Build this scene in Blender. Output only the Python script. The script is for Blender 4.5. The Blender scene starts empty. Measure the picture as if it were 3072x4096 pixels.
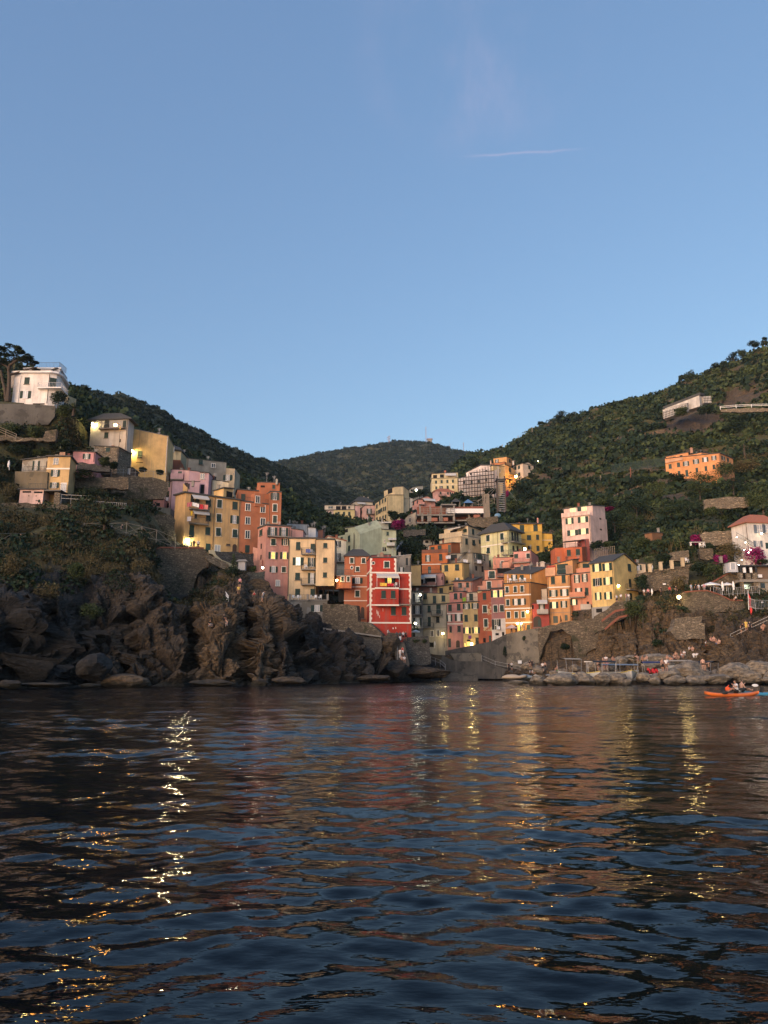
import bpy, math, random
import numpy as np
from mathutils import Vector
R = math.radians
rnd = random.Random(7)
scene = bpy.context.scene
col = scene.collection
# ---------------------------------------------------------------- camera
CAM_H, FPX, CX, CY, HOR = 1.75, 2950.0, 1536.0, 2048.0, 2688.0   # focal length in photo pixels, horizon row
PITCH = math.atan((HOR - CY) / FPX)
cam_data = bpy.data.cameras.new('camera')
cam = bpy.data.objects.new('camera', cam_data); col.objects.link(cam)
cam.location = (0, 0, CAM_H); cam.rotation_euler = (math.pi / 2 + PITCH, 0, 0)
cam_data.sensor_fit = 'VERTICAL'; cam_data.sensor_height = 36.0; cam_data.lens = FPX / 4096 * 36.0
cam_data.clip_start = 0.2; cam_data.clip_end = 9000
scene.camera = cam
scene.render.resolution_x, scene.render.resolution_y = 768, 1024
scene.view_settings.view_transform = 'Standard'; scene.view_settings.look = 'None'
scene.view_settings.exposure = 1.72; scene.view_settings.gamma = 1.0
scene.cycles.use_denoising = True
scene.cycles.max_bounces = 5; scene.cycles.diffuse_bounces = 2; scene.cycles.glossy_bounces = 3
scene.cycles.transmission_bounces = 2; scene.cycles.sample_clamp_indirect = 4.0
# ---------------------------------------------------------------- dusk sky and the low sun glow (behind the boat, to the left)
SUN_AZ, SUN_EL = R(-143), R(4.0)      # azimuth measured from the view direction (+Y), negative = to the left
w = bpy.data.worlds.new('World'); scene.world = w; w.use_nodes = True
nt = w.node_tree; nt.nodes.clear()
def wn(t, **k):
 n = nt.nodes.new(t)
 for a, b in k.items(): setattr(n, a, b)
 return n
out = wn('ShaderNodeOutputWorld'); bg = wn('ShaderNodeBackground'); sky = wn('ShaderNodeTexSky')
sky.sky_type = 'NISHITA'; sky.sun_disc = False; sky.sun_elevation = SUN_EL
sky.sun_rotation = SUN_AZ; sky.air_density = 1.0; sky.dust_density = 0.6; sky.ozone_density = 1.6; sky.altitude = 0
bg.inputs['Strength'].default_value = 0.15
tc = wn('ShaderNodeTexCoord')
def wdot(v):
 n = wn('ShaderNodeVectorMath', operation='DOT_PRODUCT'); n.inputs[1].default_value = v
 nt.links.new(tc.outputs['Generated'], n.inputs[0]); return n.outputs['Value']
def wm(op, a, b=None, clamp=False):
 n = wn('ShaderNodeMath', operation=op); n.use_clamp = clamp
 for i, v in enumerate((a, b)):
  if v is None: continue
  if isinstance(v, (int, float)): n.inputs[i].default_value = v
  else: nt.links.new(v, n.inputs[i])
 return n.outputs[0]
def wrange(v, a, b, c, d):
 n = wn('ShaderNodeMapRange'); n.interpolation_type = 'SMOOTHSTEP'
 for i, q in enumerate((a, b, c, d)): n.inputs[i + 1].default_value = q
 nt.links.new(v, n.inputs[0]); return n.outputs[0]
def pray(px, py):
 x, y = (px - CX) / FPX, -(py - CY) / FPX
 return Vector((x, math.cos(PITCH) - y * math.sin(PITCH), math.sin(PITCH) + y * math.cos(PITCH)))
# thin high cloud: a vapour trail and a faint pink wisp, both fixed in the sky's own directions
ca, cb = pray(1860, 625).normalized(), pray(2330, 597).normalized()
cn = ca.cross(cb).normalized(); cm = (ca + cb).normalized(); ct = cn.cross(cm).normalized()
nz = wn('ShaderNodeTexNoise'); nz.inputs['Scale'].default_value = 26; nz.inputs['Detail'].default_value = 5
nt.links.new(tc.outputs['Generated'], nz.inputs['Vector'])
dv = wm('ADD', wdot(cn), wm('MULTIPLY', wm('SUBTRACT', nz.outputs[0], 0.5), 0.006))
trail = wm('MULTIPLY', wrange(wm('ABSOLUTE', dv), 0.0, 0.0022, 1, 0), wrange(wm('ABSOLUTE', wdot(ct)), 0.03, 0.085, 1, 0))
wa = pray(1900, 120).normalized()
nz2 = wn('ShaderNodeTexNoise'); nz2.inputs['Scale'].default_value = 7; nz2.inputs['Detail'].default_value = 6; nz2.inputs['Roughness'].default_value = .62
mp = wn('ShaderNodeMapping'); mp.inputs['Rotation'].default_value = (0, 0.5, 0.4); mp.inputs['Scale'].default_value = (1.6, 1.0, 0.7)
nt.links.new(tc.outputs['Generated'], mp.inputs['Vector']); nt.links.new(mp.outputs[0], nz2.inputs['Vector'])
wisp = wm('MULTIPLY', wrange(wdot(wa), 0.988, 1.0, 0, 1), wrange(nz2.outputs[0], 0.40, 0.95, 0, 1))
cl = wm('ADD', wm('MULTIPLY', trail, 0.32), wm('MULTIPLY', wisp, 0.5), clamp=True)
hs = wn('ShaderNodeHueSaturation'); hs.inputs['Saturation'].default_value = 1.02
nt.links.new(sky.outputs[0], hs.inputs['Color'])
mx = wn('ShaderNodeMix', data_type='RGBA'); nt.links.new(cl, mx.inputs[0])
dusk = wn('ShaderNodeVectorMath', operation='MULTIPLY_ADD'); nt.links.new(hs.outputs[0], dusk.inputs[0]); dusk.inputs[1].default_value = (.55, .55, .55); dusk.inputs[2].default_value = (.146, .258, .548)
nt.links.new(dusk.outputs[0], mx.inputs[6]); mx.inputs[7].default_value = (1.25, 1.12, 1.5, 1)
nt.links.new(mx.outputs[2], bg.inputs['Color']); nt.links.new(bg.outputs[0], out.inputs['Surface'])
sun_data = bpy.data.lights.new('sun', 'SUN'); sun = bpy.data.objects.new('sun', sun_data); col.objects.link(sun)
sun_data.energy = 1.3; sun_data.angle = R(58); sun_data.color = (1.0, 0.73, 0.56)
GLOW = R(11)                          # centre of the broad afterglow
sd = Vector((math.sin(SUN_AZ) * math.cos(GLOW), math.cos(SUN_AZ) * math.cos(GLOW), math.sin(GLOW)))
sun.rotation_euler = sd.to_track_quat('Z', 'Y').to_euler()
# ---------------------------------------------------------------- pixel of the photograph + depth in metres -> a point of the place
FR = {'S': (0, 0, 1), 'A': (0, 1350, 500/1580), 'B': (450, 1700, 500/1659), 'C': (950, 1950, 500/1659), 'D': (1250, 1900, 500/1659),
  'E': (1650, 1800, 500/1659), 'F': (1620, 2100, 500/1659), 'G': (1950, 2000, 650/1659), 'H': (2500, 1300, 572/1582),
  'I': (0, 2050, 700/1659), 'J': (650, 2150, 700/1659), 'K': (1300, 2400, 700/1659), 'L': (1900, 2450, 600/1659),
  'M': (2400, 2100, 672/1659), 'N': (2150, 2550, 922/1659), 'U': (2200, 2590, 440/1659), 'V': (2600, 2560, 472/1659), 'X': (2760, 2300, 312/1659), 'Y': (1580, 2480, 300/1659), 'Z': (820, 2200, 320/1659), 'Q': (1950, 1300, 1122/1659), 'T': (1000, 1700, 1100/1659)}
def px(fr, p):
 f = FR[fr]; return f[0] + p[0] * f[2], f[1] + p[1] * f[2]
def at(X, Y, D):
 r = pray(X, Y); k = D / r.y
 return Vector((r.x * k, D, CAM_H + r.z * k))
def P(fr, p, D): return at(*px(fr, p), D)
def on_plane(fr, p, o, n):
 r = pray(*px(fr, p)); c = Vector((0, 0, CAM_H)); k = (o - c).dot(n) / r.dot(n)
 return c + r * k
def proj(v):
 x, y, z = v[0], v[1], v[2] - CAM_H; d = y * math.cos(PITCH) + z * math.sin(PITCH)
 return CX + FPX * x / d, CY - FPX * (z * math.cos(PITCH) - y * math.sin(PITCH)) / d
# ---------------------------------------------------------------- names, labels, meshes
def tag(o, label=None, cat=None, group=None, kind=None):
 if label: o['label'] = label
 if cat: o['category'] = cat
 if group: o['group'] = group
 if kind: o['kind'] = kind
 return o
def empty(name, loc, label=None, cat=None, group=None):
 o = bpy.data.objects.new(name, None); col.objects.link(o); o.location = loc; o.empty_display_size = .3
 return tag(o, label, cat, group)
def world_loc(o):
 v = Vector((0, 0, 0))
 while o is not None: v += o.location; o = o.parent
 return v
Z = Vector((0, 0, 1))
class MB:
 """collects shapes, then links them as one mesh object"""
 def __init__(s): s.v, s.f, s.m = [], [], []
 def add(s, vs, fs, m=0):
  b = len(s.v); s.v += [tuple(v) for v in vs]; s.f += [tuple(i + b for i in f) for f in fs]; s.m += [m] * len(fs); return s
 def obox(s, c, ax, ay, az, m=0):
  """box by centre and three half-axis vectors"""
  c = Vector(c); vs = []
  for k in (-1, 1):
   for j in (-1, 1):
    for i in (-1, 1): vs.append(c + ax * i + ay * j + az * k)
  return s.add(vs, [(0, 2, 3, 1), (4, 5, 7, 6), (0, 1, 5, 4), (2, 6, 7, 3), (0, 4, 6, 2), (1, 3, 7, 5)], m)
 def box(s, c, sx, sy, sz, m=0): return s.obox(c, Vector((sx/2, 0, 0)), Vector((0, sy/2, 0)), Vector((0, 0, sz/2)), m)
 def prism(s, poly, vec, m=0):
  n = len(poly); vec = Vector(vec); a = [Vector(p) for p in poly]
  return s.add(a + [p + vec for p in a], [tuple(range(n))[::-1], tuple(range(n, 2*n))] + [(i, (i+1) % n, (i+1) % n + n, i + n) for i in range(n)], m)
 def tube(s, p, q, r, r2=None, n=6, m=0, cap=True):
  p, q = Vector(p), Vector(q); r2 = r if r2 is None else r2; d = (q - p)
  if d.length < 1e-6: return s
  d.normalize(); a = d.orthogonal().normalized(); b = d.cross(a)
  vs = []
  for c, rr in ((p, r), (q, r2)):
   for i in range(n):
    t = 2 * math.pi * i / n; vs.append(c + (a * math.cos(t) + b * math.sin(t)) * rr)
  fs = [(i, (i+1) % n, (i+1) % n + n, i + n) for i in range(n)]
  if cap: fs += [tuple(range(n))[::-1], tuple(range(n, 2*n))]
  return s.add(vs, fs, m)
 def path(s, pts, rs, n=6, m=0):
  """a tapered tube along points as one skin"""
  pts = [Vector(p) for p in pts]; vs = []; a = None
  if isinstance(rs, (int, float)): rs = [rs] * len(pts)
  for i, p in enumerate(pts):
   d = (pts[min(i+1, len(pts)-1)] - pts[max(i-1, 0)]).normalized()
   a = d.orthogonal().normalized() if a is None else (a - d * a.dot(d)).normalized()
   b = d.cross(a)
   for k in range(n):
    t = 2 * math.pi * k / n; vs.append(p + (a * math.cos(t) + b * math.sin(t)) * rs[i])
  fs = []
  for i in range(len(pts) - 1):
   for k in range(n): fs.append((i*n+k, i*n+(k+1) % n, (i+1)*n+(k+1) % n, (i+1)*n+k))
  L = (len(pts) - 1) * n
  fs += [tuple(range(n))[::-1], tuple(range(L, L + n))]
  return s.add(vs, fs, m)
 def ball(s, c, rx, ry=None, rz=None, n=10, k=6, m=0):
  ry = rx if ry is None else ry; rz = rx if rz is None else rz; c = Vector(c)
  vs = [c + Vector((0, 0, -rz))]
  for j in range(1, k):
   t = -math.pi/2 + math.pi * j / k
   for i in range(n):
    a = 2 * math.pi * i / n; vs.append(c + Vector((rx*math.cos(t)*math.cos(a), ry*math.cos(t)*math.sin(a), rz*math.sin(t))))
  vs.append(c + Vector((0, 0, rz))); e = len(vs) - 1
  fs = [(0, 1 + (i+1) % n, 1 + i) for i in range(n)]
  for j in range(k - 2):
   for i in range(n): fs.append((1+j*n+i, 1+j*n+(i+1) % n, 1+(j+1)*n+(i+1) % n, 1+(j+1)*n+i))
  fs += [(e, 1+(k-2)*n+i, 1+(k-2)*n+(i+1) % n) for i in range(n)]
  return s.add(vs, fs, m)
 def build(s, name, mats, parent=None, smooth=False):
  me = bpy.data.meshes.new(name); o = bpy.data.objects.new(name, me); col.objects.link(o)
  base = world_loc(parent) if parent is not None else Vector((0, 0, 0))
  if parent is None and s.v:     # a thing that is one mesh stands on its own base point
   a = np.array(s.v); base = Vector(((a[:, 0].min()+a[:, 0].max())/2, (a[:, 1].min()+a[:, 1].max())/2, a[:, 2].min())); o.location = base
  me.from_pydata([(v[0]-base.x, v[1]-base.y, v[2]-base.z) for v in s.v], [], s.f)
  for m in (mats if isinstance(mats, (list, tuple)) else [mats]): me.materials.append(m)
  if any(s.m): me.polygons.foreach_set('material_index', s.m)
  if smooth: me.polygons.foreach_set('use_smooth', [True] * len(s.f))
  me.update()
  if parent is not None: o.parent = parent
  return o
def np_mesh(name, v, f, mat, attr=None, smooth=False, parent=None):
 """big mesh from numpy arrays; f is (n,3) or (n,4)"""
 me = bpy.data.meshes.new(name); k = f.shape[1]
 me.vertices.add(len(v)); me.vertices.foreach_set('co', np.ascontiguousarray(v, dtype=np.float32).ravel())
 me.loops.add(f.size); me.loops.foreach_set('vertex_index', np.ascontiguousarray(f, dtype=np.int32).ravel())
 me.polygons.add(len(f)); me.polygons.foreach_set('loop_start', np.arange(0, f.size, k, dtype=np.int32))
 me.polygons.foreach_set('use_smooth', np.full(len(f), smooth))
 for n, a in (attr or {}).items():
  at_ = me.attributes.new(n, 'FLOAT', 'POINT'); at_.data.foreach_set('value', np.ascontiguousarray(a, dtype=np.float32).ravel())
 for m in (mat if isinstance(mat, (list, tuple)) else [mat]): me.materials.append(m)
 me.update(calc_edges=True); me.validate()
 o = bpy.data.objects.new(name, me); col.objects.link(o)
 if parent is not None: o.parent = parent
 return o
def copy_thing(o, loc, rz=None, scale=None, label=None, parent=None):
 c = o.copy(); col.objects.link(c)
 if parent is not None: c.parent = parent
 else:
  c.location = loc
  if rz is not None: c.rotation_euler = (0, 0, rz)
  if scale is not None: c.scale = (scale,) * 3 if isinstance(scale, (int, float)) else scale
  if label: c['label'] = label
 for ch in o.children: copy_thing(ch, None, parent=c)
 return c
# ---------------------------------------------------------------- numpy noise
_pr = np.random.RandomState(3); _PERM = np.concatenate([_pr.permutation(256)] * 3)
_GR = _pr.normal(size=(256, 3)); _GR /= np.linalg.norm(_GR, axis=1)[:, None]
def perlin(p):
 i = np.floor(p).astype(int); f = p - i; u = f*f*f*(f*(f*6-15)+10); i &= 255; r = 0
 for dx in (0, 1):
  for dy in (0, 1):
   for dz in (0, 1):
    h = _PERM[_PERM[_PERM[(i[..., 0]+dx) & 255] + ((i[..., 1]+dy) & 255)] + ((i[..., 2]+dz) & 255)]
    d = f - np.array([dx, dy, dz]); g = (_GR[h] * d).sum(-1)
    wx = u[..., 0] if dx else 1-u[..., 0]; wy = u[..., 1] if dy else 1-u[..., 1]; wz = u[..., 2] if dz else 1-u[..., 2]
    r = r + g * wx * wy * wz
 return r * 1.5
def fbm(p, o=4, lac=2.0, g=.5):
 r, a = 0, 1.0
 for _ in range(o): r = r + perlin(p) * a; p = p * lac + 17.3; a *= g
 return r
def ridged(p, o=4):
 r, a = 0, 1.0
 for _ in range(o): r = r + (1 - np.abs(perlin(p)) * 2) * a; p = p * 2.03 + 9.1; a *= .5
 return r
def cells(p):
 """voronoi: (nearest and second distance, cell value, tilt of the cell's facet)"""
 i = np.floor(p).astype(int); f1 = np.full(p.shape[:-1], 9.0); f2 = f1.copy(); cv = np.zeros(p.shape[:-1]); tl = np.zeros(p.shape[:-1])
 for dx in (-1, 0, 1):
  for dy in (-1, 0, 1):
   for dz in (-1, 0, 1):
    c = i + np.array([dx, dy, dz]); k = c & 255
    h = _PERM[_PERM[_PERM[k[..., 0]] + k[..., 1]] + k[..., 2]]
    q = c + .5 + .45 * _GR[h]; d = np.linalg.norm(p - q, axis=-1)
    new = d < f1; f2 = np.where(new, f1, np.minimum(f2, d)); cv = np.where(new, h / 255., cv); tl = np.where(new, ((p - q) * _GR[(h * 7 + 3) & 255]).sum(-1), tl); f1 = np.where(new, d, f1)
 return f1, f2, cv, tl
# ---------------------------------------------------------------- materials
def mat(name):
 m = bpy.data.materials.new(name); m.use_nodes = True; return m, m.node_tree, m.node_tree.nodes['Principled BSDF']
def N(t, kind, **k):
 n = t.nodes.new(kind)
 for a, b in k.items():
  if a in ('inp',):
   for i, v in b.items(): n.inputs[i].default_value = v
  else: setattr(n, a, b)
 return n
def pos(t, scale=(1, 1, 1), rot=(0, 0, 0)):
 g = N(t, 'ShaderNodeNewGeometry'); m = N(t, 'ShaderNodeMapping'); m.inputs['Scale'].default_value = scale; m.inputs['Rotation'].default_value = rot
 t.links.new(g.outputs['Position'], m.inputs['Vector']); return m.outputs[0]
def tnoise(t, vec, scale, detail=4, rough=.6):
 n = N(t, 'ShaderNodeTexNoise', inp={'Scale': scale, 'Detail': detail, 'Roughness': rough}); t.links.new(vec, n.inputs['Vector']); return n.outputs[0]
def ramp(t, v, stops):
 r = N(t, 'ShaderNodeValToRGB'); e = r.color_ramp.elements
 while len(e) < len(stops): e.new(.5)
 for q, (p_, c) in zip(e, stops): q.position = p_; q.color = (*c, 1) if len(c) == 3 else c
 t.links.new(v, r.inputs[0]); return r.outputs[0]
def mixc(t, f, a, b, mode='MIX'):
 n = N(t, 'ShaderNodeMix', data_type='RGBA', blend_type=mode, clamp_factor=True)
 for i, v in ((0, f), (6, a), (7, b)):
  if hasattr(v, 'links'): t.links.new(v, n.inputs[i])
  elif isinstance(v, (int, float)): n.inputs[i].default_value = v
  else: n.inputs[i].default_value = (*v, 1) if len(v) == 3 else v
 return n.outputs[2]
def bump(t, bs, h, strength=.5, dist=.1):
 b = N(t, 'ShaderNodeBump', inp={'Strength': strength, 'Distance': dist}); t.links.new(h, b.inputs['Height']); t.links.new(b.outputs[0], bs.inputs['Normal'])
def setc(t, bs, c):
 if hasattr(c, 'links'): t.links.new(c, bs.inputs['Base Color'])
 else: bs.inputs['Base Color'].default_value = (*c, 1)
def srgb(r, g, b):
 f = lambda c: (c/255/12.92) if c <= 10 else ((c/255+.055)/1.055)**2.4
 return (f(r), f(g), f(b))
def sc(c, k): return tuple(min(1, x*k) for x in c)
_plain = {}
def plain(name, c, rough=.7, metal=0., var=.12, scale=1.5):
 key = (name, c, rough)
 if key in _plain: return _plain[key]
 m, t, b = mat(name); v = tnoise(t, pos(t), scale)
 setc(t, b, mixc(t, v, sc(c, 1-var), sc(c, 1+var))); b.inputs['Roughness'].default_value = rough; b.inputs['Metallic'].default_value = metal
 _plain[key] = m; return m
_walls = {}
def wallmat(c, wear=.42, patch=None, patchamt=.0):
 """painted plaster: mottled, rain-streaked, here and there patched or flaked"""
 key = (c, wear, patch, patchamt)
 if key in _walls: return _walls[key]
 m, t, b = mat('painted_plaster')
 a = tnoise(t, pos(t, (1, 1, .8)), .35, 5, .65)
 st = tnoise(t, pos(t, (1.6, 1.6, .09)), 1.2, 4, .6)
 fine = tnoise(t, pos(t), 3.5, 5, .7)
 c1 = mixc(t, ramp(t, a, [(.36, (0, 0, 0)), (.64, (1, 1, 1))]), sc(c, 1-wear*.62), sc(c, 1+wear*.30))
 dirt = ramp(t, st, [(.50, (0, 0, 0)), (.74, (1, 1, 1))])
 c2 = mixc(t, dirt, c1, mixc(t, .5, sc(c, .55), (.22, .2, .17)))
 c3 = mixc(t, wear*1.4 if wear < .6 else .85, c1, c2)
 if patch:
  pn = tnoise(t, pos(t, (1, 1, 1)), .42, 6, .62)
  f = ramp(t, pn, [(1-patchamt-.02, (0, 0, 0)), (1-patchamt+.01, (1, 1, 1))])
  c3 = mixc(t, f, c3, patch)
 setc(t, b, c3); b.inputs['Roughness'].default_value = .9
 bump(t, b, fine, .25, .04)
 _walls[key] = m; return m
def glassmat(name, c, rough=.12):
 m, t, b = mat(name); setc(t, b, c); b.inputs['Roughness'].default_value = rough
 b.inputs['Specular IOR Level'].default_value = .8; return m
def emit(name, c, s):
 m, t, b = mat(name); setc(t, b, c); b.inputs['Emission Color'].default_value = (*c, 1); b.inputs['Emission Strength'].default_value = s
 b.inputs['Roughness'].default_value = .5; return m
def litglass(name, c, c2, s, scale=1.7):
 """a window pane that emits: uneven glow with curtains and furniture breaking it"""
 m, t, b = mat(name); v = tnoise(t, pos(t, (1, 1, .7)), scale, 3, .5)
 k = mixc(t, ramp(t, v, [(.3, (0, 0, 0)), (.62, (1, 1, 1))]), c2, c)
 setc(t, b, (.05, .04, .03)); t.links.new(k, b.inputs['Emission Color']); b.inputs['Emission Strength'].default_value = s
 b.inputs['Roughness'].default_value = .2; return m
def louvre(name, c):
 m, t, b = mat(name); wv = N(t, 'ShaderNodeTexWave', wave_type='BANDS', bands_direction='Z', inp={'Scale': 5.5, 'Distortion': .2})
 t.links.new(pos(t), wv.inputs['Vector']); v = tnoise(t, pos(t), .9)
 setc(t, b, mixc(t, wv.outputs[1], sc(c, .75), mixc(t, v, sc(c, .8), sc(c, 1.7)))); b.inputs['Roughness'].default_value = .55
 bump(t, b, wv.outputs[1], .5, .03); return m
def stone(name, base, dark, mortar, scale=1.0, rough=.92, moss=None, warp=.5):
 """dry-laid rubble masonry: flat uneven courses"""
 m, t, b = mat(name)
 v = N(t, 'ShaderNodeTexVoronoi', feature='F1', inp={'Scale': scale, 'Randomness': 1.0}); v2 = N(t, 'ShaderNodeTexVoronoi', feature='DISTANCE_TO_EDGE', inp={'Scale': scale})
 pv = pos(t, (1.3, 1.3, 3.4)); nn = N(t, 'ShaderNodeTexNoise', inp={'Scale': 1.1, 'Detail': 3}); t.links.new(pv, nn.inputs['Vector'])
 wv = N(t, 'ShaderNodeMix', data_type='VECTOR'); wv.inputs[0].default_value = warp * .25; t.links.new(pv, wv.inputs[4]); 
 ad = N(t, 'ShaderNodeVectorMath', operation='ADD'); t.links.new(pv, ad.inputs[0]); t.links.new(nn.outputs['Color'], ad.inputs[1]); t.links.new(ad.outputs[0], wv.inputs[5])
 for q in (v, v2): t.links.new(wv.outputs[1], q.inputs['Vector'])
 sep = N(t, 'ShaderNodeSeparateColor'); t.links.new(v.outputs['Color'], sep.inputs[0])
 big = tnoise(t, pos(t), .14, 5, .65)
 c1 = mixc(t, sep.outputs[0], dark, base); c1 = mixc(t, ramp(t, sep.outputs[1], [(.88, (0, 0, 0)), (.96, (1, 1, 1))]), c1, sc(base, 1.5))
 c1 = mixc(t, ramp(t, big, [(.35, (0, 0, 0)), (.68, (1, 1, 1))]), c1, mixc(t, .6, c1, dark))
 e = ramp(t, v2.outputs[0], [(.0, (1, 1, 1)), (.1, (0, 0, 0))])
 c1 = mixc(t, e, c1, mortar)
 if moss:
  mz = tnoise(t, pos(t), .33, 5, .7); c1 = mixc(t, ramp(t, mz, [(.56, (0, 0, 0)), (.66, (1, 1, 1))]), c1, moss)
 setc(t, b, c1); b.inputs['Roughness'].default_value = rough
 bump(t, b, v2.outputs[0], .9, .18); return m
def rockmat(name, a, c, d, streak=.5, warm=None, strata=.3, vegc=((.030, .036, .012), (.075, .066, .020))):
 """bare rock; where the mesh attribute 'veg' is high, dry grass and scrub soil"""
 m, t, b = mat(name)
 n1 = tnoise(t, pos(t), .16, 6, .65); n2 = tnoise(t, pos(t, (1, 1, .22)), .55, 6, .7); n3 = tnoise(t, pos(t, (1, 1, 2.2)), 1.6, 6, .7)
 cc = mixc(t, ramp(t, n1, [(.34, (0, 0, 0)), (.66, (1, 1, 1))]), a, c)
 cc = mixc(t, ramp(t, n2, [(.42, (0, 0, 0)), (.68, (1, 1, 1))]), cc, mixc(t, streak, cc, d))
 cc = mixc(t, ramp(t, n3, [(.40, (0, 0, 0)), (.62, (1, 1, 1))]), sc(c, .5), cc)
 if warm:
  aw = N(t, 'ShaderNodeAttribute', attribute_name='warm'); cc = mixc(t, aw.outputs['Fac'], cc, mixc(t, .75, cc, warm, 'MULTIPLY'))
 wv = N(t, 'ShaderNodeTexWave', wave_type='BANDS', bands_direction='Z', inp={'Scale': .30, 'Distortion': 14.0, 'Detail': 5, 'Detail Scale': .55}); t.links.new(pos(t, (.5, .5, 1), (.35, .5, 0)), wv.inputs['Vector'])
 cc = mixc(t, ramp(t, wv.outputs[1], [(.0, (1, 1, 1)), (.14, (0, 0, 0))]), cc, mixc(t, strata, cc, (.012, .011, .010)))
 g2 = N(t, 'ShaderNodeNewGeometry'); sx = N(t, 'ShaderNodeSeparateXYZ'); t.links.new(g2.outputs['Position'], sx.inputs[0])
 zz = N(t, 'ShaderNodeMath', operation='MULTIPLY_ADD', inp={1: 1.6, 2: -.4}); t.links.new(n2, zz.inputs[0]); zs = N(t, 'ShaderNodeMath', operation='SUBTRACT'); t.links.new(sx.outputs[2], zs.inputs[0]); t.links.new(zz.outputs[0], zs.inputs[1])
 cc = mixc(t, ramp(t, zs.outputs[0], [(.0, (1, 1, 1)), (.35, (0, 0, 0))]), cc, mixc(t, .75, cc, (.012, .014, .009)))
 at_ = N(t, 'ShaderNodeAttribute', attribute_name='veg')
 mm = N(t, 'ShaderNodeMath', operation='ADD'); t.links.new(at_.outputs['Fac'], mm.inputs[0])
 ms = N(t, 'ShaderNodeMath', operation='MULTIPLY_ADD', inp={1: .9, 2: -.45}); t.links.new(n3, ms.inputs[0]); t.links.new(ms.outputs[0], mm.inputs[1])
 gn = tnoise(t, pos(t), .5, 5, .7)
 gc = mixc(t, ramp(t, gn, [(.35, (0, 0, 0)), (.65, (1, 1, 1))]), vegc[0], vegc[1])
 cc = mixc(t, ramp(t, mm.outputs[0], [(.42, (0, 0, 0)), (.62, (1, 1, 1))]), cc, gc)
 setc(t, b, cc); b.inputs['Roughness'].default_value = .85
 vo = N(t, 'ShaderNodeTexVoronoi', feature='DISTANCE_TO_EDGE', inp={'Scale': .8}); t.links.new(pos(t, (1, 1, .55)), vo.inputs['Vector'])
 h = N(t, 'ShaderNodeMath', operation='ADD'); t.links.new(n3, h.inputs[0]); t.links.new(n2, h.inputs[1])
 bump(t, b, h.outputs[0], .9, .5); return m
def leafmat(name, a, c, d=None):
 """foliage; each clump's own 'tint' shifts it between two greens"""
 m, t, b = mat(name); at_ = N(t, 'ShaderNodeAttribute', attribute_name='tint')
 cc = mixc(t, at_.outputs['Fac'], a, c)
 if d: cc = mixc(t, ramp(t, tnoise(t, pos(t), .05, 4), [(.5, (0, 0, 0)), (.66, (1, 1, 1))]), cc, d)
 setc(t, b, cc); b.inputs['Roughness'].default_value = .7; b.inputs['Specular IOR Level'].default_value = .2; return m
M = {}
M['shutter'] = louvre('green_shutter', (.010, .034, .026)); M['shutter_dark'] = louvre('dark_shutter', (.012, .018, .016)); M['shutter_brown'] = louvre('brown_shutter', (.035, .02, .014))
M['trim'] = plain('white_trim', (.72, .66, .58)); M['white'] = plain('white_paint', (.78, .77, .76)); M['glass'] = glassmat('dark_glass', (.012, .014, .018))
M['glass_pale'] = glassmat('curtained_glass', (.34, .35, .38), .25)
M['lit'] = litglass('lit_window', (1.0, .60, .11), (.30, .15, .03), .75, 2.2); M['pale_glow'] = litglass('pale_glow_pane', (1.0, .80, .32), (.80, .58, .19), .42, 1.0)  # the pale pane emits; on the yellow gabled house it paints reflected sunset
M['lit_white'] = litglass('bright_window', (.86, .95, .72), (.3, .34, .2), .6, 1.4)
M['slate'] = plain('slate', (.055, .056, .055), .85, var=.35, scale=2.5); M['iron'] = plain('iron', (.022, .022, .022), .5); M['steel'] = plain('steel', (.30, .30, .31), .45, .3)
M['tile'] = plain('clay_tile', (.31, .12, .075), .85, var=.3, scale=4); M['concrete'] = plain('concrete', (.23, .21, .185), .9, var=.35, scale=.35)
M['darkwood'] = plain('dark_wood', (.05, .03, .02), .7); M['wood'] = plain('weathered_wood', (.24, .20, .155), .8, var=.25); M['door'] = plain('green_door', (.012, .035, .028), .5)
M['darkhole'] = plain('dark_room', (.008, .007, .006), .9); M['awning'] = plain('awning_cloth', (.52, .50, .47), .85); M['pipe'] = plain('drain_pipe', (.06, .045, .035), .5)
M['bulb'] = emit('lamp_glow', (1.0, .72, .25), 20); M['bulb_orange'] = emit('sodium_lamp_glow', (1.0, .42, .07), 110); M['bulb_hot'] = emit('hot_lamp_glow', (1.0, .74, .28), 120); M['bulb_white'] = emit('white_lamp_glow', (1.0, .93, .66), 16)
M['masonry'] = stone('rubble_masonry', (.215, .172, .118), (.085, .068, .048), (.03, .024, .018), 1.7, moss=(.035, .036, .016))
M['masonry_grey'] = stone('grey_masonry', (.15, .135, .115), (.06, .055, .048), (.022, .02, .018), 1.7)
M['masonry_light'] = stone('pale_masonry', (.27, .22, .155), (.12, .096, .068), (.045, .038, .03), 1.4)
M['rock'] = rockmat('cliff_rock', (.046, .042, .037), (.020, .019, .018), (.058, .046, .030), .5, (6.0, 4.4, 2.65))  # dark base paints the left cliff's shade; warm turns other stretches brown and paler
M['boulder'] = rockmat('boulder_rock', (.46, .38, .28), (.26, .22, .175), (.42, .30, .17), .6, None, .12)
M['soil'] = rockmat('hill_soil', (.12, .10, .055), (.050, .050, .022), (.075, .07, .03))
M['far_wood'] = rockmat('far_hill', (.026, .040, .022), (.016, .027, .018), (.05, .052, .026))
M['leaf'] = leafmat('scrub_leaves', (.019, .034, .014), (.068, .090, .032)); M['leaf_dark'] = leafmat('dark_leaves', (.009, .020, .011), (.024, .042, .019))
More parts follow.
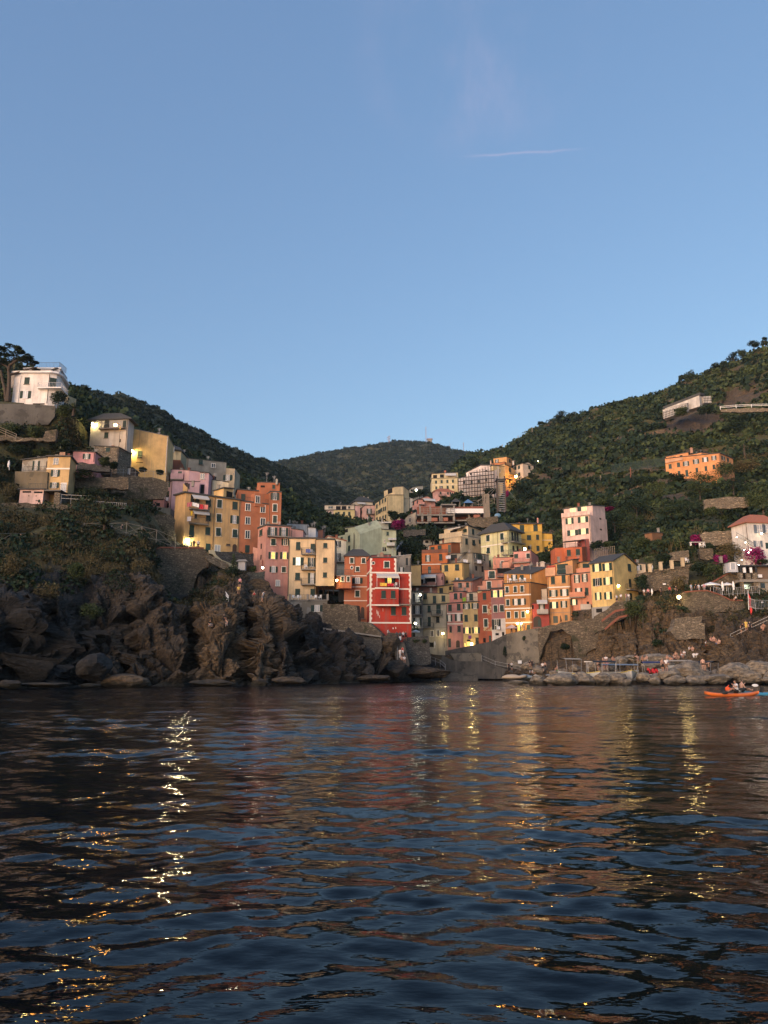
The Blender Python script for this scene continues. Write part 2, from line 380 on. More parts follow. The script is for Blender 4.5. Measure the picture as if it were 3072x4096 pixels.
M['leaf_dry'] = leafmat('dry_grass_leaves', (.062, .052, .023), (.15, .118, .055)); M['leaf_far'] = leafmat('far_leaves', (.011, .021, .014), (.028, .042, .024))
M['leaf_pine'] = leafmat('pine_needles', (.010, .018, .010), (.028, .044, .020)); M['petals'] = leafmat('magenta_petals', (.12, .006, .055), (.28, .018, .13))
M['leaf_olive'] = leafmat('olive_scrub_leaves', (.024, .026, .012), (.072, .060, .028)); M['bulb_strong'] = emit('strong_lamp_glow', (1.0, .86, .48), 130)
M['bark'] = plain('bark', (.06, .045, .035), .9, var=.4, scale=3)
# ---------------------------------------------------------------- houses
FOOT = []      # footprints, for keeping scrub out of the rooms
KEEP = []      # (outline on the photograph, depth, share) of faces that overgrowth in front leaves visible
LEVEL = []     # (origin, u, length, n, front reach, z in front, back reach, z behind): ground made level along walls
def leaf_box(mb, c, u, n, w_, h_, th=.05, m=0): mb.obox(c, u * (w_/2), n * (th/2), Z * (h_/2), m)
HOUSES = []
class House:
 def __init__(s, label, cat='house', name='house', group=None, trim='trim', shut='shutter'):
  s.root = None; s.args = (name, label, cat, group); s.blocks = []; s.trim, s.shut = M[trim], M[shut]; s.roofs = []; HOUSES.append(s)
 def block(s, fr, pts, D, ybot, wall, roof='slab', dep=7.0, over=.35, th=.28, roofmat='slate', flat=False, down=3.0, level=True, ridge=None, name='wall', front=7.0):
  """walls through the top corners pts (frame coordinates, left to right) at depths D; ybot: frame row of the foot below the nearest corner"""
  if isinstance(D, (int, float)): D = [D] * len(pts)
  if isinstance(wall, tuple): wall = wallmat(wall)
  T = [P(fr, p, d) for p, d in zip(pts, D)]
  k = min(range(len(T)), key=lambda i: T[i].y)
  if flat:
   for t in T: t.z = T[k].z
  zb = P(fr, (pts[k][0], ybot), D[k]).z
  if len(T) == 3: T.append(T[0] + T[2] - T[1])
  else:
   u = (T[-1] - T[0]).normalized(); nb = Vector((-u.y, u.x, 0)).normalized()
   if len(T) > 3: nb = Vector((T[k].x, T[k].y, 0)).normalized()
   T += [T[-1] + nb * dep, T[0] + nb * dep]
  if s.root is None:
   c = sum((t for t in T), Vector()) / len(T); s.root = empty(s.args[0], (c.x, c.y, zb), s.args[1], s.args[2], s.args[3])
  n = len(T); B = [Vector((t.x, t.y, zb - down)) for t in T]
  mb = MB(); mb.add(B + T, [tuple(range(n))[::-1]] + [(i, (i+1) % n, (i+1) % n + n, i + n) for i in range(n)] + [tuple(range(n, 2*n))])
  faces = []
  for i in range(n):
   a, b = B[i], B[(i+1) % n]; u = Vector((b.x-a.x, b.y-a.y, 0)); L = u.length; u.normalize()
   faces.append((a, u, Vector((u.y, -u.x, 0)), L, min(T[i].z, T[(i+1) % n].z)))
  blk = dict(faces=faces, T=T, zb=zb, fr=fr, ztop=max(t.z for t in T)); s.blocks.append(blk)
  if ridge is not None:
   fi, rp = ridge; o, u, nn, L, _ = faces[fi]; apex = on_plane(fr, rp, o, nn); ap2 = None
   i0, i1 = fi, (fi+1) % n; j0, j1 = (fi+3) % n, (fi+2) % n
   far = apex + (T[j0] - T[i0])
   mb.add([T[i0], T[i1], apex], [(0, 1, 2)]); mb.add([T[j0], T[j1], far], [(0, 2, 1)])
   rb = MB(); ov = (T[i0] - T[j0]).normalized() * over; e0 = (T[i0] - apex); e1 = (T[i1] - apex)
   e0 = e0 * (1 + over / e0.length); e1 = e1 * (1 + over / e1.length); up = Z * th
   for e in (e0, e1):
    q = [apex + ov, apex + e + ov, far + e - ov, far - ov]; q = [p + Z * .03 for p in q]; rb.prism(q if e is e0 else q[::-1], up)
   s.roofs.append(rb.build('roof', M[roofmat], s.root)); blk['ztop'] = apex.z
  s.wallobj = mb.build(name, wall, s.root)
  FOOT.append([(t.x, t.y) for t in T])
  if level:
   for i in range(n):
    a, u, nn, L, _ = faces[i]
    if nn.y < -.1:
     b_ = faces[i]; q_ = [Vector((a.x, a.y, zb + .3)), a + u*L + Z*(zb + .3 - a.z), T[(i+1) % n], T[i]]; KEEP.append(([proj(p_) for p_ in q_], (T[i].y + T[(i+1) % n].y)/2, 1.0))
    if nn.y < -.2: LEVEL.append((Vector((a.x, a.y, 0)), u, L, nn, front, zb, 6.0, zb + .5))
  if roof in ('slab', 'hip', 'parapet'):
   c = sum(T, Vector()) / n; E = []
   for t in T:
    d = Vector((t.x - c.x, t.y - c.y, 0)); E.append(t + d.normalized() * over * 1.35 + Z * .02)
   rb = MB(); rb.prism(E, Z * th)
   if roof == 'hip':
    ht = ridge_h = over + .28 * min(faces[0][3], faces[1][3]); top = [e.lerp(Vector((c.x, c.y, e.z)), .62) + Z * (th + ht) for e in E]
    E2 = [e + Z * th for e in E]
    rb.add(E2 + top, [(i, (i+1) % n, (i+1) % n + n, i + n) for i in range(n)] + [tuple(range(n, 2*n))])
   s.roofs.append(rb.build('roof', M[roofmat], s.root))
  return s
 def fp(s, face, p, blk=0, off=0.0):
  b = s.blocks[blk]; o, u, n, L, zt = b['faces'][face]
  q = on_plane(s.cur or b['fr'], p, o, n); return q + n * off, u, n
 cur = None
 def rect(s, face, cx, cy, w_, h_, blk):
  q, u, n = s.fp(face, (cx, cy), blk); a, _, _ = s.fp(face, (cx - w_/2, cy), blk); b, _, _ = s.fp(face, (cx + w_/2, cy), blk)
  c, _, _ = s.fp(face, (cx, cy - h_/2), blk); d, _, _ = s.fp(face, (cx, cy + h_/2), blk)
  q = q.copy(); q.z = (c.z + d.z) / 2; m = (a + b) / 2; q.x, q.y = m.x, m.y
  return q, u, n, (b - a).length, c.z - d.z
 def w(s, style, face, pts, w_, h_, blk=0, shut=None):
  """windows: s shutters closed, v one leaf pushed out, o shutters open, f casement without shutters, d door, h dark opening, a arched;
  capital letter = pale painted surround; second letter l / p / w = lit, pale glow, white lit, c = pale curtain"""
  st = style[0].lower(); surround = style[0].isupper(); lit = style[1:] or ''
  glass = {'l': M['lit'], 'p': M['pale_glow'], 'w': M['lit_white'], 'c': M['glass_pale']}.get(lit, M['glass']); sh = M[shut] if shut else s.shut
  for p in pts:
   ww, hh = (p[2], p[3]) if len(p) > 2 else (w_, h_)
   q, u, n, W, H = s.rect(face, p[0], p[1], ww, hh, blk)
   mb = MB(); f = .13 if surround else .06; fd = .05
   name = 'door' if st == 'd' else 'window'
   gw = W * (.42 if st == 'o' and lit != '' or st == 'o' else 1.0)
   if st == 'h':
    leaf_box(mb, q + n * .012, u, n, W, H, .02, 1); mb.m = [1] * len(mb.f)
   else:
    leaf_box(mb, q + n * .012, u, n, gw, H, .02, 1)
    if surround or st in 'fo':
     for sx in (-1, 1): mb.obox(q + u * (sx * (gw/2 + f/2 - .01)) + n * (fd/2 + .003), u * (f/2), n * (fd/2), Z * (H/2 + f - .02))
     mb.obox(q + Z * (H/2 + f/2 - .01) + n * (fd/2 + .002), u * (gw/2 - .012), n * (fd/2), Z * (f/2))
    if st in 'fo':
     mb.obox(q + n * .03, u * .045, n * .02, Z * (H/2 - .02))
     if H > 1.7: mb.obox(q + n * .028 - Z * H * .1, u * (gw/2 - .05), n * .018, Z * .04)
    if st not in 'd': mb.obox(q - Z * (H/2 + .05) + n * .10, u * (gw/2 + f + .06), n * .10, Z * .045)
   if st == 'a':
    pts_ = [q + Z * (H/2) + u * (W/2 * math.cos(math.pi * k / 8)) + Z * (W/2 * math.sin(math.pi * k / 8)) for k in range(9)]
    mb.prism(pts_[::-1], n * .022, 1)
   gm = {'d': M['door'], 'h': M['darkhole'], 'a': M['darkwood']}.get(st, glass)
   if st == 'd' and lit: gm = glass
   wo = mb.build(name, [s.trim if (surround or st in 'fo') else M['concrete'], gm], s.root)
   if st == 's' and W > .6 and rnd.random() < .16: st = 'v'
   if st in 'sv':
    for sx in (-1, 1):
     k = MB(); c = q + u * (sx * W * .25) + n * .05
     if st == 'v':   # lower half swung out on its top edge
      leaf_box(k, c + Z * (H * .26), u, n, W * .49, H * .47, .05)
      t = R(24); az = Z * math.cos(t) - n * math.sin(t); an = n * math.cos(t) + Z * math.sin(t)
      k.obox(c + n * (math.sin(t) * H * .24) - Z * (H * .24 * math.cos(t)), u * (W * .245), an * .025, az * (H * .24))
     else: leaf_box(k, c, u, n, W * .49, H * .985, .05)
     k.build('shutter', sh, wo)
   elif st == 'o':
    for sx in (-1, 1):
     k = MB(); leaf_box(k, q + u * (sx * (gw/2 + f + W * .145)) + n * .05, u, n, W * .28, H, .05); k.build('shutter', sh, wo)
  return s
 def band(s, face, y, x=None, blk=0, c='trim', h=.28, proud=.04):
  o, u, n, L, zt = s.blocks[blk]['faces'][face]
  xx = x
  q, _, _ = s.fp(face, (xx, y), blk) if xx is not None else (None, 0, 0)
  z = q.z; mb = MB(); mb.obox(o + u * (L/2) + Z * (z - o.z) + n * (proud/2), u * (L/2 + proud), n * (proud/2 + .01), Z * (h/2)); mb.build('string_course', M[c], s.root); return s
 def rail(s, mb, a, b, h, n=None, solid=False):
  d = b - a; L = d.length; u = d.normalized()
  mb.tube(a + Z * h, b + Z * h, .035, n=4); mb.tube(a + Z * .12, b + Z * .12, .025, n=4)
  k = max(2, int(L / .28))
  for i in range(k + 1): mb.tube(a + d * (i / k), a + d * (i / k) + Z * h, .022 if i % 5 else .032, n=4, cap=False)
 def balc(s, face, x0, x1, y, yr, out=1.0, blk=0, solid=None, slab='concrete'):
  """balcony: slab, then iron railing or solid parapet, from x0 to x1, floor at row y, hand rail at row yr"""
  a, u, n = s.fp(face, (x0, y), blk); b, _, _ = s.fp(face, (x1, y), blk); r, _, _ = s.fp(face, ((x0+x1)/2, yr), blk); fl, _, _ = s.fp(face, ((x0+x1)/2, y), blk)
  h = max(.7, r.z - fl.z); b = b.copy(); z = fl.z; a = Vector((a.x, a.y, z)); b = Vector((b.x, b.y, z)); L = (b - a).length; c = (a + b) / 2
  bo = MB().obox(c + n * (out/2 + .002) - Z * .09, u * (L/2), n * (out/2), Z * .09).build('balcony', M[slab], s.root)
  mb = MB(); A, B_ = a + n * out, b + n * out
  if solid:
   t = .12
   mb.obox((A + B_)/2 - n * t/2 + Z * (h/2), u * (L/2), n * (t/2), Z * (h/2 - .002))
   for q, sx in ((a, 1), (b, -1)): mb.obox(q + n * ((out - t)/2) + u * (sx * t/2) + Z * (h/2), u * (t/2), n * ((out - t)/2 - .003), Z * (h/2 - .004))
   mb.build('parapet', solid if not isinstance(solid, tuple) else wallmat(solid), bo)
  else:
   e = n * .05
   s.rail(mb, A - e, B_ - e, h); s.rail(mb, a + n * .05, A - e, h); s.rail(mb, b + n * .05, B_ - e, h); mb.build('railing', M['iron'], bo)
  return s
 def terrace(s, fr, pts, D, h=1.0, solid=None):
  """railing or parapet round a roof terrace through the given points"""
  if isinstance(D, (int, float)): D = [D] * len(pts)
  Q = [P(fr, p, d) for p, d in zip(pts, D)]; mb = MB()
  for a, b in zip(Q, Q[1:]):
   b = Vector((b.x, b.y, b.z))
   if solid:
    u = (b - a); L = u.length; u.normalize(); n = Vector((u.y, -u.x, 0)).normalized(); mb.obox((a + b)/2 + Z * h/2, u * (L/2 + .06), n * .07, Z * h/2)
   else: s.rail(mb, a, b, h)
  mb.build('parapet' if solid else 'railing', (wallmat(solid) if isinstance(solid, tuple) else M['iron']), s.root); return s
 def awn(s, face, x0, x1, y0, y1, out=1.6, blk=0, mat_='awning', posts=False, yp=None):
  a, u, n = s.fp(face, (x0, y0), blk); b, _, _ = s.fp(face, (x1, y0), blk); c, _, _ = s.fp(face, ((x0+x1)/2, y1), blk); t, _, _ = s.fp(face, ((x0+x1)/2, y0), blk)
  b = Vector((b.x, b.y, t.z)); a = Vector((a.x, a.y, t.z)); dz = max(.25, t.z - c.z)
  mb = MB(); v = n * out - Z * dz
  mb.prism([a + n*.02, b + n*.02, b + v, a + v], Z * .06)
  mb.obox((a + b)/2 + v - Z * .13, u * ((b-a).length/2), n * .02, Z * .13)
  ao = mb.build('awning', M[mat_], s.root)
  k = MB()
  if posts:
   f, _, _ = s.fp(face, ((x0+x1)/2, yp), blk)
   for q in (a, b): k.tube(q + v - Z * .05, Vector((q.x, q.y, f.z)) + n * out, .035, n=5)
  for q in (a, b): k.tube(q - Z * .6 + n*.03, q + v, .025, n=4)
  k.build('awning_frame', M['white' if posts else 'iron'], ao); return s
 def chim(s, fr, x, y, w_, h_, D, c=(.42, .36, .30), ri=0):
  q = P(fr, (x, y), D); W = w_ * FR[fr][2] / FPX * D; H = h_ * FR[fr][2] / FPX * D
  mb = MB(); mb.box(q + Z * (H/2 - .3), W, W, H + .6); mb.box(q + Z * (H + .1), W * 1.35, W * 1.35, .14); mb.box(q + Z * (H + .28), W * .8, W * .8, .2)
  o = mb.build('chimney', wallmat(c), s.root)
  if s.roofs: o.parent = s.roofs[ri]; o.data.transform(__import__('mathutils').Matrix.Translation(-s.roofs[ri].location))
  return s
 def pipe(s, face, x, y0, y1, blk=0, m='pipe'):
  a, u, n = s.fp(face, (x, y0), blk, .08); b, _, _ = s.fp(face, (x, y1), blk, .08); b = Vector((a.x, a.y, b.z))
  MB().tube(a, b, .06, n=5).build('drain_pipe', M[m], s.root); return s
 def quoins(s, face, side, ys, blk=0, c='trim', wd=.42):
  o, u, n, L, zt = s.blocks[blk]['faces'][face]; mb = MB()
  za, zc = s.fp(face, (s.qx, ys[0]), blk)[0].z, s.fp(face, (s.qx, ys[1]), blk)[0].z
  k = int((za - zc) / .42); e = o + u * (L if side > 0 else 0)
  for i in range(k):
   z = zc + (i + .5) * (za - zc) / k; W = wd if i % 2 else wd * .62
   mb.obox(Vector((e.x, e.y, z)) - u * (side * W/2) + n * .025, u * (W/2), n * .03, Z * ((za - zc) / k / 2 - .004))
  mb.build('quoin', M[c], s.root); return s
 def extra(s, name, mb, m): mb.build(name, m, s.root); return s
# ---------------------------------------------------------------- houses on the headland
WHITE, CREAM, YEL, ORG = (.74, .70, .67), (.68, .52, .31), (.58, .39, .18), (.48, .18, .065)
PINK, MAUVE, BRICK, RED = (.60, .30, .235), (.47, .235, .20), (.40, .135, .065), (.40, .037, .020)
MINT, OFFW, GREY, BEIGE = (.38, .41, .285), (.58, .54, .42), (.30, .28, .245), (.58, .47, .31)
# white villa on the crest: rounded corner, roof terrace
h = House('white two-storey villa with rounded corner balcony and railed roof terrace beside the umbrella pine', trim='white')
h.block('A', [(188, 455), (640, 468), (722, 488), (775, 522), (832, 600)], [150, 150, 150.6, 152, 156.5], 845, WHITE, flat=True, over=.55, th=.4, roofmat='white', dep=9)
h.block('A', [(315, 398), (758, 392), (835, 462)], [152.5, 152.5, 158], 462, WHITE, roof='slab', over=.3, th=.25, roofmat='white', down=.3, level=False, flat=True)
h.w('s', 0, [(341, 548)], 62, 88).w('s', 1, [(668, 575)], 84, 128).w('oc', 0, [(322, 723)], 132, 92).w('h', 0, [(490, 840)], 150, 16)
h.w('h', 1, [(785, 480)], 30, 50, 1)
h.terrace('A', [(315, 445), (640, 455), (722, 478), (775, 512), (830, 590)], [150.2, 150.2, 150.8, 152.2, 156], 1.0)
h.terrace('A', [(500, 385), (690, 385), (745, 380), (835, 455)], [152.6, 152.6, 152.8, 158], 1.3)
mb = MB(); q0 = P('A', (490, 650), 150); q1 = P('A', (640, 650), 150); q2 = P('A', (735, 665), 149.6); q3 = P('A', (805, 700), 153.4)
for q in (q1, q2, q3): q.z = q0.z
O = Vector((.2, -1, 0)); poly = [q0, q0 + O * 1.1, q1 + O * 1.2, q2 + Vector((.9, -.7, 0)), q3 + Vector((1.0, -.2, 0)), q3, q1]
mb.prism(poly[::-1], Z * -.2); bo = mb.build('balcony', M['white'], h.root); mb = MB()
for a, b in zip(poly[:5], poly[1:5]): h.rail(mb, a, b, 1.0)
mb.build('railing', M['steel'], bo)
mb = MB(); a, b = P('A', (600, 455), 150.4), P('A', (715, 388), 152.2)
for i in range(9): mb.box(a.lerp(b, i/8), .8, .5, .08)
h.extra('staircase', mb, M['iron'])
h.pipe(0, 265, 480, 830, m='white')
h = House('small ochre outbuilding half hidden behind the villa and the round bush'); h.block('A', [(800, 790), (862, 735), (966, 780)], [166, 166, 170], 850, (.55, .42, .24), roof=None)
# cream stone house with pent roof
h = House('low cream rendered stone house with sloping pent roof and blue-green shutters'); h.block('A', [(286, 1555), (612, 1512)], [136, 136], 1690, wallmat((.42, .385, .32), .5, (.22, .19, .15), .42), roof='slab', over=.3, th=.18, dep=6)
h.w('o', 0, [(456, 1620)], 80, 118).terrace('A', [(300, 1690), (600, 1685)], [134.6, 134.6], .9)
# yellow three-storey house with band
h = House('narrow yellow three-storey house with cream band above the pink garage', trim='trim')
h.block('A', [(606, 1510), (892, 1518), (972, 1530)], [133, 133, 138], 1945, YEL, roof='slab', over=.35, th=.22, flat=True)
h.w('f', 0, [(708, 1563)], 58, 78).w('o', 0, [(700, 1715)], 105, 84).w('o', 0, [(687, 1868)], 108, 70).w('Dc', 0, [(803, 1895)], 62, 105).band(0, 1658, 750)
for i in range(4): h.chim('A', 762 + i*18, 1490, 13, 18, 135, (.5, .3, .2))
h.terrace('A', [(360, 1925), (590, 1930), (870, 1945)], [131, 131.5, 131.8], 1.2)
# pink garage
h = House('low pink garage with two slot windows and dark flat roof', 'garage', 'garage'); h.block('A', [(255, 1925), (552, 1940)], [130.5, 130.5], 2090, (.66, .45, .40), roof='slab', over=.3, th=.2, dep=5, flat=True)
h.w('h', 0, [(340, 1952), (484, 1957)], 108, 22).w('h', 0, [(365, 2002), (457, 2003), (458, 2062), (478, 2062)], 12, 12)
h = House('open carport with dark slab roof on a stone pillar beside the pink garage', 'carport', 'carport'); h.block('A', [(690, 1955), (764, 1962)], [130.2, 130.2], 2095, M['masonry_light'], roof=None, dep=4, name='pillar')
mb = MB(); a, b = P('A', (555, 1940), 130.2), P('A', (770, 1945), 130.2); b.z = a.z
mb.prism([a, b, b + Vector((0, 5, 0)), a + Vector((0, 5, 0))], Z * .25); h.extra('roof', mb, M['iron'])
h = House('small pink bungalow with green shutters below the stone hut'); h.block('A', [(925, 1440), (1207, 1455)], [143, 143], 1585, (.58, .29, .30), roof='slab', over=.25, th=.15, dep=5)
h.w('o', 0, [(1095, 1503)], 88, 66)
h = House('square rubble-stone hut with green shutter and flat roof', 'hut', 'stone_hut'); h.block('A', [(1200, 1372), (1502, 1392)], [147, 146], 1545, M['masonry_light'], roof='slab', over=.2, th=.15, dep=5)
h.w('s', 0, [(1366, 1422)], 52, 56)
h = House('grey-white two-storey house with long balcony under a dark overhanging roof'); h.block('A', [(1160, 1000), (1625, 1035), (1700, 1055)], [158, 157, 161], 1440, (.50, .47, .42), roof='hip', over=.7, th=.2, flat=True)
h.w('s', 0, [(1352, 1095)], 58, 104, shut='shutter_dark').w('s', 0, [(1345, 1235)], 50, 74).w('h', 0, [(1520, 1305)], 14, 40).w('s', 0, [(1575, 1095)], 40, 90).balc(0, 1272, 1590, 1160, 1040, 1.2)
# plain yellow gable wall
h = House('tall plain yellow gable wall with a single green shutter and a lit lamp'); h.block('B', [(244, 45), (742, 155)], [163, 164], 560, (.64, .44, .20), roof='slab', over=.12, th=.12, dep=8, roofmat='concrete', down=8)
h.w('s', 0, [(363, 391)], 60, 92).w('h', 0, [(357, 496)], 95, 8).pipe(0, 732, 160, 640, m='white')
h = House('small ochre house with hipped slate roof tucked behind the yellow gable wall'); h.block('B', [(735, 325), (912, 352)], [188, 188], 460, (.50, .40, .24), roof='hip', over=.5, dep=7); h.w('s', 0, [(770, 415)], 60, 95)
h.chim('B', 815, 335, 12, 45, 187, (.5, .48, .45))
h = House('rust-red plastered terrace wall with arched top behind the lilac house', 'wall', 'terrace_wall'); h.block('B', [(738, 490), (790, 462), (900, 465), (965, 590)], [176, 176, 176, 177], 610, (.34, .115, .06), roof=None, dep=3, down=3)
h = House('weathered stone house half covered in grey and ochre plaster'); h.block('B', [(985, 440), (1010, 445), (1512, 500)], [189, 184, 187], 720, wallmat((.25, .235, .20), .5, (.52, .40, .24), .36), roof='slab', over=.15, th=.12, flat=False)
h.block('B', [(1510, 572), (1626, 580)], [184, 184], 800, wallmat((.48, .38, .25), .5, (.25, .23, .2), .4), roof=None, level=False)
h.w('s', 0+1, [(1170, 494)], 52, 68).w('F', 1, [(1338, 540)], 46, 54).w('o', 0, [(1530, 700)], 115, 75, 1).w('h', 1, [(1345, 705)], 60, 40)
h = House('small brown garden shed with a white window and door', 'shed', 'garden_shed'); h.block('B', [(60, 560), (262, 575)], [150, 150], 655, (.10, .07, .055), roof='slab', over=.3, th=.15, dep=4); h.w('F', 0, [(113, 603)], 62, 56).w('Dc', 0, [(207, 613)], 44, 82)
# lilac house
LIL, LILP = (.46, .30, .33), (.60, .30, .25)
h = House('lilac and pink house with roof terrace stepping down behind the ochre block')
h.block('B', [(682, 790), (798, 742), (1160, 735)], [163.5, 160, 161], 1165, LIL, roof='slab', over=.12, th=.12, flat=True)
h.block('B', [(782, 592), (940, 597), (1022, 605), (1166, 622)], [166, 166, 163, 163.5], 760, LIL, roof='slab', over=.12, th=.1, dep=5, level=False)
h.block('B', [(1164, 632), (1282, 640)], [162.5, 162.5], 900, LIL, roof='slab', over=.25, th=.15, dep=6, level=False)
h.w('o', 0, [(740, 800)], 50, 66).w('v', 0, [(735, 922)], 30, 80).w('h', 0, [(697, 1068)], 22, 40).w('h', 0, [(735, 1068)], 26, 56)
h.w('d', 0, [(893, 668)], 52, 104, 1).w('f', 0, [(1194, 682)], 52, 74, 2).w('s', 1, [(978, 795)], 44, 62, shut='shutter_brown').w('s', 1, [(1012, 812)], 20, 66, shut='shutter_brown').w('h', 0, [(1196, 850)], 48, 120, 2)
h.balc(0, 780, 950, 725, 655, .9, 1, solid=LIL)
h = House('low salmon-pink house with a hooded dark window beside the lilac house'); h.block('B', [(540, 985), (684, 992)], [159, 159], 1090, (.60, .27, .22), roof='slab', over=.1, th=.1, dep=5); h.w('h', 0, [(605, 1055)], 50, 40)
h = House('grey concrete terrace parapet below the salmon-pink house', 'wall', 'parapet_wall'); h.block('B', [(550, 1078), (772, 1105)], [155.5, 155.5], 1165, GREY, roof=None, dep=3, down=2)
h = House('flat-roofed cream cube house behind the ochre block'); h.block('B', [(1264, 742), (1330, 730), (1542, 765)], [167, 165, 166], 880, (.66, .55, .37), roof='slab', over=.1, th=.12); h.w('d', 0, [(1290, 830)], 16, 76)
# ochre palazzo
OCH = (.56, .355, .16)
h = House('ochre four-storey house with laundry balconies and striped awnings at the head of the stone wall')
h.block('B', [(836, 940), (975, 903), (1352, 958)], [153, 150, 153], 1600, OCH, roof='slab', over=.4, th=.3, flat=False, down=4)
h.w('s', 1, [(1062, 975), (1122, 985)], 46, 96, shut='shutter_dark').w('v', 1, [(1270, 1035)], 66, 104).w('s', 1, [(1104, 1205)], 34, 70, shut='shutter_dark').w('v', 1, [(1272, 1222)], 58, 108).w('s', 1, [(1050, 1408)], 62, 160).w('s', 1, [(1263, 1408)], 62, 102).w('s', 1, [(1042, 1585)], 26, 66, shut='shutter_dark')
h.balc(1, 1012, 1268, 1128, 1048, 1.3).balc(1, 1010, 1260, 1318, 1238, 1.3).awn(1, 1050, 1262, 935, 992, 1.6).awn(1, 1056, 1268, 1130, 1192, 1.6)
h.block('B', [(938, 770), (995, 835)], [153, 153], 905, OCH, roof=None, dep=.5, down=.2, level=False)
h = House('ochre four-storey house with flaking paint and open white casement next to the orange house')
h.block('B', [(1354, 958), (1700, 1005)], [152.8, 155.2], 1690, OCH, roof='slab', over=.4, th=.3, dep=7, down=4)
h.block('B', [(1345, 880), (1475, 842), (1598, 850)], [158, 156, 158], 985, (.62, .42, .19), roof='slab', over=.3, th=.25, down=.5, level=False)
h.w('S', 0, [(1420, 1047), (1412, 1235), (1404, 1420), (1624, 1440)], 62, 108).w('s', 0, [(1624, 1070)], 66, 104).w('oc', 0, [(1618, 1255)], 104, 106).w('Fc', 0, [(1392, 1637)], 66, 82).w('d', 0, [(1266, 1632)], 60, 116) .w('a', 0, [(1620, 1652)], 58, 84).w('s', 0, [(1535, 1590)], 50, 26, shut='shutter_brown').w('h', 1, [(1550, 925)], 78, 82, 1)
h.pipe(0, 1348+12, 965, 1650)
# orange house
ORR = (.39, .14, .068)
h = House('orange-red four-storey house with white-framed casements and a railed roof terrace')
h.block('C', [(40, 180), (440, 232)], [155.2, 157.5], 868, ORR, roof='slab', over=.15, th=.22, dep=7, down=4)
h.block('C', [(0, 30), (355, 58)], [160, 161.5], 215, ORR, roof='slab', over=.25, th=.22, dep=5, down=.5, level=False)
h.block('C', [(182, 100), (233, 72), (440, 90)], [157.5, 155.9, 157.6], 228, ORR, roof=None, dep=3, down=.3, level=False)
h.w('F', 0, [(138, 262), (336, 285), (136, 440), (336, 455)], 56, 92).w('F', 0, [(133, 625)], 54, 100).w('d', 0, [(130, 815)], 60, 100).w('F', 1, [(268, 160)], 48, 90, 2).w('s', 0, [(75, 130)], 56, 90, 1)
h.terrace('C', [(75, 182), (225, 200)], [155.3, 156.3]).terrace('C', [(285, 208), (425, 226)], [156.6, 157.4])
h = House('slim orange tower house rising highest above the headland with a small roof terrace')
h.block('C', [(362, -28), (441, 60), (586, 62)], [160.5, 156.4, 156.8], 500, ORR, roof='slab', over=.15, th=.25, flat=True, down=5)
h.block('C', [(262, -62), (300, -66), (562, -60)], [162, 160.8, 161.4], 60, ORR, roof='slab', over=.1, th=.18, down=4, level=False)
h.w('o', 1, [(497, 118)], 102, 92).w('S', 1, [(497, 270), (496, 422)], 52, 98).w('h', 1, [(335, -14)], 56, 26, 1).w('s', 1, [(480, -8)], 36, 52, 1)
h.chim('C', 520, -72, 26, 20, 161, (.4, .38, .33)); h.pipe(0, 436, 70, 480)
h = House('mauve-pink five-storey tower house with two lit windows and shuttered top balcony')
h.block('C', [(274, 556), (388, 505), (714, 498)], [150.5, 147, 148.5], 1550, MAUVE, roof='slab', over=.2, th=.3, flat=True, down=4)
h.w('oc', 1, [(465, 588)], 112, 118).w('oc', 1, [(612, 592)], 112, 118).balc(1, 392, 708, 655, 578, 1.1)
h.w('S', 1, [(475, 725)], 60, 88).w('O', 1, [(637, 725)], 92, 84).w('Ol', 1, [(472, 903)], 106, 90).w('Ol', 1, [(625, 905)], 104, 90).w('Oc', 1, [(478, 1087)], 90, 76).w('S', 1, [(614, 1090)], 52, 74).w('Fc', 1, [(535, 1270)], 46, 74)
h.w('s', 0, [(305, 605)], 20, 80).w('s', 0, [(325, 592)], 12, 80).w('h', 0, [(316, 780)], 14, 70).w('h', 0, [(312, 925)], 14, 60).pipe(1, 690, 520, 1560)
h.block('C', [(218, 958), (322, 965)], [148.6, 147.6], 1052, PINK, roof=None, dep=2.5, down=1.2, level=False)
h.block('C', [(205, 790), (280, 815)], [152, 151], 1000, PINK, roof=None, dep=.4, down=1, level=False)
# cream tower block
CRM = (.64, .47, .28)
h = House('cream six-storey block with three iron balconies standing on a grey stone base')
h.block('C', [(686, 682), (1050, 690), ], [146.5, 146.5], 1430, wallmat(CRM, .3, (.58, .47, .32), .35), roof='slab', over=.25, th=.3, flat=True, down=1)
h.block('C', [(1048, 692), (1290, 698)], [145.2, 145.2], 1292, CRM, roof='slab', over=.2, th=.28, dep=7, down=.2, level=False)
h.block('C', [(688, 1512), (900, 1508), (1192, 1505)], [143.4, 143.3, 143.3], 1760, wallmat((.26, .245, .225), .5, (.16, .145, .12), .5), roof='slab', over=.15, th=.3, dep=5, down=6, roofmat='concrete')
h.w('s', 0, [(805, 775)], 55, 105).w('ow', 0, [(805, 980)], 138, 104).w('s', 0, [(797, 1180)], 62, 96).w('s', 0, [(1000, 803)], 60, 112).w('o', 0, [(985, 992)], 96, 116).w('oc', 0, [(990, 1205)], 104, 138).w('s', 0, [(797, 1390), (1000, 1390)], 64, 92)
h.w('s', 0, [(1165, 770), (1163, 963), (1161, 1160)], 52, 66, 1)
h.balc(0, 852, 1050, 888, 812, 1.1).balc(0, 850, 1048, 1090, 1013, 1.1).balc(0, 848, 1045, 1288, 1212, 1.1)
h.w('oc', 0, [(787, 1610)], 68, 86, 2).w('oc', 1, [(1057, 1604)], 156, 84, 2, ).terrace('C', [(686, 1498), (1205, 1495)], [142.9, 142.9], 1.05)
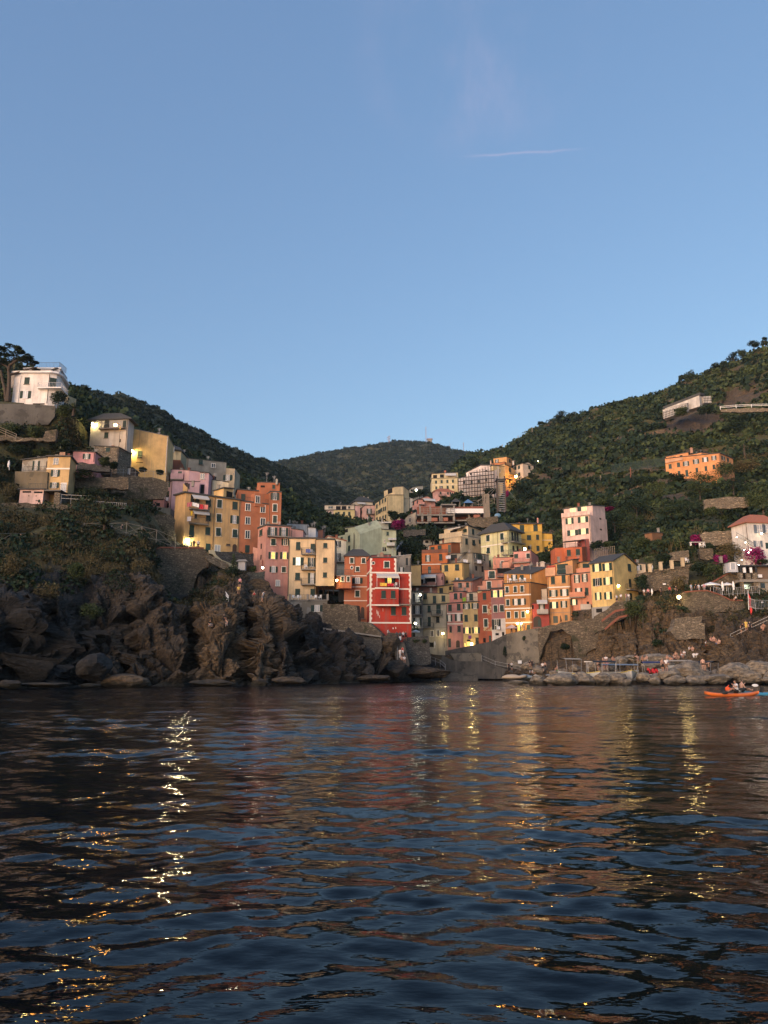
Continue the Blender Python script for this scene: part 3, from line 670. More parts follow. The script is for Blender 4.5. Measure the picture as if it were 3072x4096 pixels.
for x in (696, 930, 1195):
 mb = MB(); q = P('C', (x, 1498), 142.8); mb.box(q + Z * .6, .4, .3, 1.2); h.extra('post', mb, M['concrete'])
o, u, n, L, zt = h.blocks[1]['faces'][0]
for k in range(4):
 mb = MB(); q = h.fp(0, (1060 + k*68, 1300), 1)[0]; mb.prism([q + n*-.1, q + n*-1.3, q + n*-1.3 - Z*1.6], u * .14); h.extra('bracket', mb, M['darkwood'])
h.pipe(0, 690, 700, 1440)
# houses peeping over
h = House('windowless white block with a small chimney behind the cream tower block'); h.block('C', [(655, 480), (940, 492)], [170, 170], 680, (.62, .62, .62), roof='slab', over=.08, th=.12, dep=6, down=3); h.chim('C', 692, 478, 20, 30, 171)
h = House('windowless lilac block with dark eave behind the mauve tower house'); h.block('C', [(712, 548), (872, 572)], [160, 160], 690, (.40, .235, .23), roof='slab', over=.15, th=.15, dep=5, down=3)
h = House('small pale blue block with lean-to slate roof'); h.block('C', [(936, 528), (1040, 540)], [164, 164], 660, (.50, .53, .58), roof='slab', over=.25, th=.15, dep=5, down=3)
h = House('narrow off-white house with dark shutters squeezed behind the cream block', shut='shutter_dark'); h.block('C', [(1200, 650), (1440, 712)], [160, 161], 1010, OFFW, roof='slab', over=.2, th=.18, dep=6, roofmat='tile', down=6)
h.w('o', 0, [(1328, 750)], 78, 82).w('o', 0, [(1330, 928)], 72, 112).balc(0, 1280, 1420, 985, 900, .9)
h = House('low brown roof terrace with a dark canopy behind the cream block'); h.block('C', [(1035, 575), (1135, 560)], [180, 180], 640, (.22, .09, .06), roof='slab', over=.1, th=.15, dep=5)
# ---------------------------------------------------------------- houses round the harbour
h = House('brick-red five-storey house with round window and a lamp-lit projecting oriel')
h.block('D', [(425, 1082), (765, 1085)], [147, 147], 1860, wallmat(BRICK, .3, (.36, .19, .15), .3), roof='hip', over=.25, th=.15, dep=7, down=4)
h.block('D', [(300, 1345), (356, 1342), (520, 1342)], [147.2, 144.4, 144.4], 1490, BRICK, roof='slab', over=.15, th=.15, down=.2, level=False, roofmat='concrete')
h.w('S', 0, [(522, 1135), (677, 1138)], 46, 70).w('S', 0, [(598, 1250)], 46, 64).w('Oc', 0, [(598, 1402)], 116, 74).w('S', 0, [(596, 1575)], 56, 84).w('a', 0, [(665, 1840)], 46, 130).w('S', 1, [(398, 1382), (475, 1382)], 34, 66, 1)
for y in (1338, 1485, 1668): h.band(0, y, 640, h=.16)
q, u, n = h.fp(0, (522, 1228)); mb = MB(); mb.prism([q + u*(.34*math.cos(t*.524)) + Z*(.4*math.sin(t*.524)) for t in range(12)], n * .08); h.extra('window', mb, M['trim']); mb = MB(); mb.prism([q + n*.02 + u*(.22*math.cos(t*.524)) + Z*(.27*math.sin(t*.524)) for t in range(12)], n * .08); h.extra('window', mb, M['glass'])
h.pipe(0, 560, 1090, 1300); h.w('h', 0, [(380, 1600)], 70, 170)
h.terrace('D', [(300, 1322), (520, 1322)], [144.6, 144.6], 1.0)
# the red house with white quoins
h = House('scarlet house with white quoins and bands, awning balcony above the harbour steps')
h.block('D', [(726, 1300), (764, 1300), (1306, 1300)], [143.5, 139, 139.6], 2060, RED, roof='slab', over=.1, th=.2, roofmat='concrete', flat=True, down=6)
h.block('D', [(726, 1115), (764, 1100), (1112, 1108)], [143.5, 139, 139.4], 1300, RED, roof='slab', over=.12, th=.18, flat=True, down=.2, level=False)
h.block('D', [(832, 1500), (1144, 1500)], [137.8, 138.1], 1722, RED, roof=None, dep=1.4, flat=True, down=.0, level=False)
h.qx = 900
for bi, (y0, y1) in ((1, (1105, 1285)), (0, (1310, 1500)), (0, (1520, 1715)), (0, (1735, 1950))): h.quoins(1, -1, (y0, y1), bi); h.quoins(1, 1, (y0, y1), bi)
for bi, (y0, y1) in ((1, (1105, 1285)), (0, (1310, 1500)), (0, (1520, 1715)), (0, (1735, 1950))): h.quoins(0, 1, (y0, y1), bi, wd=.4)
for y in (1297, 1512, 1727, 1962): h.band(1, y, 1000, 0, h=.27, proud=.07); h.band(0, y, 745, 0, h=.27, proud=.07)
h.band(0, 1727, 1000, 2, h=.27, proud=.07); h.band(0, 1502, 1000, 2, h=.3, proud=.07)
h.w('S', 1, [(985, 1190)], 66, 84, 1).w('s', 0, [(943, 1585), (1070, 1585)], 60, 104, 2).w('s', 1, [(1073, 1805), (1215, 1805)], 62, 106, 0)
h.w('ol', 1, [(1022, 1400)], 118, 92, 0).w('h', 1, [(1080, 1400)], 40, 70, 0).awn(1, 846, 1138, 1312, 1366, 2.0, 0, posts=True, yp=1500)
h.terrace('D', [(838, 1498), (838.5, 1498), (1140, 1498)], [139, 137.8, 138.1], 1.1).balc(1, 1146, 1300, 1718, 1650, .9)
q, u, n = h.fp(1, (807, 1168), 1); mb = MB(); mb.prism([q + u*(.34*math.cos(t*.524)) + Z*(.34*math.sin(t*.524)) for t in range(12)], n * .06); h.extra('window', mb, M['trim']); mb = MB(); mb.prism([q + n*.02 + u*(.24*math.cos(t*.524)) + Z*(.24*math.sin(t*.524)) for t in range(12)], n * .06); h.extra('window', mb, M['glass'])
mb = MB()
for (x, y, a, b) in ((870, 1840, 10, 70), (855, 1815, 8, 60), (890, 1880, 6, 40), (1070, 2035, 14, 26), (1105, 2030, 10, 30), (935, 1790, 5, 50)):
 q, u, n = h.fp(1, (x, y), 0); k = .3014*139/2950; mb.prism([q + u*(a*k*.5*math.cos(t*.7)*(1+.3*math.sin(5*t))) + Z*(b*k*.5*math.sin(t*.7)) for t in range(9)], n * .012)
h.extra('flaked_patch', mb, M['trim'])
h = House('grey stone house with a lead-covered roof behind the red house'); h.block('D', [(968, 1095), (1306, 1062)], [160, 160], 1320, wallmat((.24, .225, .20), .5, (.14, .13, .12), .45), roof='slab', over=.15, th=.12, dep=6, roofmat='steel')
h.w('s', 0, [(1252, 1150)], 28, 100, shut='shutter_dark').w('oc', 0, [(1180, 1255)], 60, 56)
h = House('maroon low roof block with a stubby chimney behind the red house'); h.block('D', [(780, 1070), (1040, 1060)], [158, 158], 1110, (.26, .08, .07), roof='slab', over=.1, th=.14, dep=5); h.chim('D', 920, 1085, 42, 36, 156, (.45, .28, .2))
# mint green houses
h = House('mint-green tall house with two tiny iron balconies and a sloping roof line')
h.block('D', [(338, 812), (556, 762), (832, 762)], [197, 190, 193], 1050, MINT, roof=None, flat=False, down=6)
h.block('D', [(556, 690), (850, 596), (922, 690)], [190.3, 193.3, 192], 800, MINT, roof=None, dep=7, down=10, level=False)
h.block('D', [(432, 705), (626, 680), ], [196, 191.5], 765, MINT, roof='slab', over=.3, th=.2, dep=5, down=.5, level=False)
h.w('s', 0, [(487, 845)], 28, 84).w('s', 0, [(487, 975)], 26, 76).w('s', 0, [(387, 845)], 26, 40).w('s', 1, [(762, 715)], 30, 90).w('s', 1, [(771, 875)], 30, 108).w('h', 1, [(765, 1000)], 66, 80).w('F', 1, [(858, 722), (858, 866)], 12, 24)
h.balc(1, 725, 820, 778, 732, .9).balc(1, 722, 815, 935, 885, .9).balc(1, 650, 825, 1040, 998, 1.0).pipe(1, 556, 790, 1030).w('h', 0, [(450, 740), (580, 692)], 40, 44, 2)
h = House('pale mint two-storey house with a white canopy terrace beside the oleander'); h.block('D', [(920, 722), (1110, 738)], [192, 192], 935, MINT, roof='slab', over=.25, th=.15, dep=7, down=4)
h.block('D', [(850, 610), (1010, 640)], [197, 197], 740, (.50, .50, .42), roof=None, dep=5, level=False, down=1)
h.w('s', 0, [(997, 778)], 30, 52).w('f', 0, [(957, 880)], 16, 40).w('s', 0, [(1042, 884)], 30, 34).awn(0, 1003, 1110, 838, 862, 1.6).balc(0, 985, 1090, 945, 905, 1.3, solid=(.6, .6, .55)).w('h', 0, [(940, 985), (968, 985)], 22, 52).awn(0, 915, 1045, 626, 646, 2.4, 1)
# first group up the valley
h = House('pink and yellow three-storey house with dark rooftop loggia up the valley')
h.block('D', [(134, 470), (278, 468)], [298, 298], 740, (.58, .42, .36), roof='slab', over=.2, th=.25, dep=10, down=6)
h.block('D', [(278, 468), (560, 464)], [298, 298], 645, (.60, .48, .23), roof='slab', over=.2, th=.25, dep=10, down=8)
h.block('D', [(162, 402), (556, 402)], [301, 301], 468, (.62, .52, .40), roof='slab', over=.4, th=.25, dep=7, down=.4, level=False)
h.w('s', 0, [(238, 526), (238, 622)], 30, 72).w('s', 0, [(240, 712)], 28, 42).w('s', 0, [(345, 514), (418, 514), (488, 514)], 30, 50, 1).w('oc', 0, [(346, 610), (490, 610)], 68, 48, 1).w('s', 0, [(418, 610)], 30, 50, 1).w('o', 0, [(240, 430)], 52, 32, 2).w('h', 0, [(342, 436), (418, 436)], 62, 46, 2).w('s', 0, [(488, 430)], 28, 30, 2)
h.w('hl', 0, [(345, 712)], 30, 30, 1).awn(0, 282, 440, 668, 696, 2.4, 1)
h = House('cream house with pyramid roof and twin chimneys behind the yellow ones up the valley'); h.block('D', [(505, 388), (565, 352), (800, 352)], [318, 312, 314], 420, (.62, .54, .42), roof='hip', over=.6, down=12, flat=True); h.chim('D', 682, 315, 14, 22, 316); h.chim('D', 738, 320, 14, 20, 316)
h.awn(1, 588, 692, 362, 390, 1.8)
h = House('rosy pink house with blue-grey roof edge up the valley'); h.block('D', [(566, 410), (632, 408)], [300, 300], 640, (.58, .36, .33), roof='slab', over=.1, th=.2, dep=9, down=6, level=False)
h.block('D', [(634, 455), (700, 405), (830, 406)], [303, 297, 298], 610, (.60, .38, .32), roof='slab', over=.2, th=.25, down=7)
h.w('oc', 1, [(753, 480)], 62, 64, 1).w('s', 1, [(752, 568)], 30, 66, 1).w('s', 0, [(652, 492), (655, 585)], 14, 40, 1).balc(1, 715, 826, 520, 484, 1.2, 1)
h = House('tall cream house with shuttered flank and a roof terrace pergola up the valley')
h.block('D', [(832, 385), (1000, 268), (1208, 268)], [297, 284, 287], 610, (.62, .49, .27), roof='slab', over=.15, th=.2, flat=False, down=8)
h.block('D', [(950, 215), (1092, 162), (1204, 152), (1280, 212)], [293, 287, 288, 291], 275, (.62, .50, .30), roof='slab', over=.1, th=.2, dep=7, down=.5, level=False)
h.block('D', [(1204, 160), (1280, 216)], [288.5, 291], 500, (.58, .47, .30), roof=None, dep=7, down=4, level=False)
h.w('s', 0, [(855, 415), (893, 370), (932, 347), (968, 330), (855, 502), (880, 489), (897, 480), (917, 462), (943, 452), (968, 444), (896, 578), (937, 566), (971, 552), (856, 585)], 17, 52).w('s', 0, [(1219, 245)], 26, 48, 2)
h.w('h', 0, [(1030, 215)], 60, 60, 1)
h = House('tiny off-white house with low gable beside the lamp among the shrubs'); h.block('D', [(1288, 195), (1330, 165), (1465, 140)], [345, 340, 343], 250, (.5, .48, .42), roof='slab', over=.3, th=.2, down=6); h.w('s', 0, [(1310, 205)], 14, 26)
h = House('salmon-pink house with white awning and corner balcony'); h.block('E', [(-2, 690), (70, 655), (300, 660)], [322, 316, 318], 815, (.58, .29, .24), roof='slab', over=.3, th=.2, ridge=(1, (195, 615)), flat=True, down=6)
h.w('v', 0, [(15, 708)], 16, 44).w('v', 0, [(72-6, 690)], 10, 40).awn(1, 135, 292, 645, 682, 2.0).balc(1, 80, 150, 728, 695, 1.3, solid=(.58, .29, .24)).w('h', 1, [(150, 690)], 30, 50)
h = House('pale yellow four-bay house with striped loggia awning on the upper slope')
h.block('E', [(256, 380), (608, 372)], [398, 398], 575, (.64, .53, .30), roof='slab', over=.2, th=.25, dep=12, down=8)
h.block('E', [(256, 318), (604, 300)], [400, 400], 380, (.64, .54, .34), roof='slab', over=.6, th=.3, dep=9, down=.4, level=False)
h.w('s', 0, [(313, 425), (386, 420), (463, 416), (536, 413), (316, 503), (466, 494), (537, 490)], 27, 40).w('o', 0, [(381, 497)], 42, 40).w('h', 0, [(300, 352), (390, 345)], 52, 42, 1).awn(0, 430, 576, 306, 345, 1.6, 1); h.chim('E', 433, 300, 24, 18, 402, (.4, .15, .1)); h.band(0, 462, 420, h=.2)
h = House('low pink villa with red hipped roof under the pale yellow house'); h.block('E', [(268, 570), (300, 545), (548, 548)], [374, 370, 372], 650, (.60, .33, .28), roof='hip', over=.5, th=.2, roofmat='tile', flat=True, down=6)
h.w('s', 1, [(372, 572)], 22, 34).w('s', 1, [(470, 574), (503, 574)], 20, 32).balc(1, 345, 430, 612, 588, 1.2)
h = House('long cream house wrapped in scaffolding on the upper slope')
h.block('E', [(612, 385), (1078, 275), (1226, 222)], [392, 384, 390], 600, (.70, .60, .55), roof=None, down=8)
h.block('E', [(712, 305), (905, 200), (1138, 205)], [394, 388, 386], 320, (.72, .62, .58), roof='slab', over=.4, th=.3, down=5, level=False)
h.block('E', [(1080, 205), (1222, 218)], [384.5, 389], 470, (.58, .45, .24), roof='slab', over=.3, th=.25, dep=9, down=6, level=False)
h.w('s', 0, [(686, 425), (785, 432), (880, 412), (978, 395)], 26, 46, shut='shutter_dark').w('fc', 0, [(690, 535), (790, 510), (882, 490), (978, 470)], 30, 48).w('h', 1, [(776, 322), (980, 278)], 26, 26, 1).w('h', 1, [(1062, 258)], 30, 36, 1).w('f', 0, [(1160, 275)], 14, 46, 2).w('s', 0, [(1092, 350)], 16, 50, 2).w('s', 0, [(1090, 460)], 18, 30, 2)
h = House('orange stepped house with small tower beside the scaffolded house')
h.block('E', [(1050, 180), (1222, 162), (1262, 190)], [402, 398, 402], 300, ORG, roof='slab', over=.3, th=.2, down=3, level=False)
h.block('E', [(1074, 115), (1248, 92), (1312, 118)], [404, 400, 404], 180, (.62, .34, .14), roof='slab', over=.3, th=.2, down=.5, level=False)
h.block('E', [(1224, 190), (1366, 265)], [392, 400], 465, (.55, .38, .19), roof='slab', over=.3, th=.2, dep=9, down=5)
h.w('o', 0, [(1120, 145)], 44, 42, 1).w('s', 1, [(1290, 145)], 26, 50, 1).w('s', 0, [(1292, 262)], 26, 60, 2).w('s', 0, [(1246, 420), (1290, 415)], 12, 36, 2).balc(0, 1290, 1350, 330, 290, 1.6, 2).balc(0, 1236, 1310, 385, 350, 1.4, 2); h.chim('E', 1038, 180, 14, 34, 400, (.6, .4, .3))
h = House('white and cream gabled house highest in the village on the slope'); h.block('E', [(1335, 215), (1464, 180), (1604, 205)], [408, 402, 407], 358, (.64, .55, .45), roof='slab', over=.4, th=.2, ridge=(1, (1535, 165)), flat=True, down=5)
h.w('s', 0, [(1366, 240), (1414, 228)], 26, 46).w('s', 0, [(1418, 322)], 26, 46).w('s', 1, [(1550, 230)], 26, 48); h.chim('E', 1336, 190, 22, 40, 404, (.6, .55, .5))
# around the middle of the village
h = House('beige two-storey house with deep roof terrace below the building site')
h.block('F', [(456, 185), (755, 150), (1010, 168)], [215, 207, 213], 300, BEIGE, roof=None, down=12, flat=True)
h.block('F', [(518, 55), (836, 12), (1008, 72)], [218, 211, 217], 160, BEIGE, roof='slab', over=.4, th=.25, down=1.5, level=False)
h.w('s', 1, [(902, 90)], 26, 74, 1).w('s', 1, [(815, 218)], 30, 80).w('v', 1, [(910, 235)], 34, 74).w('s', 1, [(990, 220)], 20, 56).w('h', 0, [(645, 98)], 88, 56, 1).w('s', 0, [(797, 76)], 46, 44, 1).band(1, 158, 900, c='concrete')
h.terrace('F', [(456, 182), (755, 147)], [214.6, 206.6], 1.4, solid=BEIGE); h.awn(0, 640, 810, 30, 55, 2.5, 1)
h = House('pale lime house with slate eaves and curved corner balconies', )
LIME = (.56, .54, .31)
h.block('F', [(1004, 118), (1372, 72), (1542, 118)], [206, 199, 204], 420, LIME, roof='hip', over=.8, th=.25, flat=True, down=12)
h.w('S', 0, [(1102, 175)], 46, 84).w('S', 0, [(1287, 152)], 44, 88).w('S', 0, [(1108, 340)], 42, 84).w('S', 0, [(1290, 315)], 42, 88).w('s', 0, [(1122, 512)], 34, 86).w('s', 1, [(1424, 150), (1460, 155), (1492, 162)], 24, 110, shut='shutter_dark').w('s', 1, [(1437, 310), (1492, 315)], 22, 70, shut='shutter_dark')
h.balc(1, 1385, 1540, 240, 182, 1.5).balc(0, 1310, 1372, 238, 182, 1.2).balc(0, 1315, 1372, 398, 340, 1.2).balc(1, 1374, 1440, 398, 340, 1.2).band(0, 262, 1200).pipe(0, 1228, 100, 430).chim('F', 1385, 60, 22, 30, 203)
h = House('golden yellow house with canted bay and low wing on the hillside')
GOLD = (.60, .37, .075)
h.block('G', [(246, 325), (310, 340), (555, 325)], [213, 210, 211], 525, GOLD, roof=None, down=6)
h.block('G', [(246, 250), (555, 246)], [212.4, 212.4], 325, GOLD, roof='slab', over=.6, th=.3, dep=7, down=.5, level=False)
h.block('G', [(552, 340), (660, 345)], [212.5, 212.5], 530, GOLD, roof='slab', over=.3, th=.2, dep=6)
h.w('s', 0, [(352, 293), (490, 288)], 44, 76, 1).w('s', 1, [(423, 383)], 42, 50).w('s', 1, [(510, 380)], 28, 52).w('h', 1, [(430, 487)], 38, 36).w('s', 1, [(515, 493)], 30, 52).w('h', 0, [(598, 503)], 36, 52, 2).band(0, 410, 610, 2, h=.15); h.chim('G', 512, 215, 12, 20, 214, (.6, .3, .25))
h = House('tall pale pink house with four glowing shuttered windows and white roof terrace')
PP = (.62, .44, .38)
h.block('G', [(757, 182), (1045, 150), (1212, 150)], [187, 183, 189], 430, PP, roof=None, flat=True, down=5)
h.block('G', [(778, 95), (1070, 58), (1196, 66)], [189, 184.5, 189.5], 180, PP, roof='slab', over=.15, th=.2, down=3, level=False)
h.w('op', 0, [(838, 215)], 76, 60).w('op', 0, [(975, 200)], 102, 60).w('op', 0, [(870, 335)], 106, 56).w('op', 0, [(980, 321)], 102, 58).w('Fp', 0, [(873, 122)], 52, 80, 1).w('s', 0, [(938, 112)], 38, 80, 1).w('Fp', 0, [(988, 106)], 48, 74, 1).w('h', 1, [(1152, 192), (1158, 302), (1165, 418)], 18, 16)
h.terrace('G', [(757, 180), (1045, 148)], [186.6, 182.6], 1.1, solid=PP)
h = House('small orange-red house with a covered terrace at the foot of the pale pink house')
RO = (.46, .12, .05)
h.block('G', [(776, 490), (962, 480), (1036, 470)], [178, 176.5, 182], 580, RO, roof=None, down=4)
h.block('G', [(688, 490), (776, 485)], [178.5, 178.5], 580, RO, roof=None, dep=5)
h.block('G', [(958, 400), (1036, 396)], [180, 180], 500, (.28, .07, .06), roof=None, dep=4, level=False)
h.w('s', 0, [(830, 540)], 40, 62).w('s', 0, [(923, 532)], 42, 62).terrace('G', [(690, 490), (776, 486), (962, 480)], [178.4, 178.2, 176.4], .9)
mb = MB(); a, b = P('G', (790, 425), 178.5), P('G', (1000, 405), 178.5); mb.prism([a, b, b + Vector((0, 4, .3)), a + Vector((0, 4, .3))], Z * .12)
for q in (a, b, a.lerp(b, .5)): mb.tube(q, q - Z * 4, .06)
h.extra('pergola_roof', mb, M['iron'])
h = House('bright orange house with two roof terraces beside the dark trees')
BO = (.47, .14, .045)
h.block('F', [(222, 378), (568, 366)], [196, 195.2], 625, BO, roof='slab', over=.05, th=.15, dep=8)
h.block('F', [(322, 278), (612, 240), (730, 240)], [202, 199, 203], 372, BO, roof='slab', over=.3, th=.16, down=1, level=False)
h.w('o', 0, [(305, 442)], 66, 84).w('s', 0, [(473, 428)], 42, 84).w('d', 0, [(325, 597)], 44, 92).w('s', 0, [(474, 570)], 20, 70).band(0, 522, 350, h=.22).w('s', 0, [(366, 320)], 52, 56, 1).w('s', 0, [(460, 312)], 50, 84, 1).w('d', 0, [(590, 315)], 38, 104, 1)
h.terrace('F', [(226, 376), (565, 364)], [196, 195.2], .9, solid=(.2, .08, .05)).terrace('F', [(190, 640), (490, 628)], [192, 192], .9)
h = House('peeling yellow house with patched plaster and three green shutters'); h.block('F', [(488, 522), (770, 505), (850, 512)], [190, 187.5, 192], 700, wallmat((.60, .40, .15), .35, (.62, .50, .38), .32), roof='slab', over=.25, th=.18, down=5)
h.w('s', 0, [(548, 573)], 50, 82).w('v', 0, [(692, 562)], 52, 80).w('oc', 0, [(692, 718)], 60, 32).w('h', 0, [(556, 755)], 34, 40)
h = House('bare grey rendered house with washing on its terrace and an iron stair')
h.block('F', [(575, 385), (905, 375), (1112, 400)], [198, 195, 200], 690, wallmat((.30, .275, .225), .5, (.45, .37, .26), .3), roof='slab', over=.15, th=.15, down=5)
h.w('o', 1, [(930, 412)], 36, 76).w('s', 1, [(984, 422)], 50, 70).w('o', 1, [(1035, 440)], 50, 74).w('s', 0, [(650, 430)], 80, 76, shut='shutter_dark').balc(1, 912, 1016, 500, 450, 1.1).w('h', 1, [(1028, 585)], 24, 76).w('h', 1, [(945, 575)], 24, 60)
mb = MB(); a, b = P('F', (705, 470), 194), P('F', (800, 365), 195.5)
for i in range(10): mb.box(a.lerp(b, i/9), 1.0, .6, .07)
h.extra('staircase', mb, M['iron'])
h = House('mauve house with twin white awnings over a dark roof terrace'); h.block('F', [(106, 660), (510, 640)], [184.5, 183.5], 830, (.42, .215, .19), roof='slab', over=.1, th=.14, dep=8)
h.awn(0, 112, 270, 668, 722, 2.4, posts=True, yp=790).awn(0, 256, 415, 660, 705, 2.4, posts=True, yp=790).w('h', 0, [(210, 745)], 170, 70).w('h', 0, [(350, 725)], 110, 60).w('h', 0, [(490, 708)], 14, 44).balc(0, 90, 420, 815, 770, 2.2)
h = House('small ochre lean-to between the red house and the bright orange house'); h.block('F', [(5, 545), (210, 530)], [178, 178], 640, (.34, .25, .12), roof='slab', over=.2, th=.15, dep=6)
h = House('salmon house with slate lean-to and railed terrace in the middle of the village'); h.block('F', [(635, 755), (890, 748), (1022, 690)], [187, 186, 190], 880, (.56, .27, .19), roof='slab', over=.3, th=.15, down=4)
h.w('s', 0, [(731, 800)], 48, 62).w('s', 0, [(829, 795)], 36, 66).terrace('F', [(575, 885), (825, 880)], [183, 183], 1.1)
h = House('dark ochre roof-level room with slate roof above the grey-cream house'); h.block('F', [(430, 820), (635, 790)], [183, 183], 900, (.40, .28, .12), roof='slab', over=.3, th=.16, dep=5); h.w('s', 0, [(480, 870)], 48, 70, shut='shutter_dark').w('h', 0, [(600, 840)], 30, 50)
h = House('coral house with wide shuttered opening and a bicycle-height railing terrace'); h.block('F', [(1055, 600), (1210, 590), (1450, 570)], [186, 185, 187], 720, (.58, .25, .17), roof='slab', over=.25, th=.15, down=4)
h.w('Sv', 0, [(1152, 660)], 82, 98).w('h', 1, [(1320, 610)], 190, 70).balc(1, 1215, 1400, 690, 640, 1.0).w('h', 1, [(1282, 750)], 28, 50)
h = House('coral stepped block with white-framed door under the wide shuttered opening'); h.block('F', [(1030, 740), (1300, 725)], [181.5, 181], 860, (.58, .26, .18), roof='slab', over=.12, th=.14, dep=6); h.w('S', 0, [(1115, 800)], 54, 100)
h.terrace('F', [(965, 865), (1060, 858)], [178.8, 178.8], 1.0, solid=(.55, .27, .19))
h = House('salmon flat-topped house with chimney pots below the lime house'); h.block('F', [(1165, 440), (1440, 428)], [194, 193], 580, (.58, .26, .19), roof='slab', over=.05, th=.12, dep=7); h.w('S', 0, [(1290, 515)], 36, 72, shut='shutter_dark'); h.chim('F', 1195, 500, 18, 75, 191, (.55, .28, .2)); h.chim('F', 1398, 520, 16, 60, 190, (.55, .28, .2))
h.block('F', [(1300, 495), (1388, 478)], [190.5, 190.5], 560, (.58, .28, .2), roof='slab', over=.15, th=.12, dep=4, level=False)
h = House('peeling rose house with long terrace balcony beside the lit street lamp'); h.block('G', [(265, 530), (442, 518), (520, 580)], [190, 188, 193], 650, wallmat((.58, .28, .24), .35, (.62, .5, .44), .33), roof='slab', over=.1, th=.15, down=4)
h.w('s', 0, [(292, 572)], 40, 40).w('S', 0, [(415, 570)], 36, 50, shut='shutter_dark').balc(0, 265, 440, 640, 600, 1.3)
h = House('slate-roofed row with skylights above the ochre-orange house'); h.block('G', [(290, 700), (625, 655)], [181, 179], 760, (.36, .20, .15), roof='slab', over=.3, th=.3, dep=8); h.w('f', 0, [(352, 715)], 40, 26); h.chim('G', 560, 675, 40, 30, 178, (.6, .52, .45)); h.chim('G', 510, 700, 14, 50, 177, (.5, .4, .35))
# harbour front row
h = House('dark grey narrow house with three stacked balconies next to the red house', shut='shutter_dark'); h.block('F', [(82, 890), (232, 880)], [173, 173], 1410, wallmat((.20, .18, .165), .4), roof='slab', over=.2, th=.2, dep=7, down=4)
h.w('oc', 0, [(165, 965), (165, 1125), (165, 1285)], 110, 105).balc(0, 88, 215, 1045, 985, .9).balc(0, 90, 215, 1190, 1135, .9).balc(0, 92, 215, 1360, 1300, .9)
h = House('grey-cream house with weathered plaster and a corner lamp on the harbour front')
GC = wallmat((.42, .37, .285), .5, (.33, .30, .26), .40)
h.block('F', [(238, 1062), (560, 1050)], [176, 175], 1610, GC, roof='slab', over=.25, th=.2, dep=6, down=4)
h.block('F', [(238, 905), (300, 905), (592, 920)], [179, 178.4, 178], 1055, wallmat((.50, .40, .22), .4), roof='slab', over=.2, th=.15, dep=5, level=False)
h.w('v', 0, [(320, 1115)], 40, 88).w('sc', 0, [(445, 1120)], 58, 126).w('s', 0, [(323, 1283)], 40, 124).w('s', 0, [(435, 1255)], 42, 80, shut='shutter_dark').w('F', 0, [(357, 1440), (437, 1435)], 34, 76).balc(0, 350, 496, 1198, 1138, 1.0).balc(0, 235, 380, 1358, 1300, .8).w('s', 1, [(391, 990)], 44, 100, 1).w('s', 1, [(510, 975)], 50, 80, 1).w('s', 0, [(268, 945)], 44, 74, 1).w('h', 0, [(345, 1590)], 70, 60)
h.band(0, 1365, 420, c='concrete', h=.12)
h = House('rose-pink five-storey house with arched doorway on the harbour front')
RP = (.48, .225, .195)
h.block('F', [(558, 1045), (765, 1030)], [174.5, 174], 1610, RP, roof='slab', over=.2, th=.18, dep=6, down=4)
h.block('F', [(590, 900), (760, 885), (820, 885)], [177.5, 177, 178], 1035, (.52, .22, .18), roof='slab', over=.2, th=.15, level=False)
h.w('s', 0, [(597, 1100), (712, 1090)], 46, 86).w('o', 0, [(588, 1235)], 70, 86).w('oc', 0, [(712, 1228)], 96, 90).w('s', 0, [(605, 1385)], 32, 84, shut='shutter_dark').w('s', 0, [(717, 1380)], 44, 84, shut='shutter_dark').w('d', 0, [(592, 1565)], 38, 116).w('a', 0, [(703, 1590)], 50, 70).band(0, 1172, 660, h=.2).band(0, 1312, 660, h=.2).w('s', 0, [(672, 945)], 46, 80, 1).w('s', 0, [(742, 938)], 30, 72, 1)
h = House('straw-yellow house with three glowing windows and a lit doorway at street level')
SY = (.55, .40, .19)
h.block('F', [(765, 1032), (985, 1020)], [173.5, 173], 1600, SY, roof='slab', over=.15, th=.16, dep=6, down=4)
h.block('F', [(820, 905), (965, 890)], [177, 177], 1025, (.58, .50, .40), roof='slab', over=.2, th=.14, dep=4, level=False)
h.w('o', 0, [(815, 1078)], 90, 72).w('o', 0, [(930, 1074)], 92, 72).w('s', 0, [(811, 1236), (940, 1231)], 44, 88).w('Ol', 0, [(822, 1400)], 86, 78).w('Ol', 0, [(942, 1398)], 90, 78).w('dl', 0, [(845, 1583)], 50, 52).w('s', 0, [(957, 1540)], 44, 92, shut='shutter_dark').w('s', 0, [(878, 955)], 52, 90, 1).w('dl', 0, [(800, 1590)], 26, 46)
h.terrace('F', [(760, 1025), (965, 1012)], [172.8, 172.5], 1.0).w('h', 0, [(845, 1533)], 44, 22)
h = House('terracotta house whose paint has flaked to yellow plaster on the harbour front'); h.block('F', [(960, 880), (1140, 870)], [173, 172.6], 1560, wallmat((.36, .095, .05), .35, (.50, .39, .22), .40), roof='slab', over=.2, th=.2, dep=7, down=4)
h.w('s', 0, [(1054, 946)], 46, 88).w('S', 0, [(1060, 1116)], 54, 96).w('S', 0, [(1073, 1300)], 48, 104).w('d', 0, [(1130, 1510)], 34, 84).w('h', 0, [(1055, 1530)], 34, 60)
h = House('plum-coloured house with white flaking ground floor and two glowing attic windows')
h.block('F', [(1138, 855), (1322, 842)], [172.4, 172], 1500, (.36, .165, .155), roof='slab', over=.3, th=.3, dep=7, down=4)
h.block('F', [(1150, 1248), (1336, 1238)], [171.9, 171.5], 1500, wallmat((.66, .62, .58), .4, (.34, .15, .14), .33), roof=None, dep=2, level=False)
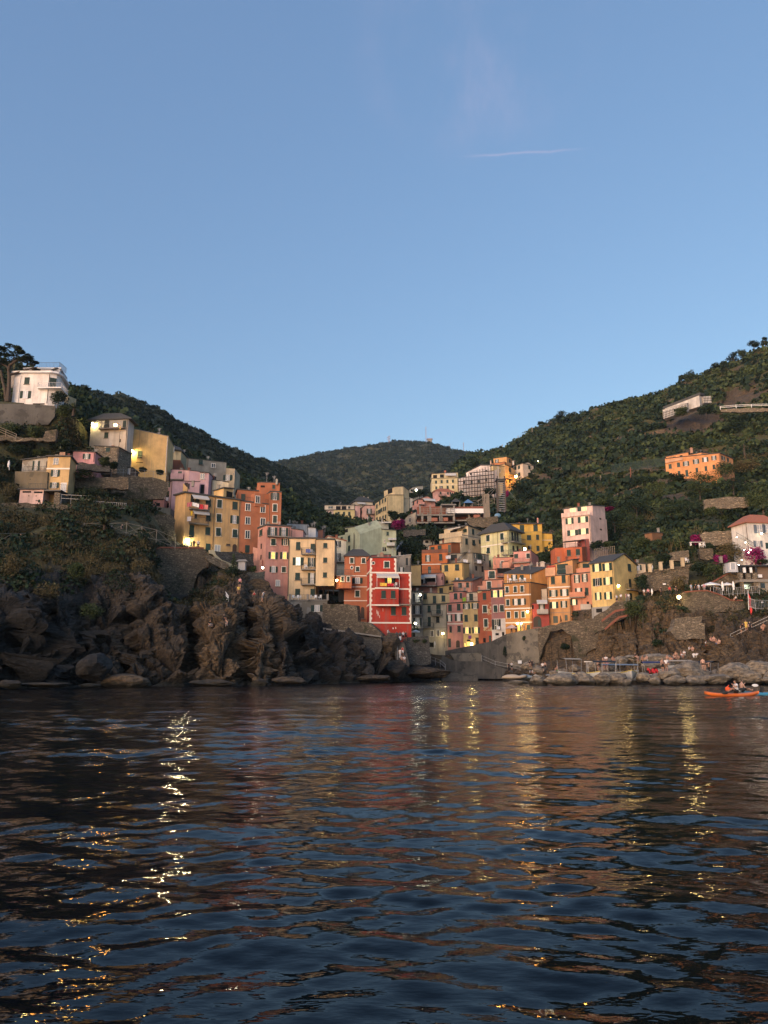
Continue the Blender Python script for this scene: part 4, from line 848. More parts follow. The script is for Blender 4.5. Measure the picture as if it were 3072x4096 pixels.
h.w('Ol', 0, [(1196, 915)], 100, 88).w('Ol', 0, [(1274, 910)], 76, 88).w('S', 0, [(1200, 1110), (1285, 1106)], 52, 90).w('o', 0, [(1212, 1320)], 112, 138, 1, shut='shutter_dark').w('h', 0, [(1222, 1450)], 44, 30, 1).w('h', 0, [(1303, 1445)], 30, 50, 1)
OO = (.46, .215, .07)
h = House('ochre-orange house with white bands and a lit bar at street level')
h.block('G', [(170, 868), (436, 845), (606, 845)], [170, 167.5, 173], 1330, OO, roof='slab', over=.12, th=.2, flat=True, down=4)
h.block('G', [(168, 755), (440, 760), (606, 690)], [174.5, 173, 175], 850, (.54, .26, .075), roof='slab', over=.2, th=.18, down=.5, level=False)
h.w('S', 0, [(200, 917), (284, 913), (353, 908)], 32, 62).w('S', 0, [(208, 1047)], 32, 62).w('oc', 0, [(290, 1041)], 66, 62).w('oc', 0, [(358, 1038)], 64, 62).w('S', 0, [(216, 1173), (295, 1172), (364, 1169)], 34, 64)
for y in (970, 1108, 1252): h.band(0, y, 310, h=.3)
h.w('dl', 0, [(330, 1300)], 46, 70).w('d', 0, [(418, 1298)], 36, 50).w('oc', 0, [(272, 795)], 56, 60, 1).w('s', 0, [(350, 790)], 40, 50, 1).w('oc', 0, [(450-10, 775)], 10, 50, 1)
h.terrace('G', [(172, 862), (436, 840)], [169.6, 167.2], .8)
h = House('crimson little house with a big arch at its foot and a railed loggia')
CRI = (.38, .07, .055)
h.block('G', [(455, 1060), (622, 1045)], [167, 166.5], 1290, CRI, roof='slab', over=.1, th=.14, dep=5)
h.block('G', [(486, 915), (606, 905)], [171, 171], 1040, wallmat((.60, .52, .42), .4, (.36, .22, .18), .33), roof='slab', over=.12, th=.12, dep=5, level=False)
h.w('s', 0, [(540, 957)], 24, 66, 1).w('oc', 0, [(553, 1082)], 60, 60).w('h', 0, [(463, 1092)], 18, 40).awn(0, 500, 606, 1022, 1055, 1.2).balc(0, 505, 618, 1160, 1118, .9, solid=(.44, .40, .36)).w('a', 0, [(510, 1262)], 84, 70).w('d', 0, [(528, 1255)], 26, 66)
SO = (.60, .31, .125)
h = House('peach-orange house with great green loggia shutter and cream bands')
h.block('G', [(610, 782), (836, 765), (862, 768)], [168, 166, 168], 1260, SO, roof='slab', over=.2, th=.18, down=4)
h.block('G', [(640, 672), (866, 612), (930, 605)], [173, 170, 173], 790, SO, roof='slab', over=.2, th=.18, down=.5, level=False)
h.w('s', 0, [(668, 820), (777, 808)], 40, 76).w('o', 0, [(674, 953)], 80, 66).w('oc', 0, [(785, 945)], 82, 68).w('op', 0, [(680, 1073)], 80, 64).w('o', 0, [(780, 1065)], 62, 66).w('d', 0, [(695, 1220)], 48, 70, ).w('d', 0, [(803, 1203)], 30, 58).band(0, 890, 720, h=.25).band(0, 1005, 720, h=.25).band(0, 1150, 720, h=.1, c='concrete').w('s', 0, [(768, 705)], 112, 104, 1)
h.terrace('G', [(595, 780), (690, 772)], [167.6, 167], 1.9, solid=(.60, .34, .2)).terrace('G', [(805, 752), (866, 750)], [165.6, 166], 1.9, solid=(.60, .34, .2)).pipe(0, 618, 785, 1255)
h.block('G', [(618, 672), (690, 665)], [172, 172], 780, (.46, .07, .045), roof=None, dep=2, down=.5, level=False)
h = House('coral-pink house with solid pink balcony between the peach and the yellow houses')
CO = (.55, .235, .145)
h.block('G', [(838, 762), (866, 760), (1062, 740)], [167.5, 165.2, 163.5], 1120, CO, roof='slab', over=.15, th=.2, down=6)
h.block('G', [(905, 700), (1046, 690)], [167, 166], 762, CO, roof=None, dep=4, down=.5, level=False)
h.block('G', [(946, 640), (1046, 628)], [170, 170], 700, (.5, .3, .15), roof='slab', over=.3, th=.15, dep=4, down=1, level=False)
h.w('o', 1, [(913, 805)], 56, 80).w('o', 1, [(993, 795)], 56, 80).w('oc', 1, [(930, 922)], 70, 44).w('s', 1, [(1013, 932)], 34, 76).w('op', 1, [(884, 1043)], 66, 56).balc(1, 846, 1000, 992, 942, 1.0, solid=CO).balc(1, 958, 1064, 1118, 1066, 1.1, solid=(.5, .45, .4)).w('h', 1, [(925, 1165)], 110, 70).w('h', 1, [(1025, 1050)], 26, 26).w('s', 0, [(1005, 672)], 66, 46, 2)
YL = (.64, .46, .185)
h = House('large yellow gable-fronted house with glowing windows beside the restaurant terrace')
h.block('G', [(1045, 655), (1280, 622), (1515, 612)], [154.5, 150, 156.5], 1010, YL, roof=None, flat=True, ridge=(1, (1388, 552)), over=.35, down=8, th=.2)
h.block('G', [(1062, 1098), (1300, 1078)], [154, 149.95], 1150, (.30, .29, .27), roof=None, dep=1, down=3, level=False)
h.w('op', 0, [(1118, 692)], 90, 78).w('op', 0, [(1222, 683)], 92, 76).w('o', 0, [(1123, 838)], 86, 78).w('op', 0, [(1230, 827)], 90, 76).w('op', 0, [(1132, 982)], 60, 76).w('op', 0, [(1232, 977)], 74, 74).w('s', 1, [(1447, 690)], 30, 74).w('d', 1, [(1455, 850)], 24, 84).w('d', 1, [(1463, 985)], 24, 66).balc(1, 1412, 1532, 918, 868, .9)  # pale panes here emit in place of the reflected sunset sky
h.w('hl', 0, [(1140, 1128)], 60, 40, 1)
h = House('white flat-roofed annex with dark shutters behind the large yellow house'); h.block('G', [(1505, 645), (1612, 655)], [158, 158], 770, (.56, .46, .34), roof='slab', over=.2, th=.14, dep=6); h.w('oc', 0, [(1540, 690)], 60, 54)
# hillside
PH = (.60, .265, .105)
h = House('long orange farmhouse with green shutters alone on the wooded hillside')
h.block('H', [(447, 1538), (1046, 1420), (1192, 1470)], [262, 255, 262], 1660, PH, roof='slab', over=.3, th=.25, flat=True, down=5)
h.block('H', [(452, 1460), (700, 1408), ], [267, 264], 1530, PH, roof='slab', over=.3, th=.25, dep=6, down=.5, level=False)
h.block('H', [(660, 1450), (845, 1412), (980, 1425)], [265, 262, 266], 1490, PH, roof='slab', over=.2, th=.2, down=.5, level=False)
h.w('s', 0, [(499, 1564), (592, 1546)], 34, 50).w('o', 0, [(675, 1534), (785, 1511)], 66, 50).w('oc', 0, [(888, 1490)], 66, 50).w('o', 0, [(983, 1472)], 52, 48).w('s', 0, [(510, 1662), (598, 1640), (795, 1605), (895, 1588), (983, 1570)], 28, 52).w('s', 0, [(684, 1640)], 30, 72).w('o', 1, [(1085, 1474)], 38, 44).w('s', 1, [(1137, 1490)], 18, 40).w('h', 0, [(550, 1482), (622, 1466)], 32, 50, 1)
h.terrace('H', [(447, 1530), (640, 1492)], [261.6, 259.4], 1.0, solid=(.52, .30, .18)).chim('H', 735, 1400, 22, 34, 263, (.55, .3, .2))
h = House('long white cemetery building with rows of niches under a tilted slate roof', 'cemetery', 'cemetery_building')
h.block('H', [(440, 925), (820, 778), (862, 790)], [345, 330, 333], 880, (.50, .48, .45), roof='slab', over=.6, th=1.2, roofmat='slate', down=.8)
h.block('H', [(416, 942), (680, 868), (700, 872)], [342, 331, 334], 935, (.50, .48, .45), roof='slab', over=.15, th=.2, roofmat='concrete', down=.8)
h.block('H', [(864, 790), (950, 785), ], [331, 331], 840, (.50, .48, .45), roof=None, ridge=None, dep=5, down=1)
mb = MB(); o, u, n, L, zt = h.blocks[1]['faces'][0]
for k in range(16):
 mb.obox(o + u * (L * (k + .5)/16) + Z * (zt - o.z - 2.0) + n * .03, u * .12, n * .05, Z * 2.0)
for k in range(3): mb.obox(o + u * L/2 + Z * (zt - o.z - .9 - 1.1*k) + n * .03, u * L/2, n * .045, Z * .1)
h.extra('niche_grid', mb, M['iron']); mb = MB()
o, u, n, L, zt = h.blocks[2]['faces'][0]
for k in range(5): mb.obox(o + u * (L * (k + .5)/5) + Z * (zt - o.z - 2.0) + n * .03, u * .1, n * .05, Z * 2.0)
for k in range(3): mb.obox(o + u * L/2 + Z * (zt - o.z - .9 - 1.2*k) + n * .03, u * L/2, n * .045, Z * .1)
h.extra('niche_grid', mb, M['iron'])
h = House('white house with blue-grey shutters and red tiled roof at the edge of the bay', shut='shutter_dark')
h.block('M', [(1290, -10), (1448, -20), (1760, -20)], [156, 151, 152], 250, (.64, .60, .56), roof='hip', roofmat='tile', over=.5, th=.2, flat=True, down=5)
M['shutter_blue'] = louvre('blue_grey_shutter', (.12, .15, .19))
h.w('oc', 1, [(1575, 40)], 110, 84, shut='shutter_blue').w('oc', 1, [(1650, 36)], 90, 84, shut='shutter_blue').w('oc', 1, [(1560, 185)], 84, 60, shut='shutter_blue').w('d', 1, [(1650, 205)], 30, 60).terrace('M', [(1350, 118), (1440, 170), (1520, 225)], [152, 151, 150], 1.0)
h = House('brown wooden garden hut among the green terraces', 'shed', 'garden_shed'); h.block('M', [(440, 90), (512, 76), (618, 80)], [178, 176, 178], 155, (.20, .10, .05), roof='slab', over=.25, th=.12, down=3)
h = House('little white utility hut with pale blue door beside the magenta bushes', 'shed', 'utility_hut', trim='white'); h.block('M', [(1264, 372), (1356, 362)], [146, 146], 440, (.40, .42, .46), roof='slab', over=.12, th=.1, dep=2.5, down=.5); h.w('Dc', 0, [(1312, 405)], 44, 62)
h = House('tumbledown white hut below the salmon-pink house with dark openings', 'shed', 'shed'); h.block('F', [(245, 200), (390, 190)], [226, 226], 250, (.5, .46, .40), roof='slab', over=.2, th=.12, dep=4); h.w('h', 0, [(290, 222), (362, 205)], 44, 34)
h = House('bare stone cottage with ragged plaster beside the building site'); h.block('D', [(1232, 555), (1375, 492), (1440, 510)], [262, 258, 263], 650, wallmat((.34, .30, .24), .5, (.2, .18, .15), .4), roof='slab', over=.15, th=.12); h.w('f', 0, [(1295, 598)], 24, 56)
# ---------------------------------------------------------------- retaining walls, quays, steps
def wallpoly(label, name, cat, m, fr, pts, DL, DR=None, th=1.2, level=True, front=4.0, cap=None, group=None):
 """a standing wall: outline in its own upright plane (depth DL at its left end, DR at its right end), built th metres thick"""
 DR = DL if DR is None else DR
 xs = [p[0] for p in pts]; a = P(fr, (min(xs), pts[0][1]), DL); b = P(fr, (max(xs), pts[0][1]), DR)
 u = Vector((b.x - a.x, b.y - a.y, 0)).normalized(); n = Vector((u.y, -u.x, 0))
 Q = [on_plane(fr, p, a, n) for p in pts]; mb = MB()
 if name not in ('bridge_coping', 'ledge', 'stair_parapet') and 'masonry' in m.name:      # uneven, crumbling edges
  q2 = []
  for p, q in zip(Q, Q[1:] + Q[:1]):
   k = max(1, int((q - p).length / 1.1)); q2.append(p)
   for i in range(1, k): q2.append(p.lerp(q, i/k) + u * rnd.uniform(-.22, .22) + Z * rnd.uniform(-.26, .2))
  Q = q2
 KEEP.append(([px(fr, p) for p in pts], (DL + DR) / 2, .8))
 area = sum(p[0]*q[1] - q[0]*p[1] for p, q in zip(pts, pts[1:] + pts[:1]))
 if area < 0: Q = Q[::-1]
 mb.prism(Q, -n * th)
 o = mb.build(name, m); tag(o, label, cat, group)
 L = (b - a).length; FOOT.append([tuple((q)[:2]) for q in (a, b, b - n*th, a - n*th)])
 if level:
  z = [q.z for q in Q]
  LEVEL.append((Vector((a.x, a.y, 0)), u, L, n, front, min(z) + .3, 2.0, max(z) - .1))
 if cap:
  k = MB()
  tops = [on_plane(fr, p, a, n) for p in cap]
  for p, q in zip(tops, tops[1:]):
   d = q - p; L = d.length; d.normalize(); k.obox((p + q)/2 - n * (th/2), d * (L/2), n * (th/2 + .12), Z * .12)
  k.build('coping', M['terracotta'], o)
 return o
M['terracotta'] = plain('terracotta_coping', (.20, .072, .045), .85, var=.4, scale=1.5)
M['oldwall'] = wallmat((.115, .108, .095), .5, (.07, .066, .058), .42); M['brownwall'] = wallmat((.15, .12, .075), .5, (.09, .075, .05), .4)
M['quay'] = wallmat((.20, .175, .135), .55, (.10, .09, .075), .45); M['quay_dark'] = wallmat((.085, .08, .072), .5, (.05, .048, .045), .4)
W, MG, ML, MA = wallpoly, M['masonry_grey'], M['masonry_light'], M['masonry']
W('long smooth grey retaining wall under the white villa', 'retaining_wall', 'wall', M['oldwall'], 'A', [(-160, 838), (215, 836), (520, 850), (700, 866), (692, 1000), (610, 1100), (-160, 1110)], 144.5, 149)
W('stepped rubble terrace wall holding the overgrown bank below the grey retaining wall', 'terrace_wall', 'wall', MA, 'A', [(-160, 1240), (200, 1248), (300, 1270), (545, 1270), (575, 1182), (716, 1160), (702, 1310), (-160, 1300)], 137, 139)
W('brown plastered wall under the cream pent-roofed house', 'retaining_wall', 'wall', M['brownwall'], 'A', [(190, 1692), (604, 1700), (588, 1935), (180, 1935)], 133.6, 132.6)
W('rubble garden wall running from the yellow house towards the shed', 'garden_wall', 'wall', MA, 'A', [(885, 1782), (1270, 1772), (1620, 1765), (1620, 1915), (885, 1905)], 139, 141)
W('low grey wall under the pink bungalow and stone hut', 'garden_wall', 'wall', MG, 'A', [(970, 1580), (1200, 1595), (1390, 1660), (1390, 1700), (970, 1670)], 141.5, 142)
W('tall rubble terrace wall with pale top below the plain yellow gable', 'terrace_wall', 'wall', MA, 'B', [(-20, 662), (300, 672), (520, 692), (640, 722), (735, 765), (735, 870), (680, 985), (-20, 985)], 146, 151)
W('broad rough-stone bank wall below the railed garden terrace', 'terrace_wall', 'wall', MA, 'B', [(-60, 1112), (550, 1118), (560, 1185), (770, 1190), (834, 1260), (842, 1625), (700, 1600), (480, 1500), (-60, 1400)], 141, 148)
W('massive mossy rubble wall with rust-red coping in front of the ochre houses', 'bastion_wall', 'wall', MA, 'J', [(-55, 108), (-20, 97), (390, 101), (448, 170), (440, 270), (330, 350), (270, 560), (-60, 520)], 127, 130, 2.0, cap=[(-55, 106), (-20, 95), (392, 99)])
W('sloping stone parapet of the stair down from the ochre houses', 'stair_parapet', 'wall', ML, 'J', [(395, 165), (450, 168), (625, 246), (640, 322), (560, 290), (440, 232)], 127.4, 130, .6)
W('pale cream curved stair parapet with a square post', 'stair_parapet', 'wall', wallmat((.50, .44, .29), .3), 'J', [(446, 118), (490, 118), (510, 165), (560, 210), (700, 268), (765, 330), (784, 368), (770, 368), (740, 320), (610, 262), (520, 215), (480, 160), (446, 150)], 129, 133, .4, level=False)
W('dark masonry wall under the orange-red house', 'retaining_wall', 'wall', MG, 'J', [(500, 128), (640, 135), (866, 152), (868, 262), (760, 262), (600, 240), (540, 200)], 140, 146)
W('small grey wall with a black arch beside the mauve tower house', 'archway_wall', 'wall', MG, 'J', [(780, 322), (972, 318), (972, 480), (960, 480), (955, 420), (935, 398), (915, 420), (910, 470), (800, 440)], 138, 140)
W('rubble wall joining the grey base house to the red house', 'retaining_wall', 'wall', MA, 'K', [(-20, 28), (150, 40), (300, 52), (312, 205), (420, 218), (535, 322), (545, 350), (-20, 276)], 141.5, 136)
W('long sloping ledge of the footpath below the red house', 'ledge', 'wall', M['concrete'], 'K', [(-20, 262), (530, 340), (530, 353), (-20, 278)], 133.5, 132.5, 2.5, level=False)
W('dark stone footing wall under the sloping ledge', 'footing_wall', 'wall', MG, 'K', [(20, 285), (530, 352), (545, 440), (480, 620), (60, 500)], 133.8, 133)
W('grey stone bastion with plants along its top beside the harbour steps', 'bastion_wall', 'wall', MG, 'K', [(745, 392), (770, 355), (860, 348), (980, 342), (1002, 605), (800, 612), (752, 575)], 139, 141)
W('flaky concrete retaining wall with brown streaks below the bar terrace', 'retaining_wall', 'wall', M['quay'], 'L', [(346, 238), (640, 178), (702, 170), (712, 560), (520, 620), (346, 600)], 164, 161)
W('dark grey sloping quay wall below the flaking plum house', 'quay_wall', 'wall', M['quay_dark'], 'L', [(-330, 425), (0, 357), (180, 320), (350, 236), (350, 620), (80, 540), (-330, 470)], 169, 164)
W('pale concrete slab wall above the boat ramp', 'quay_wall', 'wall', M['quay'], 'K', [(1185, 508), (1482, 500), (1492, 585), (1240, 590)], 164, 164.5)
W('dark concrete quay front with stairs on top at the harbour mouth', 'quay', 'quay', M['quay_dark'], 'K', [(1100, 600), (1110, 520), (1180, 560), (1245, 580), (1500, 582), (1580, 612), (1740, 660), (1900, 700), (1905, 750), (1320, 745), (1170, 690)], 158, 156.5, 3.0, level=False)
W('high rubble wall under the peach and coral houses', 'retaining_wall', 'wall', MA, 'L', [(700, 176), (830, 138), (1080, 88), (1400, 45), (1640, -40), (1659, 60), (1440, 190), (1440, 330), (1240, 440), (1200, 540), (1110, 530), (1060, 250), (960, 180), (830, 210), (780, 330), (712, 520)], 160.6, 150)
W('sloping rubble parapet climbing to the yellow gabled house', 'parapet_wall', 'wall', MA, 'M', [(-60, 905), (0, 868), (150, 760), (245, 742), (290, 835), (290, 900), (150, 960), (-60, 1080)], 148, 145)
W('rust-red arched coping of the upper footbridge stair', 'bridge_coping', 'coping', M['terracotta'], 'M', [(12, 940), (150, 838), (270, 822), (276, 836), (155, 860), (22, 956)], 144.6, 143.6, .8, level=False)
W('rust-red arched coping of the lower footbridge stair', 'bridge_coping', 'coping', M['terracotta'], 'M', [(42, 1022), (180, 902), (285, 882), (290, 898), (190, 922), (55, 1036)], 143.8, 142.8, .8, level=False)
W('dry-stone terrace wall with rust coping below the white parasols', 'terrace_wall', 'wall', MA, 'M', [(800, 672), (960, 652), (1060, 650), (1180, 690), (1290, 745), (1410, 748), (1440, 830), (1300, 850), (930, 880), (830, 800)], 140, 140, cap=[(840, 662), (960, 650), (1060, 648), (1180, 688), (1290, 742), (1410, 745)])
W('patch of pale squared masonry let into the brown cliff', 'masonry_patch', 'wall', ML, 'M', [(745, 925), (860, 905), (1012, 896), (1000, 968), (1038, 970), (1040, 1130), (765, 1132), (692, 1050)], 132, 131.5, 2.5)
W('ivy-draped rubble wall carrying the four cream pillars', 'retaining_wall', 'wall', MA, 'M', [(362, 485), (480, 452), (600, 430), (715, 412), (830, 390), (935, 380), (880, 450), (872, 630), (400, 660)], 153, 152)
W('rounded rubble terrace wall below the white edge house', 'terrace_wall', 'wall', ML, 'M', [(985, 105), (1030, 66), (1150, 56), (1342, 60), (1346, 190), (1045, 200)], 160, 158)
W('short rubble wall among the shrubs above the four pillars', 'terrace_wall', 'wall', ML, 'M', [(690, 275), (780, 256), (875, 250), (882, 345), (700, 352)], 157, 157)
W('squared rubble wall under the white garden table', 'terrace_wall', 'wall', MA, 'M', [(985, 232), (1112, 230), (1112, 335), (992, 335)], 156.5, 156.5)
W('stair wall with a slanting rust coping rising behind the parasols', 'stair_wall', 'wall', MA, 'M', [(1110, 568), (1250, 488), (1390, 412), (1395, 545), (1300, 600), (1120, 600)], 148, 148, cap=[(1110, 566), (1250, 486), (1390, 410)])
W('ruined rubble wall on the slope below the orange farmhouse', 'terrace_wall', 'wall', ML, 'H', [(870, 1935), (1030, 1915), (1200, 1900), (1370, 1900), (1375, 2010), (880, 2040)], 186, 184)
W('rubble bank wall below the building site', 'terrace_wall', 'wall', MA, 'E', [(700, 900), (1130, 880), (1140, 1010), (930, 1030), (760, 1000)], 236, 232)
W('dry-stone bank in straw-coloured grass beside the magenta bush', 'terrace_wall', 'wall', MG, 'D', [(1200, 735), (1500, 715), (1500, 800), (1210, 815)], 222, 222)
W('stone parapet of the hill road below the bare rock face', 'road_wall', 'wall', ML, 'H', [(1055, 935), (1200, 922), (1620, 915), (1620, 955), (1300, 965), (1060, 960)], 300, 290)
W('low stone wall of the railed promenade on the headland', 'promenade_wall', 'wall', MG, 'I', [(-60, 312), (400, 308), (400, 350), (-60, 365)], 105.5, 113.5, 1.0, level=False)
W('rubble wall with caper plants below the pink garage', 'terrace_wall', 'wall', MA, 'A', [(-160, 2085), (240, 2092), (760, 2105), (930, 2112), (940, 2230), (-160, 2230)], 126.5, 130)
for (x0, y0, x1, y1, D, k, lab) in ((700, 400, 745, 590, 136, 14, 'narrow stone steps down to the bathing rocks'), (1150, 690, 1320, 740, 153, 6, 'low concrete landing steps at the waterline')):
 mb = MB(); a, b = P('K', (x0 if k > 6 else x0, y0), D), P('K', (x1 if k > 6 else x0 + 10, y1), D - 3)
 for i in range(k):
  q = a.lerp(b, i/(k-1)); wd = 2.0 if k > 6 else 7.0; mb.box(q + Vector((wd/2 - 1, .2, -.6)), wd, .9, 1.2)
 tag(mb.build('stone_steps', M['quay_dark']), lab, 'steps')
mb = MB(); a, b = P('M', (800, 1320), 127), P('M', (950, 1225), 131)
for i in range(12): mb.box(a.lerp(b, i/11) + Vector((0, 0, -.8)), 4.2, 1.0, 1.6)
tag(mb.build('stone_steps', M['masonry']), 'worn stone steps full of sitting people above the boats', 'steps')
# ---------------------------------------------------------------- boulders
def boulder(fr, c, wd, ht, D, label, seed, dep=None, group='boulders of the harbour breakwater', m='boulder', sink=.25):
 q = P(fr, c, D); k = FR[fr][2] / FPX * D; rx, rz = wd*k/2, ht*k/2; ry = dep or (rx + rz) * .6
 n, kk = 28, 16; th = np.linspace(-math.pi/2, math.pi/2, kk); ph = np.linspace(0, 2*math.pi, n, endpoint=False)
 T, Ph = np.meshgrid(th, ph, indexing='ij'); d = np.stack([np.cos(T)*np.cos(Ph), np.cos(T)*np.sin(Ph), np.sin(T)], -1)
 rsd = np.random.RandomState(seed); pl = rsd.normal(size=(9, 3)); pl /= np.linalg.norm(pl, axis=1)[:, None]; of = rsd.uniform(.72, .95, 9)
 r = np.ones(T.shape) * 1.12
 for v, o in zip(pl, of):
  dd = (d * v).sum(-1); r = np.where(dd > .15, np.minimum(r, o / np.maximum(dd, .15)), r)
 r = r * (1 + .10 * fbm(d * 2.2 + seed, 4)); v = d * r[..., None] * np.array([rx, ry, rz]); v[..., 2] -= rz * sink * 0
 idx = np.arange(kk)[:-1, None] * n + np.arange(n)[None, :]; nx = np.arange(kk)[:-1, None] * n + (np.arange(n)[None, :] + 1) % n
 f = np.stack([idx.ravel(), nx.ravel(), (nx + n).ravel(), (idx + n).ravel()], 1)
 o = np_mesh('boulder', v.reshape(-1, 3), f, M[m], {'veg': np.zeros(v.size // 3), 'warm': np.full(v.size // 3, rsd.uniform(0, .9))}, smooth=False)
 o.location = q; return tag(o, label, 'boulder', group)
BL = [('L', 700, 760, 190, 110, 102, 'low pale boulder beside the big block of the breakwater'), ('L', 950, 745, 320, 130, 101, 'widest block-shaped brown boulder of the breakwater'), ('L', 1200, 740, 220, 130, 101.5, 'squarish tan boulder next to the widest block'), ('L', 1400, 740, 180, 110, 101, 'rounded tan boulder in front of the yellow boat'),
('L', 1570, 745, 180, 130, 101.5, 'pale speckled boulder at the middle of the breakwater'), ('L', 480, 775, 190, 40, 100, 'flat wet rock awash at the end of the breakwater'), ('M', 40, 1540, 110, 80, 101, 'grey boulder touching the pale speckled one'), ('M', 170, 1530, 150, 110, 101.5, 'whitish round boulder left of the round white boat'), ('M', 270, 1555, 90, 60, 100, 'small dark boulder before the round white boat'), ('M', 425, 1500, 130, 90, 103, 'brown boulder behind the round white boat'),
('M', 560, 1500, 120, 60, 104, 'low brown boulder in the second row'), ('M', 540, 1548, 90, 70, 100.5, 'small pale boulder at the waterline'), ('M', 680, 1480, 180, 100, 103, 'grey-brown rounded boulder behind the mossy one'), ('M', 740, 1540, 170, 90, 100, 'pale boulder with green moss at its foot'), ('M', 880, 1450, 300, 170, 104, 'tall pointed grey boulder under the dark boat cover'), ('M', 910, 1540, 220, 80, 100.5, 'long low brown boulder below the pointed grey one'),
('M', 1120, 1530, 280, 110, 101, 'broad sloping grey-brown boulder near the kayak'), ('M', 1310, 1450, 250, 170, 104, 'large tan boulder with a pale crown behind the kayak'), ('M', 1470, 1505, 240, 120, 103, 'sloping brown boulder right behind the paddlers'), ('M', 1560, 1420, 290, 140, 106, 'big orange-brown boulder at the edge of the bay'), ('M', 1680, 1530, 120, 60, 101, 'low dark rock at the very edge of the bay'), ('M', 1140, 1475, 160, 80, 106, 'smooth grey boulder half hidden behind the broad sloping one'),
('M', 1800, 1500, 260, 140, 103, 'brown boulder beyond the edge of the bay'),
('M', 200, 1345, 110, 80, 118, 'white shore boulder below the seated couple'), ('M', 300, 1330, 130, 70, 119, 'pale flat shore boulder behind the boats'), ('M', 90, 1360, 90, 60, 117, 'small pale shore boulder behind the boats'), ('M', 560, 1345, 330, 110, 119, 'broad grey sloping slab under the sunbathers'), ('M', 400, 1345, 110, 60, 119, 'knobbly pale shore boulder by the boat canopies'), ('L', 1100, 610, 110, 60, 117, 'pale round boulder by the beached boat frame'), ('L', 1310, 590, 120, 80, 118, 'pale boulder under the long boat canopy'), ('L', 1420, 640, 100, 70, 116, 'dusty boulder between the boats'), ('L', 870, 670, 100, 60, 124, 'grey rock where the bather in green sits'), ('L', 600, 590, 160, 70, 146, 'dark rock with two people perched on it'), ('L', 720, 640, 130, 90, 140, 'dark rock behind the sitting group on the quay'), ('L', 1590, 560, 130, 110, 119, 'angular white shore boulder'), ('L', 1490, 620, 110, 80, 117.5, 'pinkish shore boulder by the swimmers'), ('L', 960, 650, 90, 55, 121, 'small grey boulder by the green bather'), ('M', 660, 1390, 130, 70, 114, 'grey boulder between the canopies'), ('M', 480, 1400, 120, 60, 113.5, 'brown boulder beside the blue boat cover')]
for i, (fr, x, y, w_, h_, D, lab) in enumerate(BL): boulder(fr, (x, y), w_ * 1.12, h_ * 1.15, D, lab, 20 + i)
BG = 'rocks at the cliff foot'
for i, (x, y, w_, h_, D, lab) in enumerate([(100, 1630, 200, 80, 77.5, 'long tan rock shelf at the foot of the dark cliff'), (420, 1635, 500, 50, 80, 'low wet rock shelf in front of the dark cliff'), (850, 1640, 200, 40, 84, 'flat rock just above the water beside the rock shelf'), (1200, 1610, 420, 140, 88, 'rounded dark rock at the cliff foot'), (900, 1470, 330, 240, 86, 'wedge-shaped dark rock leaning on the cliff')]):
 boulder('I', (x, y), w_, h_, D, lab, 90 + i, group=BG, m='rock')
for i, (fr, x, y, w_, h_, D, lab) in enumerate([('J', 480, 1380, 460, 60, 96, 'pale tide-washed ledge below the central rock'), ('J', 930, 1380, 180, 70, 97.5, 'tan ledge with white foam beside it'), ('J', 1200, 1360, 320, 70, 101, 'flat brown ledge right of the foam'), ('K', 480, 745, 340, 60, 122, 'long yellowish ledge below the footpath'), ('K', 950, 690, 420, 110, 139, 'smooth dark bathing rock by the harbour steps'), ('K', 660, 660, 240, 150, 132, 'bulging dark rock below the red house'), ('K', 610, 440, 200, 230, 135.5, 'dark jagged rock hiding the foot of the red house'), ('K', 860, 640, 160, 60, 141, 'flat step-like rock at the foot of the bastion')]):
 boulder(fr, (x, y), w_, h_, D, lab, 60 + i, group=BG, m='rock')
# ---------------------------------------------------------------- terrain
def knot(pxx, k):
 y, D = k
 r = pray(pxx, y if abs(y) > 400 else HOR); X = r.x / r.y * D if abs(y) > 400 else pray(pxx, HOR).x / pray(pxx, HOR).y * D
 z = CAM_H + r.z / r.y * D if abs(y) > 400 else y
 return (X, D, z)
def herm(xs, ys, xq):
 """smooth monotone-ish interpolation along the first axis"""
 xs = np.array(xs, float); ys = np.array(ys, float); d = np.diff(ys, axis=0) / np.diff(xs)[:, None]
 m = np.zeros_like(ys); m[1:-1] = np.where(d[1:] * d[:-1] > 0, 2 * d[1:] * d[:-1] / (d[1:] + d[:-1] + 1e-12), 0); m[0], m[-1] = d[0], d[-1]
 i = np.clip(np.searchsorted(xs, xq) - 1, 0, len(xs) - 2); h_ = (xs[i+1] - xs[i]); t = ((xq - xs[i]) / h_)[:, None]; h_ = h_[:, None]
 return (2*t**3-3*t**2+1)*ys[i] + (t**3-2*t**2+t)*h_*m[i] + (-2*t**3+3*t**2)*ys[i+1] + (t**3-t**2)*h_*m[i+1]
